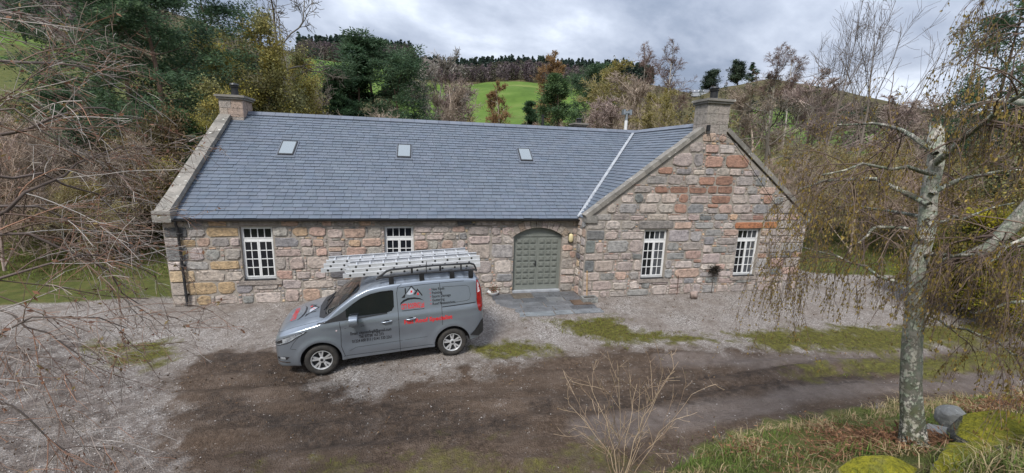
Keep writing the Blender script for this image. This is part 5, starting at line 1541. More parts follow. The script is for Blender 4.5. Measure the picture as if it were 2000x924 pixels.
def bare_tree(seed, H=10, r=0.16, first=0.25, limbs=14, ang=45, up=0.5, cols=((0.10, 0.075, 0.06),), twig_cols=((0.11, 0.075, 0.06),), k2=8, k3=8, k4=4, tip=0.006, spread=0.42, wob=0.10, buds=None, bud_n=0, droop=0.0, bark='twig', leanx=0.0):
    g = np.random.default_rng(seed)
    T0 = trunk_of(g, H, r, (leanx, 0), 10, 0.06, r * 0.15)
    l1 = spawn(g, *T0, limbs, first, 0.97, ang, 12, lambda g, pl, t: H * spread * (1.15 - t * 0.75) * g.uniform(0.7, 1.2, t.shape), 7, wob, (0, 0, up), 0.5, tip * 2.0, even=True)
    l2 = spawn(g, *l1, k2, 0.2, 0.98, 42, 14, lambda g, pl, t: pl * g.uniform(0.3, 0.55, t.shape) * (1.2 - t * 0.6), 5, wob, (0, 0, up * 0.6 - droop * 0.4), 0.55, tip * 1.3)
    l3 = spawn(g, *l2, k3, 0.2, 1.0, 40, 15, lambda g, pl, t: pl * g.uniform(0.35, 0.65, t.shape), 4, wob, (0, 0, up * 0.4 - droop), 0.55, tip)
    A = Acc(); c = np.array(cols)
    A.add(tubes(*T0, 9), shades(g, 1, cols)[0]); A.add(tubes(*l1, 5), shades(g, len(l1[0]), cols))
    B_ = Acc(); B_.add(tubes(*l2, 3), shades(g, len(l2[0]), twig_cols)); B_.add(tubes(*l3, 3), shades(g, len(l3[0]), twig_cols))
    last = l3
    if k4:
        l4 = spawn(g, *l3, k4, 0.2, 1.0, 38, 14, lambda g, pl, t: pl * g.uniform(0.4, 0.8, t.shape), 3, wob, (0, 0, up * 0.2 - droop * 1.2), 0.7, tip * 0.8)
        B_.add(tubes(*l4, 3), shades(g, len(l4[0]), twig_cols)); last = l4
    crown = [B_.mesh('crown', M['twig'])]
    trunk = A.mesh('trunk', M[bark], True)
    leaf = None
    if buds:
        Pn = last[0].reshape(-1, 3); q = Pn[g.integers(0, len(Pn), bud_n)] + g.normal(0, 0.06, (bud_n, 3))
        L_ = Acc(); L_.add(cards(g, q, np.full(bud_n, buds[0])), shades(g, bud_n, buds[1], 0.22)); leaf = L_.mesh('leaves', M['foliage'])
    return dict(trunk=trunk, crown=crown[0], leaf=leaf, h=H)

def pine_tree(seed, H=16, r=0.28, first=0.35, limbs=26, spread=0.30, tuft=0.55, per=26, cols=((0.058, 0.098, 0.052), (0.085, 0.132, 0.064), (0.044, 0.076, 0.044)), ang=72, up=0.35, conic=0.75, k2=7, sz=0.20, k3=3, lower=True):
    """Scots pine and its like: bare lower trunk, whorled limbs, needle tufts in plates"""
    g = np.random.default_rng(seed)
    T0 = trunk_of(g, H, r, (g.normal(0, 0.05), g.normal(0, 0.05)), 11, 0.035, 0.03)
    def ln(g, pl, t):
        q = (t - first) / (1 - first)
        prof = (1 - q) ** conic * (0.55 + 0.45 * np.minimum(1, q * 4)) if lower else np.sin(np.clip(q, 0.02, 1) * np.pi * 0.93 + 0.15) ** 0.8
        return H * spread * np.maximum(prof, 0.12) * g.uniform(0.6, 1.25, t.shape)
    l1 = spawn(g, *T0, limbs, first, 0.99, ang, 11, ln, 6, 0.09, (0, 0, up), 0.42, 0.012, even=True)
    l2 = spawn(g, *l1, k2, 0.3, 1.0, 48, 15, lambda g, pl, t: pl * g.uniform(0.22, 0.45, t.shape) * (1.25 - 0.5 * t), 4, 0.10, (0, 0, up), 0.5, 0.008)
    l3 = spawn(g, *l2, k3, 0.3, 1.0, 45, 15, lambda g, pl, t: pl * g.uniform(0.35, 0.7, t.shape), 3, 0.10, (0, 0, up), 0.6, 0.006)
    A = Acc(); A.add(tubes(*T0, 10), (0.15, 0.10, 0.075)); A.add(tubes(*l1, 5), shades(g, len(l1[0]), ((0.10, 0.075, 0.055),)))
    C_ = Acc(); C_.add(tubes(*l2, 3), shades(g, len(l2[0]), ((0.07, 0.055, 0.04),)))
    ends = np.concatenate([l3[0][:, -1], l3[0][:, 1], l2[0][:, -1], l1[0][:, -1]])
    n = len(ends)
    q = np.repeat(ends, per, 0) + g.normal(0, 1, (n * per, 3)) * np.array((tuft, tuft, tuft * 0.40)) * 0.5
    base = shades(g, n, cols, 0.2)
    tn = np.repeat(base, per, 0) * g.normal(1, 0.18, (n * per, 1)).clip(0.5, 1.6)
    C_.add(cards(g, q, np.full(n * per, sz), 0.32, dirs=nrm_(q - np.repeat(ends, per, 0) + np.array((0, 0, 0.05)))), tn)
    return dict(trunk=A.mesh('trunk', M['twig'], True), crown=C_.mesh('crown', M['foliage']), leaf=None, h=H)

def leafy(seed, H=9, r=0.14, first=0.1, limbs=20, spread=0.42, ang=50, up=0.5, leaf=0.12, n_leaf=16000, cols=((0.12, 0.11, 0.03),), twig_cols=((0.22, 0.185, 0.12),), clump=0.22, k2=8, k3=5, bark=((0.09, 0.075, 0.055),)):
    """a tree or bush in young leaf, ivy or gorse"""
    g = np.random.default_rng(seed)
    T0 = trunk_of(g, H, r, (0, 0), 9, 0.07, 0.02)
    l1 = spawn(g, *T0, limbs, first, 0.97, ang, 12, lambda g, pl, t: H * spread * (1.1 - t * 0.7) * g.uniform(0.65, 1.2, t.shape), 6, 0.11, (0, 0, up), 0.5, 0.012, even=True)
    l2 = spawn(g, *l1, k2, 0.15, 1.0, 45, 15, lambda g, pl, t: pl * g.uniform(0.3, 0.5, t.shape), 4, 0.12, (0, 0, up * 0.6), 0.5, 0.008)
    l3 = spawn(g, *l2, k3, 0.15, 1.0, 42, 15, lambda g, pl, t: pl * g.uniform(0.4, 0.7, t.shape), 3, 0.12, (0, 0, 0.1), 0.6, 0.006)
    A = Acc(); A.add(tubes(*T0, 8), shades(g, 1, bark)[0]); A.add(tubes(*l1, 5), shades(g, len(l1[0]), bark))
    C_ = Acc(); C_.add(tubes(*l2, 3), shades(g, len(l2[0]), twig_cols)); C_.add(tubes(*l3, 3), shades(g, len(l3[0]), twig_cols))
    pts = l3[0].reshape(-1, 3); own = np.repeat(np.arange(len(l3[0])), 3)
    pick_ = g.integers(0, len(pts), n_leaf)
    q = pts[pick_] + g.normal(0, clump, (n_leaf, 3))
    base = shades(g, len(l1[0]), cols, 0.20)
    grp = (own[pick_] * len(base)) // (own.max() + 1)
    C_.add(cards(g, q, np.full(n_leaf, leaf), 0.7), base[grp] * g.normal(1, 0.22, (n_leaf, 1)).clip(0.4, 1.7))
    return dict(trunk=A.mesh('trunk', M['twig'], True), crown=C_.mesh('crown', M['foliage']), leaf=None, h=H)

def put(kind, name, loc, H, rz, label, cat='tree', group=None, sx=1.0, tilt=0.0):
    """one tree as a thing of its own: Empty at the foot, trunk and crown below it; the mesh data is shared between copies"""
    o = empty(name, loc, rz)
    k = H / kind['h']; o.scale = (k * sx, k * sx, k)
    if tilt: o.rotation_euler = (tilt, 0, rz)
    link('trunk', kind['trunk'], o); c = link('crown', kind['crown'], o)
    if kind['leaf']: link('leaves', kind['leaf'], o)
    tag(o, label, cat, group)
    return o
def put_at(kind, name, u, vtop, dist, rz, label, cat='tree', group=None, sx=1.0):
    """stand a tree in the picture column u, dist metres away, tall enough to reach picture row vtop"""
    p = at_dist(u, vtop, dist)
    z0 = float(ground_z(p[0], p[1])) - 0.15
    return put(kind, name, (p[0], p[1], z0), max(1.0, p[2] - z0), rz, label, cat, group, sx)

# ---- kinds
BROWN = ((0.27, 0.215, 0.17), (0.21, 0.165, 0.13), (0.33, 0.27, 0.22))
PURP = ((0.27, 0.21, 0.19), (0.22, 0.165, 0.15), (0.31, 0.25, 0.22))
OLIVE = ((0.28, 0.245, 0.13), (0.23, 0.2, 0.11), (0.33, 0.28, 0.15))
ORANGE = ((0.257, 0.155, 0.081), (0.203, 0.121, 0.068), (0.284, 0.182, 0.095))
GREY = ((0.27, 0.243, 0.216), (0.216, 0.203, 0.176), (0.311, 0.284, 0.257))
K = {}
LIGHT = 1.3
K['bare_a'] = bare_tree(101, 10, 0.16, 0.2, 18, 42, 0.6, BROWN, BROWN, 9, 8, 4, tip=0.014)
K['bare_b'] = bare_tree(102, 9, 0.14, 0.12, 18, 50, 0.5, PURP, PURP, 9, 8, 4, tip=0.014)
K['fan'] = bare_tree(103, 11, 0.15, 0.08, 11, 30, 0.7, ((0.12, 0.10, 0.085),), ((0.115, 0.095, 0.085),), 8, 6, 0, tip=0.010, spread=0.72)
K['olive'] = bare_tree(104, 9, 0.14, 0.12, 16, 45, 0.55, BROWN, OLIVE, 9, 8, 4, tip=0.013, buds=(0.10, ((0.24, 0.20, 0.05), (0.19, 0.17, 0.045))), bud_n=9000)
K['larch'] = bare_tree(105, 12, 0.15, 0.06, 34, 46, 0.55, BROWN, ORANGE, 9, 8, 3, tip=0.016, spread=0.26, buds=(0.10, ((0.22, 0.15, 0.06), (0.19, 0.12, 0.055))), bud_n=9000)
K['birch_far'] = bare_tree(106, 14, 0.14, 0.35, 16, 35, 0.5, ((0.34, 0.31, 0.27), (0.28, 0.25, 0.21)), ((0.17, 0.115, 0.095), (0.14, 0.095, 0.085)), 9, 7, 3, tip=0.012, spread=0.30, droop=0.35)
K['grey'] = bare_tree(107, 7, 0.12, 0.1, 18, 48, 0.45, GREY, GREY, 8, 7, 4, tip=0.012)
K['scrub_a'] = bare_tree(108, 5, 0.06, 0.03, 22, 48, 0.5, BROWN, BROWN, 7, 6, 3, tip=0.009, spread=0.62)
K['scrub_b'] = bare_tree(109, 5, 0.06, 0.03, 22, 45, 0.5, PURP, ((0.30, 0.215, 0.165), (0.24, 0.175, 0.14), (0.36, 0.28, 0.22)), 7, 6, 3, tip=0.007, spread=0.62)
K['scrub_c'] = bare_tree(110, 5, 0.06, 0.03, 20, 45, 0.45, BROWN, OLIVE, 7, 6, 3, tip=0.007, spread=0.60, buds=(0.07, ((0.20, 0.15, 0.035), (0.15, 0.12, 0.03))), bud_n=5000)
K['twisted'] = bare_tree(111, 6, 0.13, 0.2, 9, 58, 0.35, ((0.13, 0.115, 0.095),), ((0.12, 0.105, 0.085),), 6, 5, 3, tip=0.010, spread=0.55, wob=0.24)
K['pine_a'] = pine_tree(201, 18, 0.30, 0.22, 30, 0.32, 0.85, 32, conic=0.6, k2=6, k3=2, sz=0.24)
K['pine_b'] = pine_tree(202, 16, 0.28, 0.28, 26, 0.36, 0.85, 32, conic=0.45, k2=6, k3=2, sz=0.24, cols=((0.06, 0.104, 0.055), (0.09, 0.14, 0.07), (0.046, 0.08, 0.047)))
K['pine_small'] = pine_tree(203, 9, 0.16, 0.3, 22, 0.30, 0.45, 22, cols=((0.07, 0.12, 0.046), (0.095, 0.145, 0.056), (0.052, 0.088, 0.044)), conic=0.5, sz=0.17)
K['fir'] = pine_tree(204, 12, 0.2, 0.03, 44, 0.26, 0.5, 24, conic=0.8, cols=((0.045, 0.088, 0.042), (0.065, 0.115, 0.052), (0.036, 0.066, 0.036)), ang=78, up=0.15)
K['round_conifer'] = pine_tree(205, 12, 0.22, 0.10, 34, 0.34, 0.6, 26, lower=False, cols=((0.040, 0.074, 0.04), (0.058, 0.096, 0.05), (0.07, 0.11, 0.058)), ang=68)
K['ivy'] = leafy(301, 11, 0.2, 0.08, 24, 0.33, 48, 0.6, 0.15, 13000, ((0.27, 0.235, 0.075), (0.21, 0.20, 0.08), (0.31, 0.26, 0.08), (0.17, 0.175, 0.085)))
K['willow'] = leafy(302, 9, 0.16, 0.05, 26, 0.40, 45, 0.6, 0.12, 11000, ((0.31, 0.26, 0.055), (0.25, 0.22, 0.06), (0.20, 0.18, 0.065)), clump=0.26)
K['gorse'] = leafy(303, 2.6, 0.06, 0.02, 26, 0.42, 50, 0.5, 0.045, 26000, ((0.22, 0.19, 0.014), (0.16, 0.15, 0.018), (0.10, 0.11, 0.02)), clump=0.10)
K['dark_round'] = leafy(305, 9, 0.2, 0.03, 30, 0.40, 52, 0.5, 0.34, 9000, ((0.035, 0.055, 0.035), (0.05, 0.07, 0.042), (0.028, 0.042, 0.03)), clump=0.35)
K['understorey'] = leafy(304, 3.2, 0.06, 0.02, 24, 0.55, 52, 0.4, 0.075, 9000, ((0.10, 0.08, 0.03), (0.07, 0.065, 0.03), (0.12, 0.085, 0.04)), clump=0.16)

LIGHT = 1.0
# ---- left background, from the far left to the chimney
put_at(K['pine_a'], 'pine_tree', 150, -60, 38, 0.3, 'tall dark pine at the far left edge behind the overhanging twigs')
put_at(K['pine_b'], 'pine_tree', 205, -35, 33, 1.9, 'big dark pine behind the bare twigs in the upper left')
put_at(K['pine_a'], 'pine_tree', 300, -70, 31, 4.1, 'tallest dark pine in the upper left, its top out of the picture')
put_at(K['pine_b'], 'pine_tree', 425, -45, 37, 2.6, 'dark pine above the left chimney, its crown against the sky')
put_at(K['round_conifer'], 'pine_tree', 170, 190, 27, 2.6, 'lower broad pine in shade below the tall pines at left')
put_at(K['pine_small'], 'pine_tree', 340, 215, 26, 0.6, 'small pine below the tall pines, left of the chimney')
put_at(K['ivy'], 'ivy_clad_tree', 520, 62, 38, 0.9, 'olive green leafy tree right above the left chimney', sx=1.0)
put_at(K['willow'], 'willow_tree', 445, 110, 33, 2.2, 'yellow green tree behind the left chimney')
put_at(K['willow'], 'willow_tree', 590, 175, 40, 5.0, 'low yellow green tree right of the left chimney over the ridge')
put_at(K['willow'], 'willow_tree', 500, 130, 36, 0.4, 'yellow green tree between the left chimney and the olive tree')
put_at(K['willow'], 'willow_tree', 395, 250, 26, 1.7, 'yellow green bush low behind the left roof edge, beside the chimney')
put_at(K['ivy'], 'ivy_clad_tree', 585, 110, 44, 4.2, 'olive tree right of the twisted bare tree')
put_at(K['twisted'], 'bare_tree', 548, -15, 42, 1.3, 'twisted bare tree rising against the sky above the left chimney', sx=0.9)
put_at(K['ivy'], 'ivy_clad_tree', 385, 175, 28, 3.3, 'olive ivy covered tree left of the left chimney')
put_at(K['willow'], 'willow_tree', 330, 330, 24, 4.4, 'olive bush in young leaf beside the left roof edge', sx=1.2)
# ---- over the ridge
put_at(K['fir'], 'conifer', 690, 92, 50, 0.4, 'dark pointed conifer at the left of the clump over the ridge', sx=1.15)
put_at(K['round_conifer'], 'conifer', 748, 76, 52, 1.4, 'tallest dark round conifer over the middle of the ridge', sx=1.1)
put_at(K['pine_b'], 'conifer', 800, 125, 50, 2.9, 'dark flat branched pine at the right of the clump over the ridge', sx=0.9)
put_at(K['fir'], 'conifer', 655, 150, 47, 3.7, 'small dark conifer low at the left of the clump over the ridge', sx=1.2)
put_at(K['grey'], 'bare_tree', 838, 132, 62, 0.2, 'pale grey bare tree right of the dark conifers', sx=1.2)
put_at(K['bare_b'], 'bare_tree', 905, 155, 60, 1.2, 'purple brown bare tree before the green field')
put_at(K['bare_a'], 'bare_tree', 860, 185, 52, 2.2, 'brown bare tree low over the ridge beside the pale grey one')
put_at(K['larch'], 'larch_tree', 985, 172, 58, 0.7, 'orange brown larch before the green field', sx=1.0)
put_at(K['fir'], 'conifer', 1025, 200, 44, 5.2, 'little green conifer over the ridge beside the black vent pipe', sx=0.9)
put_at(K['larch'], 'larch_tree', 1076, 120, 75, 3.2, 'tall orange brown larch behind the small pine', sx=1.0)
put_at(K['pine_small'], 'pine_tree', 1103, 150, 50, 2.0, 'green pine with a reddish trunk over the ridge', sx=0.85)
put_at(K['round_conifer'], 'conifer', 1152, 130, 85, 4.4, 'dark conifer on the slope right of the small green pine', sx=0.8)
put_at(K['olive'], 'bare_tree', 1205, 142, 66, 0.5, 'olive brown tree in bud left of the steel flue', sx=1.3)
put_at(K['birch_far'], 'birch_tree', 1272, 108, 80, 2.0, 'left one of two tall pale birches against the sky')
put_at(K['birch_far'], 'birch_tree', 1306, 112, 84, 4.5, 'right one of two tall pale birches against the sky', sx=1.1)
put_at(K['bare_a'], 'bare_tree', 1265, 168, 56, 3.4, 'reddish brown bare tree behind the steel flue', sx=1.3)
put_at(K['olive'], 'bare_tree', 1312, 196, 50, 1.1, 'olive tree in bud left of the gable chimney', sx=1.0)
put_at(K['bare_b'], 'bare_tree', 1160, 200, 50, 5.6, 'low brown bare tree over the right end of the ridge', sx=1.3)
# ---- right, on the skyline and below it
put_at(K['dark_round'], 'conifer', 1388, 142, 425, 0.3, 'small round dark tree on the skyline left of the gable chimney pot', sx=1.6)
put_at(K['dark_round'], 'conifer', 1446, 124, 430, 2.3, 'round dark tree on the skyline right of the gable chimney', sx=1.5)
put_at(K['fir'], 'conifer', 1474, 122, 428, 1.1, 'pointed dark tree on the skyline beside the round one', sx=1.5)
put_at(K['dark_round'], 'conifer', 1502, 146, 420, 5.1, 'low dark tree on the skyline left of the tall birches', sx=1.9)
put_at(K['birch_far'], 'birch_tree', 1527, 102, 120, 1.0, 'tall pale birch on the skyline right of the dark trees', sx=1.15)
put_at(K['birch_far'], 'birch_tree', 1556, 112, 118, 3.0, 'pale birch on the skyline behind the bare hedge trees', sx=1.1)
put_at(K['fan'], 'bare_tree', 1648, 88, 56, 0.4, 'fan shaped bare tree, left of two against the bright cloud', sx=0.62)
put_at(K['fan'], 'bare_tree', 1722, 76, 58, 2.4, 'fan shaped bare tree, right of two against the bright cloud', sx=0.8)
put_at(K['bare_b'], 'bare_tree', 1590, 165, 70, 2.7, 'brown bare tree filling the slope left of the fan shaped trees', sx=1.4)
put_at(K['bare_a'], 'bare_tree', 1490, 200, 58, 4.7, 'brown bare tree on the slope right of the gable chimney', sx=1.4)
put_at(K['twisted'], 'bare_tree', 1520, 205, 30, 0.5, 'crooked dark branched tree right of the gable chimney', sx=1.1)
put_at(K['bare_b'], 'bare_tree', 1800, 205, 52, 1.7, 'brown bare tree behind the big birch', sx=1.5)
put_at(K['bare_a'], 'bare_tree', 1865, 215, 44, 5.0, 'brown bare tree at the right behind the birch limb', sx=1.4)
put_at(K['pine_b'], 'pine_tree', 2010, -20, 30, 3.6, 'dark pine at the top right corner', sx=0.62)
put_at(K['ivy'], 'ivy_clad_tree', 1990, 190, 27, 1.9, 'ivy covered tree at the right edge above the gorse')

# ---- thickets of bare bushes: individuals side by side, told apart by nothing but place
g_ = np.random.default_rng(55)
LOOK = {'scrub_b': 'reddish brown bare', 'scrub_c': 'yellowish budding', 'understorey': 'low leafy', 'olive': 'tall olive budding', 'bare_b': 'tall purplish bare'}
def thicket(kinds, spots, label, group, name='bare_bush', cat='bush'):
    for (x, y, h) in spots:
        kd = kinds[g_.integers(0, len(kinds))]
        put(K[kd], name, (x, y, float(ground_z(x, y)) - 0.1), h, g_.uniform(0, 6.28), label % LOOK.get(kd, 'brown bare'), cat, group + ', ' + LOOK.get(kd, 'brown bare'), g_.uniform(0.9, 1.25))
left_spots = []
for k in range(24):
    u = g_.uniform(-60, 340); d = g_.uniform(21, 36)
    p = at_dist(u, 300, d)
    if p[0] < -1.2: left_spots.append((p[0], p[1], g_.uniform(3.0, 5.2)))
thicket(('scrub_a', 'scrub_b', 'scrub_a', 'scrub_c', 'understorey'), left_spots, 'tangled %s bush on the slope behind the left lawn', 'brown bushes left of the house')
right_spots = []
for k in range(36):
    u = g_.uniform(1450, 2050); d = g_.uniform(25, 42)
    p = at_dist(u, 300, d)
    if p[0] > 22.5 and p[1] > -1 + 0.1 * (p[0] - 22): right_spots.append((p[0], p[1], g_.uniform(2.6, 4.8)))
thicket(('scrub_a', 'scrub_b', 'scrub_b', 'scrub_c'), right_spots, 'tangled %s bush on the slope right of the gable', 'brown bushes right of the house')
back_spots = []
for k in range(22):
    u = g_.uniform(600, 1480); d = g_.uniform(36, 50)
    p = at_dist(u, 250, d)
    if p[1] > 13: back_spots.append((p[0], p[1], g_.uniform(5.0, 8.0)))
thicket(('scrub_a', 'scrub_b', 'olive', 'bare_b', 'scrub_c'), back_spots, '%s bush showing just over the roof ridge', 'bushes behind the house')
for (u, v, d, h, lab) in ((1905, 432, 20, 1, 'yellow flowering gorse bush behind the birch trunk, right of it'), (1990, 440, 19, 1, 'yellow green gorse bush at the right edge behind the birch limb'), (1850, 470, 21, 1, 'smaller gorse bush just right of the birch trunk')):
    put_at(K['gorse'], 'gorse_bush', u, v, d, g_.uniform(0, 6), lab, 'bush', sx=1.15)

# ---- the far wood along the crest: one mass of little trees
def far_wood(name, seed, n, urange, drange, hrange, cols, mat, conic, label):
    g = np.random.default_rng(seed)
    A = Acc()
    for k in range(n):
        u = g.uniform(*urange); d = g.uniform(*drange)
        p = at_dist(u, 200, d); z = float(ground_z(p[0], p[1]))
        H = g.uniform(*hrange); c = shades(g, 1, cols, 0.16)[0]
        m = 80
        t = g.uniform(0.05, 1, m) ** 0.8
        rad = H * (0.16 * (1 - t) ** 0.6 + 0.015 if conic else 0.26 * np.sin(np.pi * np.clip(t, 0.08, 0.97)) ** 0.6)
        a = g.uniform(0, 6.28, m); rr = rad * np.sqrt(g.uniform(0.1, 1, m))
        q = np.stack([p[0] + rr * np.cos(a), p[1] + rr * np.sin(a), z + t * H], 1)
        A.add(cards(g, q, np.full(m, H * (0.13 if conic else 0.10)), 0.75), c[None] * g.normal(1, 0.2, (m, 1)).clip(0.5, 1.5))
        A.add(tubes(np.array([[[p[0], p[1], z - 1], [p[0], p[1], z + H * 0.9]]]), np.array([[0.18, 0.05]]), 3), np.array((0.05, 0.04, 0.035)))
    o = link(name, A.mesh(name, M['foliage'])); tag(o, label, 'wood', kind='stuff')
far_wood('pine_wood', 401, 900, (590, 1270), (400, 450), (11, 18), ((0.042, 0.066, 0.05), (0.052, 0.08, 0.055), (0.034, 0.054, 0.044)), None, True, 'dark pine wood along the crest of the far hill')
far_wood('birch_wood', 402, 800, (590, 1180), (338, 398), (8, 14), ((0.13, 0.10, 0.105), (0.11, 0.082, 0.09), (0.145, 0.12, 0.115), (0.115, 0.11, 0.075)), None, False, 'purple brown leafless wood between the field and the dark pines')
far_wood('hillside_scrub', 403, 420, (1130, 2000), (95, 330), (4, 8), ((0.13, 0.10, 0.08), (0.11, 0.095, 0.065), (0.14, 0.13, 0.065), (0.055, 0.08, 0.05)), None, False, 'mixed brown scrub over the right hand hillside')
far_wood('heather_scrub', 404, 240, (-100, 600), (120, 330), (4, 8), ((0.12, 0.095, 0.088), (0.10, 0.09, 0.065), (0.05, 0.072, 0.048)), None, False, 'brown scrub over the left hand hillside')
# far farm building with roof windows
fd = min(range(110, 440, 5), key=lambda d_: abs(at_dist(1366, 187, d_)[2] - float(ground_z(*at_dist(1366, 187, d_)[:2]))))
p = at_dist(1366, 187, fd)
fz = float(ground_z(p[0], p[1]))
fb = empty('farm_building', (p[0], p[1], fz), R(-32)); tag(fb, 'long grey roofed building far off on the slope left of the gable chimney', 'building')
MB().box(-7.5, 7.5, -3, 3, -1, 2.6).build('wall', M['lead'], fb)
mb = MB(); mb.add(([(-7.7, -3.3, 2.5), (7.7, -3.3, 2.5), (7.7, 0, 5.2), (-7.7, 0, 5.2), (7.7, 3.3, 2.5), (-7.7, 3.3, 2.5)], [(0, 1, 2, 3), (3, 2, 4, 5), (0, 3, 5), (1, 4, 2)])); rf_ = mb.build('roof', M['farm_roof'], fb)
for k in range(3):
    x = -5 + k * 3.4; zz = 3.9; yy = -3.3 + (zz - 2.5) / 2.7 * 3.3
    obj('roof_window', [(x, yy - 0.35, zz - 0.26), (x + 1.0, yy - 0.35, zz - 0.26), (x + 1.0, yy + 0.3, zz + 0.3), (x, yy + 0.3, zz + 0.3)], [(0, 1, 2, 3)], M['white_paint'], rf_)

# ------------------------------------------------------------------ paving and small things by the wall
g6 = np.random.default_rng(606)
r6 = random.Random(66)
pav = empty('paving', (0, 0, 0)); tag(pav, kind='structure')
yrow = -0.10
for row in range(5):
    dep = (0.50, 0.42, 0.46, 0.36, 0.34)[row]
    x = 9.62 + r6.uniform(-0.05, 0.10) + 0.02 * row
    xe = 12.66 if row < 2 else 12.75 + 0.04 * row
    while x < xe - 0.15:
        wd = min(r6.uniform(0.5, 1.05), xe - x)
        if xe - x - wd < 0.25: wd = xe - x
        col = r6.choice(((0.13, 0.135, 0.145), (0.11, 0.115, 0.125), (0.16, 0.165, 0.175), (0.15, 0.125, 0.10), (0.19, 0.195, 0.20)))
        if row == 4: col = r6.choice(((0.24, 0.26, 0.275), (0.21, 0.225, 0.24)))
        if row >= 2 and x > 12.1: col = (0.15, 0.10, 0.07)
        a0, a1, b0, b1 = x + 0.012, x + wd - 0.012, yrow - dep + 0.012, yrow - 0.012
        j = [r6.uniform(-0.02, 0.02) for _ in range(8)]
        zt = 0.028 + r6.uniform(-0.006, 0.008); sl = 0.03 * (x - 11)
        P = [(a0 + j[0], b0 + j[1] + sl), (a1 + j[2], b0 + j[3] + sl), (a1 + j[4], b1 + j[5] * 0.3 + sl), (a0 + j[6], b1 + j[7] * 0.3 + sl)]
        V = [(px, py, -0.05) for px, py in P] + [(px, py, zt - 0.008) for px, py in P]
        cxm, cym = np.mean(P, 0)
        V += [(cxm + (px - cxm) * 0.97, cym + (py - cym) * 0.95, zt + r6.uniform(-0.003, 0.003)) for px, py in P]
        F = [(0, 1, 5, 4), (1, 2, 6, 5), (2, 3, 7, 6), (3, 0, 4, 7), (4, 5, 9, 8), (5, 6, 10, 9), (6, 7, 11, 10), (7, 4, 8, 11), (8, 9, 10, 11)]
        obj('paving_slab', V, F, M['flagstone'], pav, tint=col)
        x += wd
    yrow -= dep

def rock(name, loc, size, seed, mat, label, cat='rock', flat=0.7, sub=4, rough=0.22, rz=0.0):
    bm = bmesh.new(); bmesh.ops.create_icosphere(bm, subdivisions=sub, radius=1.0)
    gg = np.random.default_rng(seed)
    ks = gg.normal(0, 1, (14, 3)); ks /= np.linalg.norm(ks, axis=1, keepdims=True); off = gg.uniform(0.55, 0.95, 14)
    ph = gg.uniform(0, 6.28, 6); fr = gg.normal(0, 1, (6, 3)) * 2.4
    for v in bm.verts:
        p = np.array(v.co)
        m = min(1.0, min(o_ / max(p @ k_, 1e-3) for k_, o_ in zip(ks, off)))       # flat faces as split stone has
        q = p * m * (1 + rough * 0.25 * sum(math.sin(f_ @ p + h_) for f_, h_ in zip(fr, ph)) / 3)
        v.co = q * np.array(size)
    me_ = bpy.data.meshes.new(name); bm.to_mesh(me_); bm.free()
    me_.materials.append(mat); me_.polygons.foreach_set('use_smooth', np.ones(len(me_.polygons), dtype=bool)); me_.set_sharp_from_angle(angle=R(32))
    o = link(name, me_, None, loc, (0, 0, rz)); tag(o, label, cat); return o

# flower bowl by the paving
p = on_z(963, 577); fp = empty('flower_bowl', (p[0], p[1], 0.0)); tag(fp, 'small white bowl with reddish plants at the left end of the paving', 'planter')
obj('bowl', *lathe([(0.09, 0.0), (0.16, 0.05), (0.20, 0.13), (0.205, 0.145), (0.19, 0.145), (0.17, 0.11), (0.0, 0.10)], 20), M['white_paint'], fp, smooth=True, sharp=40)
A = Acc(); q = np.stack([g6.normal(0.03, 0.09, 260), g6.normal(0, 0.07, 260), np.abs(g6.normal(0.16, 0.10, 260))], 1)
A.add(cards(g6, q, np.full(260, 0.045)), shades(g6, 260, ((0.25, 0.06, 0.04), (0.10, 0.12, 0.04), (0.30, 0.12, 0.08))))
link('leaves', A.mesh('leaves', M['foliage']), fp)
p = on_z(935, 578); 
# stone trough in the corner, with a brush leaning over it
p = on_z(1150, 589); tr = empty('stone_trough', (p[0], p[1], 0)); tag(tr, 'low dark stone trough at the foot of the gable corner', 'trough')
mb = MB(); mb.box(-0.26, 0.26, -0.15, -0.10, 0, 0.17); mb.box(-0.26, 0.26, 0.10, 0.15, 0, 0.17); mb.box(-0.26, -0.21, -0.10, 0.10, 0, 0.168); mb.box(0.21, 0.26, -0.10, 0.10, 0, 0.168)
mb.build('trough_wall', M['rock'], tr); MB().box(-0.21, 0.21, -0.10, 0.10, 0.01, 0.14).build('soil', M['soil'], tr)
br = empty('leaning_stick', (p[0] - 0.03, p[1] + 0.12, 0.145)); tag(br, 'thin wooden stick leaning against the gable corner above the trough', 'stick')
obj('handle', *tube([(0, 0, 0), (0.01, 0.16, 0.86)], 0.016, 8), M['pale_wood'], br, smooth=True, sharp=40)
p = on_z(1322, 576); rd = obj('iron_rod', *tube([(0, 0, -0.05), (0.015, 0.03, 0.35), (0.0, 0.04, 0.72)], 0.012, 6), M['rusty'], None, True, loc=(p[0], p[1], 0)); tag(rd, 'thin rusty rod standing by the wall between the gable windows', 'rod')
p = on_z(1354, 584)
sb = rock('stone_block', (p[0], p[1], 0.15), (0.17, 0.15, 0.21), 3, M['pink_stone'], 'pinkish upright stone standing by the gable wall', 'stone', sub=3)
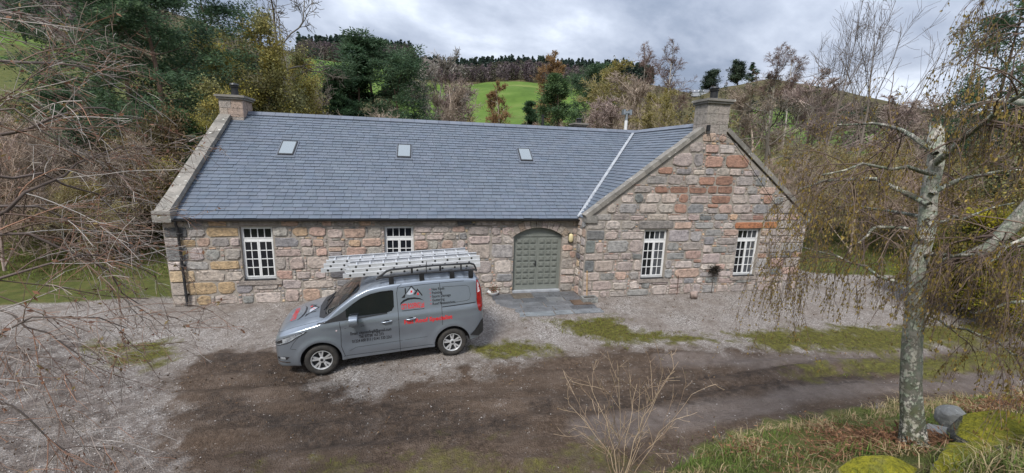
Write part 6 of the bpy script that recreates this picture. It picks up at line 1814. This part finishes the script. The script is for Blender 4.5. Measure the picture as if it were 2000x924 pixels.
# dry climber on the wall
p = on_y(1394, 528, -PROJ - 0.1)
A = Acc(); n = 90
P_, R_ = grow(g6, np.tile((0.0, 0.0, 0.0), (n, 1)) + g6.normal(0, 0.05, (n, 3)) * np.array((1, 0.4, 1)), g6.normal(0, 1, (n, 3)) * np.array((0.9, 0.25, 0.6)) + np.array((0.35, 0, 0.25)), g6.uniform(0.08, 0.36, n), np.full(n, 0.008), np.full(n, 0.003), 5, 0.35, (0, 0, -0.4))
A.add(tubes(P_, R_, 3), shades(g6, n, ((0.05, 0.042, 0.035), (0.035, 0.03, 0.028))))
q = (P_[:, 2:].reshape(-1, 3)[g6.integers(0, n * 3, 420)] + g6.normal(0, 0.03, (420, 3))); A.add(cards(g6, q, np.full(420, 0.05)), shades(g6, 420, ((0.06, 0.05, 0.035), (0.04, 0.035, 0.028))))
cl = empty('dry_climber', (p[0], p[1], 0.02)); tag(cl, 'dark withered climbing plant on the gable wall between its windows', 'plant')
link('foliage', A.mesh('foliage', M['foliage']), cl, (0, 0, p[2]))
obj('stem', *tube([(0.02, 0.0, -0.05), (0.05, 0.03, 0.4), (0.0, 0.0, p[2] - 0.05)], 0.012, 6), M['bark'], cl)

# ------------------------------------------------------------------ rocks on the bank
def bank_at(u, v):
    """where the line of sight meets the ground"""
    d = ray(u, v); lo, hi = 0.5, 40.0
    for t in np.arange(1.0, 40, 0.05):
        q = CAM + d * t
        if q[2] < float(ground_z(q[0], q[1])): return q
    return on_z(u, v)
def sit(u, v, sink=0.0):
    q = bank_at(u, v); return (q[0], q[1], float(ground_z(q[0], q[1])) - sink)
rock('mossy_boulder', sit(1945, 862, -0.10), (0.62, 0.38, 0.27), 21, M['moss_rock'], 'large boulder under yellow moss right of the birch trunk', rz=0.1)
rock('grey_rock', sit(1858, 838, -0.13), (0.22, 0.19, 0.20), 22, M['rock'], 'pale grey angular rock between the birch and the mossy boulder', rz=0.7)
rock('grey_rock', sit(1834, 850, -0.03), (0.19, 0.15, 0.11), 23, M['rock'], 'smaller smooth grey rock touching the birch foot', rz=0.2)
rock('mossy_hummock', sit(1760, 935, 0.10), (0.62, 0.30, 0.24), 24, M['moss_rock'], 'low yellow moss cushion in the near right corner before the birch', rz=-0.2)
rock('mossy_hummock', sit(1900, 905, 0.08), (0.75, 0.26, 0.24), 25, M['moss_rock'], 'yellow moss mound in the bottom right corner under straw grass', rz=0.2)

# ------------------------------------------------------------------ grass, bracken, litter
def blades(g, P, length, width, cols, lean=0.6):
    """bent blades of two faces each"""
    n = len(P)
    a = g.uniform(0, 6.28, n); d = np.stack([np.cos(a), np.sin(a), np.zeros(n)], 1); s = np.stack([-np.sin(a), np.cos(a), np.zeros(n)], 1)
    L_ = (length * g.uniform(0.55, 1.35, n))[:, None]; b = (lean * g.uniform(0.3, 1.5, n))[:, None]
    up = np.array((0, 0, 1.0)); w_ = width * g.uniform(0.6, 1.3, n)[:, None]
    m = P + L_ * (0.55 * up + 0.25 * b * d); t = P + L_ * ((0.95 - 0.35 * b) * up + 0.8 * b * d)
    V = np.stack([P - s * w_, P + s * w_, m + s * w_ * 0.8, m - s * w_ * 0.8, t + s * w_ * 0.12, t - s * w_ * 0.12], 1).reshape(-1, 3)
    i = np.arange(n)[:, None] * 6
    F = np.concatenate([i + np.array((0, 1, 2, 3)), i + np.array((3, 2, 4, 5))])
    return (V, F), np.repeat(cols, 6, 0)
A = Acc()
n = 60000
bx_, by_ = g6.uniform(9.0, 23, n), g6.uniform(-12.6, -7.0, n)
s_ = np.interp(bx_, FOOT[:, 0], FOOT[:, 1]) - by_
dist = np.hypot(bx_ - CAM[0], by_ - CAM[1])
vis = (s_ > -0.05 + 0.3 * g6.random(n)) & (dist > 1.7) & (bx_ - CAM[0] > 0.30 * (by_ - CAM[1])) & (g6.random(n) < np.clip(1.3 - dist / 16, 0.25, 1))
cl_ = fbm(bx_ * 1.6, by_ * 1.6, 3); gr_ = fbm(bx_ * 2.3 + 40, by_ * 2.3, 3)
brk = fbm(bx_ * 0.9 + 9, by_ * 0.9 - 4, 2)
vis &= cl_ > 0.36
for (u_, v_, rr_) in ((1945, 862, 0.62), (1856, 838, 0.3), (1834, 850, 0.3), (1830, 912, 0.30)):
    c0 = sit(u_, v_); vis &= np.hypot(bx_ - c0[0], by_ - c0[1]) > rr_
    to = np.array(c0[:2]) - CAM[:2]; ln_ = np.hypot(*to); to = to / ln_
    al = (bx_ - CAM[0]) * to[0] + (by_ - CAM[1]) * to[1]; ac = np.abs((bx_ - CAM[0]) * to[1] - (by_ - CAM[1]) * to[0])
    vis &= ~((ac < rr_ * 0.8) & (al > ln_ - rr_ - 0.35) & (al < ln_))
bx_, by_, cl_, gr_ = bx_[vis], by_[vis], cl_[vis], gr_[vis]
n = len(bx_); P = np.stack([bx_, by_, ground_z(bx_, by_) - 0.01], 1)
green = (gr_ + g6.normal(0, 0.05, n)) > 0.475
cols = np.where(green[:, None], shades(g6, n, ((0.10, 0.165, 0.03), (0.13, 0.20, 0.04), (0.16, 0.185, 0.055))), shades(g6, n, ((0.46, 0.36, 0.21), (0.38, 0.29, 0.165), (0.27, 0.19, 0.11), (0.22, 0.20, 0.075))))
vf, tn = blades(g6, P, np.where(green, 0.10, 0.14) * (0.55 + 1.0 * (cl_ - 0.36) / 0.3), 0.0045, cols, np.where(green, 0.65, 1.15))
A.V.append(vf[0]); A.F.append(vf[1] + A.n); A.n += len(vf[0]); A.T.append(tn)
o = link('bank_grass', A.mesh('bank_grass', M['grass'])); tag(o, 'straw and green grass on the bank in the lower right', 'grass', kind='stuff')
# tall pale tufts near the corner
A = Acc(); P = []
for (u, v, k, sp_) in ((1890, 915, 130, 0.13), (1950, 905, 170, 0.16), (1990, 920, 170, 0.18), (1850, 922, 90, 0.12), (1480, 905, 110, 0.2), (1400, 890, 140, 0.25), (1430, 870, 120, 0.2), (1560, 900, 110, 0.2), (1980, 870, 120, 0.2)):
    c = np.array(sit(u, v)); q = c[:2] + g6.normal(0, sp_, (k, 2)); P.append(np.stack([q[:, 0], q[:, 1], ground_z(q[:, 0], q[:, 1]) - 0.01], 1))
P = np.concatenate(P); n = len(P)
vf, tn = blades(g6, P, np.full(n, 0.20), 0.0040, shades(g6, n, ((0.38, 0.32, 0.19), (0.14, 0.18, 0.045), (0.13, 0.16, 0.04))), 0.8)
A.V.append(vf[0]); A.F.append(vf[1]); A.n += len(vf[0]); A.T.append(tn)
o = link('straw_tufts', A.mesh('straw_tufts', M['grass'])); tag(o, 'long pale straw tufts in the near right corner', 'grass', kind='stuff')
# short growth on the mossy patches, verge and lawns
A = Acc(); P = []; C_ = []
for poly, dens in [(MOSS[0], 520), (MOSS[1], 220), (MOSS[2], 260), (MOSS[3], 200), (MOSS[4], 90), (LITTER, 40)]:
    pl = np.array(poly); lo, hi = pl.min(0), pl.max(0); n = int(dens * (hi - lo).prod())
    n = min(n, 16000)
    q = g6.uniform(lo, hi, (n, 2))
    sd = poly_sd(q[:, 0], q[:, 1], poly) + (fbm(q[:, 0] * 2.5, q[:, 1] * 2.5, 3) - 0.56) * 3.0
    q = q[sd > 0.05]; P.append(np.stack([q[:, 0], q[:, 1], ground_z(q[:, 0], q[:, 1])], 1))
P = np.concatenate(P); P = P[P[:, 1] > -8.4]; n = len(P)
vf, tn = blades(g6, P, np.full(n, 0.055), 0.006, shades(g6, n, ((0.13, 0.155, 0.025), (0.18, 0.17, 0.04), (0.15, 0.11, 0.045))), 0.9)
A.V.append(vf[0]); A.F.append(vf[1]); A.n += len(vf[0]); A.T.append(tn)
o = link('verge_turf', A.mesh('verge_turf', M['grass'])); tag(o, 'short mossy turf in patches beside the track', 'grass', kind='stuff')
A = Acc(); P = []
q = g6.uniform((-12, 3.0), (-0.6, 13), (15000, 2)); q = q[poly_sd(q[:, 0], q[:, 1], LAWN) > 0.1]; P.append(q)
q = g6.uniform((23, -4), (42, 8), (15000, 2)); q = q[poly_sd(q[:, 0], q[:, 1], LAWN2) > 0.1]; P.append(q)
q = np.concatenate(P); n = len(q); P = np.stack([q[:, 0], q[:, 1], ground_z(q[:, 0], q[:, 1]) - 0.01], 1)
vf, tn = blades(g6, P, np.full(n, 0.13), 0.011, shades(g6, n, ((0.12, 0.18, 0.03), (0.15, 0.19, 0.04), (0.22, 0.18, 0.08), (0.13, 0.095, 0.05))), 0.8)
A.V.append(vf[0]); A.F.append(vf[1]); A.n += len(vf[0]); A.T.append(tn)
o = link('lawn_grass', A.mesh('lawn_grass', M['grass'])); tag(o, 'rough grass at both ends of the house', 'grass', kind='stuff')
# dead bracken
A = Acc()
for (u, v, k, sp_) in ((1700, 862, 260, 0.26), (1650, 850, 120, 0.22), (1745, 872, 160, 0.18), (1840, 865, 120, 0.16), (1945, 800, 220, 0.35), (1985, 795, 200, 0.3), (1450, 880, 90, 0.25), (1600, 895, 90, 0.25)):
    c = np.array(sit(u, v)); q = c[:2] + g6.normal(0, sp_, (k, 2)); P = np.stack([q[:, 0], q[:, 1], ground_z(q[:, 0], q[:, 1]) + g6.uniform(0.0, 0.10, k)], 1)
    P_, R_ = grow(g6, P, g6.normal(0, 1, (k, 3)) * np.array((1, 1, 0.25)), g6.uniform(0.12, 0.38, k), np.full(k, 0.0045), np.full(k, 0.002), 4, 0.25, (0, 0, -0.3))
    A.add(tubes(P_, R_, 3), shades(g6, k, ((0.28, 0.15, 0.085), (0.21, 0.11, 0.065), (0.36, 0.21, 0.13)), 0.2))
    n2 = k * 4; q2 = P_.reshape(-1, 3)[g6.integers(0, k * 4, n2)]
    A.add(cards(g6, q2, np.full(n2, 0.05), 0.35), shades(g6, n2, ((0.25, 0.13, 0.07), (0.32, 0.18, 0.105)), 0.2))
o = link('dead_bracken', A.mesh('dead_bracken', M['grass'])); tag(o, 'reddish brown dead bracken on the bank round the birch foot', 'bracken', kind='stuff')
# loose chippings and last year's leaves on the yard
n = 15000
q = g6.uniform((-5, -8.4), (22, -0.9), (n, 2)); q = q[(q[:, 0] > -3.2 + 0.0 * q[:, 1])]
inside = ((q[:, 0] > 9.5) & (q[:, 0] < 12.9) & (q[:, 1] > -2.3)); q = q[~inside]
md_, ms_, gs_, _ = masks(q[:, 0], q[:, 1]); keep = (gs_ < 0.4) & (ms_ < 0.35) & (g6.random(len(q)) < 1 - 0.8 * md_); q = q[keep]; n = len(q)
OCT = np.array([(1, 0, 0), (0, 1, 0), (-1, 0, 0), (0, -1, 0), (0, 0, 0.7), (0, 0, -0.4)], float)
OF = np.array([(0, 1, 4, 4), (1, 2, 4, 4), (2, 3, 4, 4), (3, 0, 4, 4)])
V = OCT[None] * (g6.uniform(0.005, 0.015, n)[:, None, None] * g6.uniform(0.6, 1.3, (n, 6, 1)))
a = g6.uniform(0, 6.28, n); c_, s_ = np.cos(a)[:, None], np.sin(a)[:, None]
V = np.stack([V[..., 0] * c_ - V[..., 1] * s_, V[..., 0] * s_ + V[..., 1] * c_, V[..., 2]], -1) + np.stack([q[:, 0], q[:, 1], ground_z(q[:, 0], q[:, 1]) + 0.012], 1)[:, None]
Ft = (np.arange(n)[:, None, None] * 6 + OF[None, :, :3]).reshape(-1, 3)
o = link('loose_chippings', make_mesh('loose_chippings', V.reshape(-1, 3), Ft, (M['twig'],), False, np.repeat(shades(g6, n, ((0.36, 0.33, 0.31), (0.27, 0.24, 0.22), (0.44, 0.41, 0.385), (0.20, 0.16, 0.14)), 0.12), 6, 0))); tag(o, 'loose pale granite chippings over the yard', 'gravel', kind='stuff')
n = 3800
q = g6.uniform((-3, -8.5), (20, -1.0), (n, 2)); q = q[fbm(q[:, 0] * 0.8, q[:, 1] * 0.8, 3) > 0.48]; n = len(q)
A = Acc(); A.add(cards(g6, np.stack([q[:, 0], q[:, 1], ground_z(q[:, 0], q[:, 1]) + 0.022], 1), np.full(n, 0.045), 0.6), shades(g6, n, ((0.13, 0.08, 0.05), (0.09, 0.06, 0.04), (0.18, 0.12, 0.07))))
o = link('fallen_leaves', A.mesh('fallen_leaves', M['grass'])); tag(o, 'scattered brown leaf litter on the yard', 'leaf litter', kind='stuff')

# ------------------------------------------------------------------ the near birch
def path(pts, base_d=None):
    """a branch through picture points (u, v, distance)"""
    return np.array([at_dist(u, v, d) for u, v, d in pts])
def resample(P, n):
    s = np.concatenate([[0], np.cumsum(np.linalg.norm(np.diff(P, axis=0), axis=1))]); t = np.linspace(0, s[-1], n)
    # gentle corners
    Q = np.stack([np.interp(t, s, P[:, k]) for k in range(3)], 1)
    for _ in range(1): Q[1:-1] = 0.25 * Q[:-2] + 0.5 * Q[1:-1] + 0.25 * Q[2:]
    return Q
LIMB = 0.7
def hand_limbs(g, specs, n=9, jit=0.02):
    P, Rr = [], []
    for pts, r0, r1 in specs:
        Q = resample(path(pts), n); Q[1:] += g.normal(0, jit, Q[1:].shape)
        P.append(Q); Rr.append(np.linspace(r0 * LIMB, r1, n))
    return np.array(P), np.array(Rr)

gb = np.random.default_rng(909)
foot = np.array(sit(1792, 872, 0.12)); D0 = float(np.hypot(foot[0] - CAM[0], foot[1] - CAM[1]))
tp = resample(np.concatenate([[foot], path([(1780, 770, D0), (1782, 660, D0), (1790, 590, D0 + 0.03), (1793, 510, D0 + 0.05), (1812, 440, D0 + 0.1), (1812, 380, D0 + 0.1), (1830, 310, D0 + 0.1), (1828, 262, D0 + 0.15)])]), 26)
ring_n = 22
V, T_, F = [], [], []
for i, c in enumerate(tp):
    t = i / (len(tp) - 1)
    r0_ = (0.106 - 0.040 * t) + 0.085 * math.exp(-t * 20)
    for k in range(ring_n):
        a = 2 * math.pi * k / ring_n
        rr = r0_ * (1 + 0.05 * math.sin(3 * a + 5 * t) + 0.03 * math.sin(7 * a - 9 * t) + gb.normal(0, 0.018))
        V.append((c[0] + rr * math.cos(a), c[1] + rr * math.sin(a), c[2] + (gb.normal(0, 0.05) if i == len(tp) - 1 else 0)))
        T_.append((max(0.12, 1.0 - t * 1.35), math.exp(-t * 4.5), 0))
for i in range(len(tp) - 1):
    for k in range(ring_n): F.append((i * ring_n + k, i * ring_n + (k + 1) % ring_n, (i + 1) * ring_n + (k + 1) % ring_n, (i + 1) * ring_n + k))
F.append(tuple(range((len(tp) - 1) * ring_n, len(tp) * ring_n)))
bir = empty('birch_tree', (0, 0, 0)); tag(bir, 'silver birch with lichen on its trunk in the right foreground', 'tree')
bir.location = tuple(foot)
obj('trunk', (np.array(V) - foot).tolist(), F, M['birch_bark'], bir, smooth=True, tint=T_)
D = D0
specs = [
    ([(1800, 560, D), (1740, 548, D + .1), (1680, 525, D + .3), (1610, 490, D + .5), (1560, 478, D + .8)], 0.030, 0.008),
    ([(1806, 475, D), (1775, 447, D), (1738, 440, D - .1), (1700, 448, D - .2), (1672, 472, D - .3)], 0.034, 0.010),
    ([(1815, 400, D), (1765, 372, D + .2), (1700, 345, D + .5), (1620, 350, D + .8), (1560, 372, D + 1.2)], 0.05, 0.010),
    ([(1826, 320, D), (1885, 270, D - .2), (1950, 225, D - .4), (2040, 150, D - .6)], 0.05, 0.015),
    ([(1806, 500, D), (1880, 500, D - .2), (1960, 490, D - .4), (2060, 470, D - .6)], 0.035, 0.010),
    ([(1796, 610, D), (1850, 632, D - .2), (1920, 660, D - .4), (2010, 705, D - .5)], 0.022, 0.006),
    ([(1828, 300, D), (1770, 255, D + .4), (1700, 235, D + .8), (1620, 250, D + 1.2)], 0.042, 0.008),
    ([(1822, 340, D), (1770, 330, D - .6), (1690, 320, D - 1.0), (1600, 345, D - 1.2)], 0.035, 0.008),
    ([(1818, 380, D), (1880, 350, D + .6), (1960, 330, D + 1.0), (2050, 330, D + 1.4)], 0.04, 0.010),
    ([(1810, 440, D), (1890, 420, D + .9), (1980, 400, D + 1.5)], 0.03, 0.008),
    ([(1812, 430, D), (1740, 410, D + .9), (1650, 400, D + 1.6), (1570, 430, D + 2.0)], 0.034, 0.008)]
L1 = hand_limbs(gb, specs)
BT = ((0.14, 0.10, 0.08), (0.18, 0.13, 0.10), (0.11, 0.08, 0.07))
A = Acc(); A.add(tubes(*L1, 7), np.tile((0.75, 0.35, 0), (len(L1[0]), 1)))
A.V = [v - foot for v in A.V]
link('limbs', A.mesh('limbs', M['birch_bark'], True), bir)
l2 = spawn(gb, *L1, 9, 0.25, 1.0, 55, 18, lambda g, pl, t: g.uniform(0.35, 0.95, t.shape), 7, 0.13, (0, 0, -0.5), 0.5, 0.0035)
l3 = spawn(gb, *l2, 4, 0.2, 1.0, 45, 16, lambda g, pl, t: g.uniform(0.25, 0.6, t.shape), 6, 0.08, (0, 0, -1.7), 0.6, 0.0022)
l4 = spawn(gb, *l3, 3, 0.2, 1.0, 35, 14, lambda g, pl, t: g.uniform(0.14, 0.42, t.shape), 5, 0.06, (0, 0, -2.2), 0.8, 0.0018)
A = Acc(); A.add(tubes(*l2, 4), shades(gb, len(l2[0]), BT)); A.add(tubes(*l3, 3), shades(gb, len(l3[0]), BT)); A.add(tubes(*l4, 3), shades(gb, len(l4[0]), BT))
# a few long strands hanging far down on the left
st = np.array([at_dist(u, v, d) for u, v, d in zip(gb.uniform(1470, 1640, 30), gb.uniform(380, 520, 30), gb.uniform(D - 0.6, D + 1.6, 30))])
ls = grow(gb, st, gb.normal(0, 0.25, (30, 3)) + np.array((0, 0, -1.0)), gb.uniform(0.7, 1.5, 30), np.full(30, 0.003), np.full(30, 0.0018), 9, 0.10, (0, 0, -0.6))
A.add(tubes(*ls, 3), shades(gb, 30, BT))
l5 = spawn(gb, *ls, 9, 0.1, 1.0, 35, 12, lambda g, pl, t: g.uniform(0.12, 0.36, t.shape), 5, 0.08, (0, 0, -1.6), 0.9, 0.0016)
A.add(tubes(*l5, 3), shades(gb, len(l5[0]), BT))
A.V = [v - foot for v in A.V]
cr_ = link('crown', A.mesh('crown', M['twig']), bir)
pts_ = np.concatenate([l4[0][:, 1:].reshape(-1, 3), l3[0][:, 3:].reshape(-1, 3), l5[0][:, 2:].reshape(-1, 3)])
n = 15000; q = pts_[gb.integers(0, len(pts_), n)] + gb.normal(0, 0.008, (n, 3)) + np.array((0, 0, -0.012))
A = Acc(); A.add(cards(gb, q - foot, np.full(n, 0.032), 0.42, dirs=np.tile((0, 0, -1.0), (n, 1))), shades(gb, n, ((0.30, 0.21, 0.055), (0.25, 0.17, 0.055), (0.36, 0.26, 0.07), (0.22, 0.18, 0.06)), 0.22))
link('catkins', A.mesh('catkins', M['foliage']), bir)

# second birch, rooted beyond the right edge, whose pale limb reaches in
g2 = np.random.default_rng(911)
D2 = 6.3
q0 = at_dist(2200, 600, D2); z2 = float(ground_z(q0[0], q0[1])) - 0.15
b2 = empty('birch_tree', (q0[0], q0[1], z2)); tag(b2, 'birch rooted beyond the right edge, its thick pale limb reaching into the picture', 'tree')
org = np.array((q0[0], q0[1], z2))
T0 = grow(g2, org[None], np.array([[-0.02, 0.02, 1.0]]), np.array([8.0]), np.array([0.17]), np.array([0.05]), 14, 0.03, (0, 0, 0.1))
specs = [([(2150, 330, D2), (2060, 370, D2), (1990, 425, D2), (1940, 480, D2), (1890, 503, D2), (1840, 512, D2 + .1), (1790, 540, D2 + .3)], 0.10, 0.02),
         ([(2150, 150, D2), (2080, 60, D2), (2020, 10, D2), (1960, -40, D2 + .2)], 0.04, 0.008),
         ([(2150, 250, D2), (2080, 215, D2), (2010, 205, D2), (1950, 195, D2 + .2), (1890, 210, D2 + .4)], 0.06, 0.008),
         ([(2150, 420, D2), (2060, 440, D2 - .4), (1980, 470, D2 - .6), (1930, 520, D2 - .7)], 0.04, 0.008),
         ([(2150, 480, D2), (2050, 560, D2 - .2), (1970, 600, D2 - .4), (1910, 610, D2 - .4)], 0.03, 0.008)]
LIMB = 1.0
L2 = hand_limbs(g2, specs, 10, 0.015)
A = Acc(); A.add(tubes(*T0, 14), np.array((0.7, 0.3, 0))); A.add(tubes(*L2, 10), np.tile((0.3, 0.05, 0), (len(L2[0]), 1))); A.V = [v - org for v in A.V]
link('trunk', A.mesh('trunk', M['birch_bark'], True), b2)
m2 = spawn(g2, *L2, 10, 0.3, 1.0, 55, 18, lambda g, pl, t: g.uniform(0.3, 0.85, t.shape), 6, 0.13, (0, 0, -0.5), 0.35, 0.0035)
m3 = spawn(g2, *m2, 5, 0.2, 1.0, 45, 16, lambda g, pl, t: g.uniform(0.2, 0.5, t.shape), 5, 0.08, (0, 0, -1.6), 0.6, 0.0022)
m4 = spawn(g2, *m3, 4, 0.2, 1.0, 35, 14, lambda g, pl, t: g.uniform(0.12, 0.36, t.shape), 4, 0.06, (0, 0, -2.0), 0.8, 0.0018)
A = Acc()
for l_ in (m2, m3, m4): A.add(tubes(*l_, 3), shades(g2, len(l_[0]), BT))
A.V = [v - org for v in A.V]; link('crown', A.mesh('crown', M['twig']), b2)
pts_ = np.concatenate([m4[0][:, 1:].reshape(-1, 3), m3[0][:, 2:].reshape(-1, 3)]); n = 5000
q = pts_[g2.integers(0, len(pts_), n)] + g2.normal(0, 0.01, (n, 3))
A = Acc(); A.add(cards(g2, q - org, np.full(n, 0.030), 0.45, dirs=np.tile((0, 0, -1.0), (n, 1))), shades(g2, n, ((0.30, 0.22, 0.055), (0.24, 0.17, 0.055), (0.20, 0.16, 0.055)), 0.22))
link('catkins', A.mesh('catkins', M['foliage']), b2)

# ------------------------------------------------------------------ the tree whose bare branches hang in from the left
g3 = np.random.default_rng(913)
D3 = 5.4
q0 = at_dist(-420, 600, D3); z3 = float(ground_z(q0[0], q0[1])) - 0.15
lt = empty('overhanging_tree', (q0[0], q0[1], z3)); tag(lt, 'leafless tree beyond the left edge whose reddish twigs hang across the picture', 'tree')
org = np.array((q0[0], q0[1], z3))
T0 = grow(g3, org[None], np.array([[0.03, 0.0, 1.0]]), np.array([9.0]), np.array([0.2]), np.array([0.05]), 14, 0.03, (0, 0, 0.1))
def lim(v0, pts, r): return ([(-420, v0, D3)] + pts, r * 0.55, 0.004)
specs = [lim(330, [(-150, 290, 5.2), (0, 278, 5.0), (110, 232, 5.0), (200, 208, 5.1), (290, 235, 5.4)], 0.04),
         lim(560, [(-150, 500, 5.0), (0, 425, 4.8), (70, 370, 4.8), (180, 300, 5.0), (240, 285, 5.2)], 0.045),
         lim(380, [(-150, 350, 5.4), (0, 340, 5.4), (110, 345, 5.6), (190, 380, 5.9), (250, 430, 6.1)], 0.035),
         lim(230, [(-150, 160, 5.6), (0, 110, 5.8), (120, 120, 6.0), (220, 150, 6.3), (280, 170, 6.6)], 0.04),
         lim(460, [(-150, 430, 4.9), (0, 445, 4.7), (110, 470, 4.7), (200, 520, 4.8), (270, 600, 4.9)], 0.035),
         lim(640, [(-150, 590, 4.6), (0, 540, 4.4), (90, 510, 4.4), (180, 490, 4.5), (250, 510, 4.7)], 0.035),
         lim(700, [(-150, 690, 4.4), (0, 660, 4.2), (80, 620, 4.2), (170, 600, 4.3), (240, 640, 4.4)], 0.03),
         lim(620, [(-150, 600, 5.3), (0, 600, 5.3), (90, 640, 5.2), (180, 720, 5.2)], 0.03),
         lim(150, [(-150, 40, 6.0), (0, 10, 6.2), (90, 40, 6.4), (180, 110, 6.6)], 0.035),
         lim(720, [(-150, 760, 4.3), (0, 790, 4.2), (70, 830, 4.2), (130, 890, 4.2)], 0.025),
         lim(480, [(-150, 420, 5.8), (0, 395, 6.0), (120, 420, 6.2), (200, 465, 6.5), (270, 490, 6.8)], 0.035),
         lim(300, [(-150, 230, 4.9), (0, 200, 4.8), (90, 250, 4.8), (160, 320, 4.9)], 0.03)]
L3 = hand_limbs(g3, specs, 12, 0.02)
LT = ((0.20, 0.14, 0.11), (0.28, 0.23, 0.20), (0.13, 0.09, 0.075), (0.40, 0.36, 0.33), (0.28, 0.155, 0.105))
A = Acc(); A.add(tubes(*T0, 12), np.array((0.10, 0.085, 0.07))); A.add(tubes(*L3, 7), shades(g3, len(L3[0]), ((0.13, 0.10, 0.088), (0.20, 0.16, 0.14)))); A.V = [v - org for v in A.V]
link('trunk', A.mesh('trunk', M['twig'], True), lt)
n2_ = spawn(g3, *L3, 10, 0.42, 1.0, 40, 16, lambda g, pl, t: g.uniform(0.35, 1.0, t.shape), 7, 0.10, (0.35, 0, -0.35), 0.45, 0.003)
n3_ = spawn(g3, *n2_, 6, 0.2, 1.0, 42, 16, lambda g, pl, t: g.uniform(0.15, 0.45, t.shape), 5, 0.10, (0.2, 0, -0.45), 0.6, 0.002)
n4_ = spawn(g3, *n3_, 3, 0.2, 1.0, 38, 14, lambda g, pl, t: g.uniform(0.06, 0.2, t.shape), 3, 0.10, (0, 0, -0.3), 0.8, 0.0016)
A = Acc()
for l_, sd in ((n2_, 4), (n3_, 3), (n4_, 3)): A.add(tubes(*l_, sd), shades(g3, len(l_[0]), LT, 0.2))
A.V = [v - org for v in A.V]; link('crown', A.mesh('crown', M['twig']), lt)
pts_ = n3_[0].reshape(-1, 3); n = 900
A = Acc(); A.add(cards(g3, pts_[g3.integers(0, len(pts_), n)] - org + g3.normal(0, 0.01, (n, 3)), np.full(n, 0.035), 0.5), shades(g3, n, ((0.26, 0.13, 0.075), (0.20, 0.10, 0.07), (0.22, 0.16, 0.06)), 0.2))
link('withered_leaves', A.mesh('withered_leaves', M['foliage']), lt)

# ------------------------------------------------------------------ bare shrub at the bottom edge
g4 = np.random.default_rng(915)
fb_ = np.array(sit(1212, 960, 0.05)); D4 = float(np.hypot(fb_[0] - CAM[0], fb_[1] - CAM[1]))
sh = empty('bare_shrub', tuple(fb_)); tag(sh, 'leafless tan shrub with thin upright stems at the bottom edge', 'shrub')
ends = [(1105, 748, .1), (1122, 830, -.2), (1148, 735, .2), (1206, 702, .0), (1180, 760, -.3), (1322, 705, .2), (1352, 772, .3), (1282, 770, -.2), (1160, 800, .4), (1242, 752, .3), (1110, 790, .3), (1262, 800, .5), (1300, 850, .1)]
P, Rr = [], []
for (u, v, dd) in ends:
    e_ = at_dist(u, v, D4 + dd); b_ = fb_ + np.array((g4.normal(0, 0.06), g4.normal(0, 0.05), 0))
    mid = b_ * 0.5 + e_ * 0.5 + np.array((0, 0, 0.10)) * g4.uniform(0.2, 1.2) - (e_ - b_) * np.array((0.14, 0.14, 0))
    Q = resample(np.array([b_, mid, e_]), 9); Q[1:] += g4.normal(0, 0.012, Q[1:].shape); P.append(Q); Rr.append(np.linspace(g4.uniform(0.005, 0.0085), 0.0024, 9))
S1 = (np.array(P), np.array(Rr))
s2 = spawn(g4, *S1, 6, 0.3, 1.0, 42, 12, lambda g, pl, t: pl * g.uniform(0.12, 0.34, t.shape), 5, 0.10, (0, 0, 0.3), 0.6, 0.0032)
s3 = spawn(g4, *s2, 4, 0.2, 1.0, 45, 14, lambda g, pl, t: pl * g.uniform(0.2, 0.5, t.shape), 3, 0.10, (0, 0, 0.2), 0.8, 0.0022)
TAN = ((0.42, 0.32, 0.22), (0.31, 0.23, 0.155), (0.22, 0.155, 0.11))
A = Acc(); A.add(tubes(*S1, 6), shades(g4, len(P), TAN)); A.V = [v - fb_ for v in A.V]; link('stems', A.mesh('stems', M['twig'], True), sh)
A = Acc(); A.add(tubes(*s2, 4), shades(g4, len(s2[0]), TAN)); A.add(tubes(*s3, 3), shades(g4, len(s3[0]), TAN)); A.V = [v - fb_ for v in A.V]; link('twigs', A.mesh('twigs', M['twig']), sh)
pts_ = s3[0].reshape(-1, 3); n = 420
A = Acc(); A.add(cards(g4, pts_[g4.integers(0, len(pts_), n)] - fb_, np.full(n, 0.016), 0.6), shades(g4, n, ((0.15, 0.17, 0.04), (0.20, 0.17, 0.07)))); link('buds', A.mesh('buds', M['foliage']), sh)
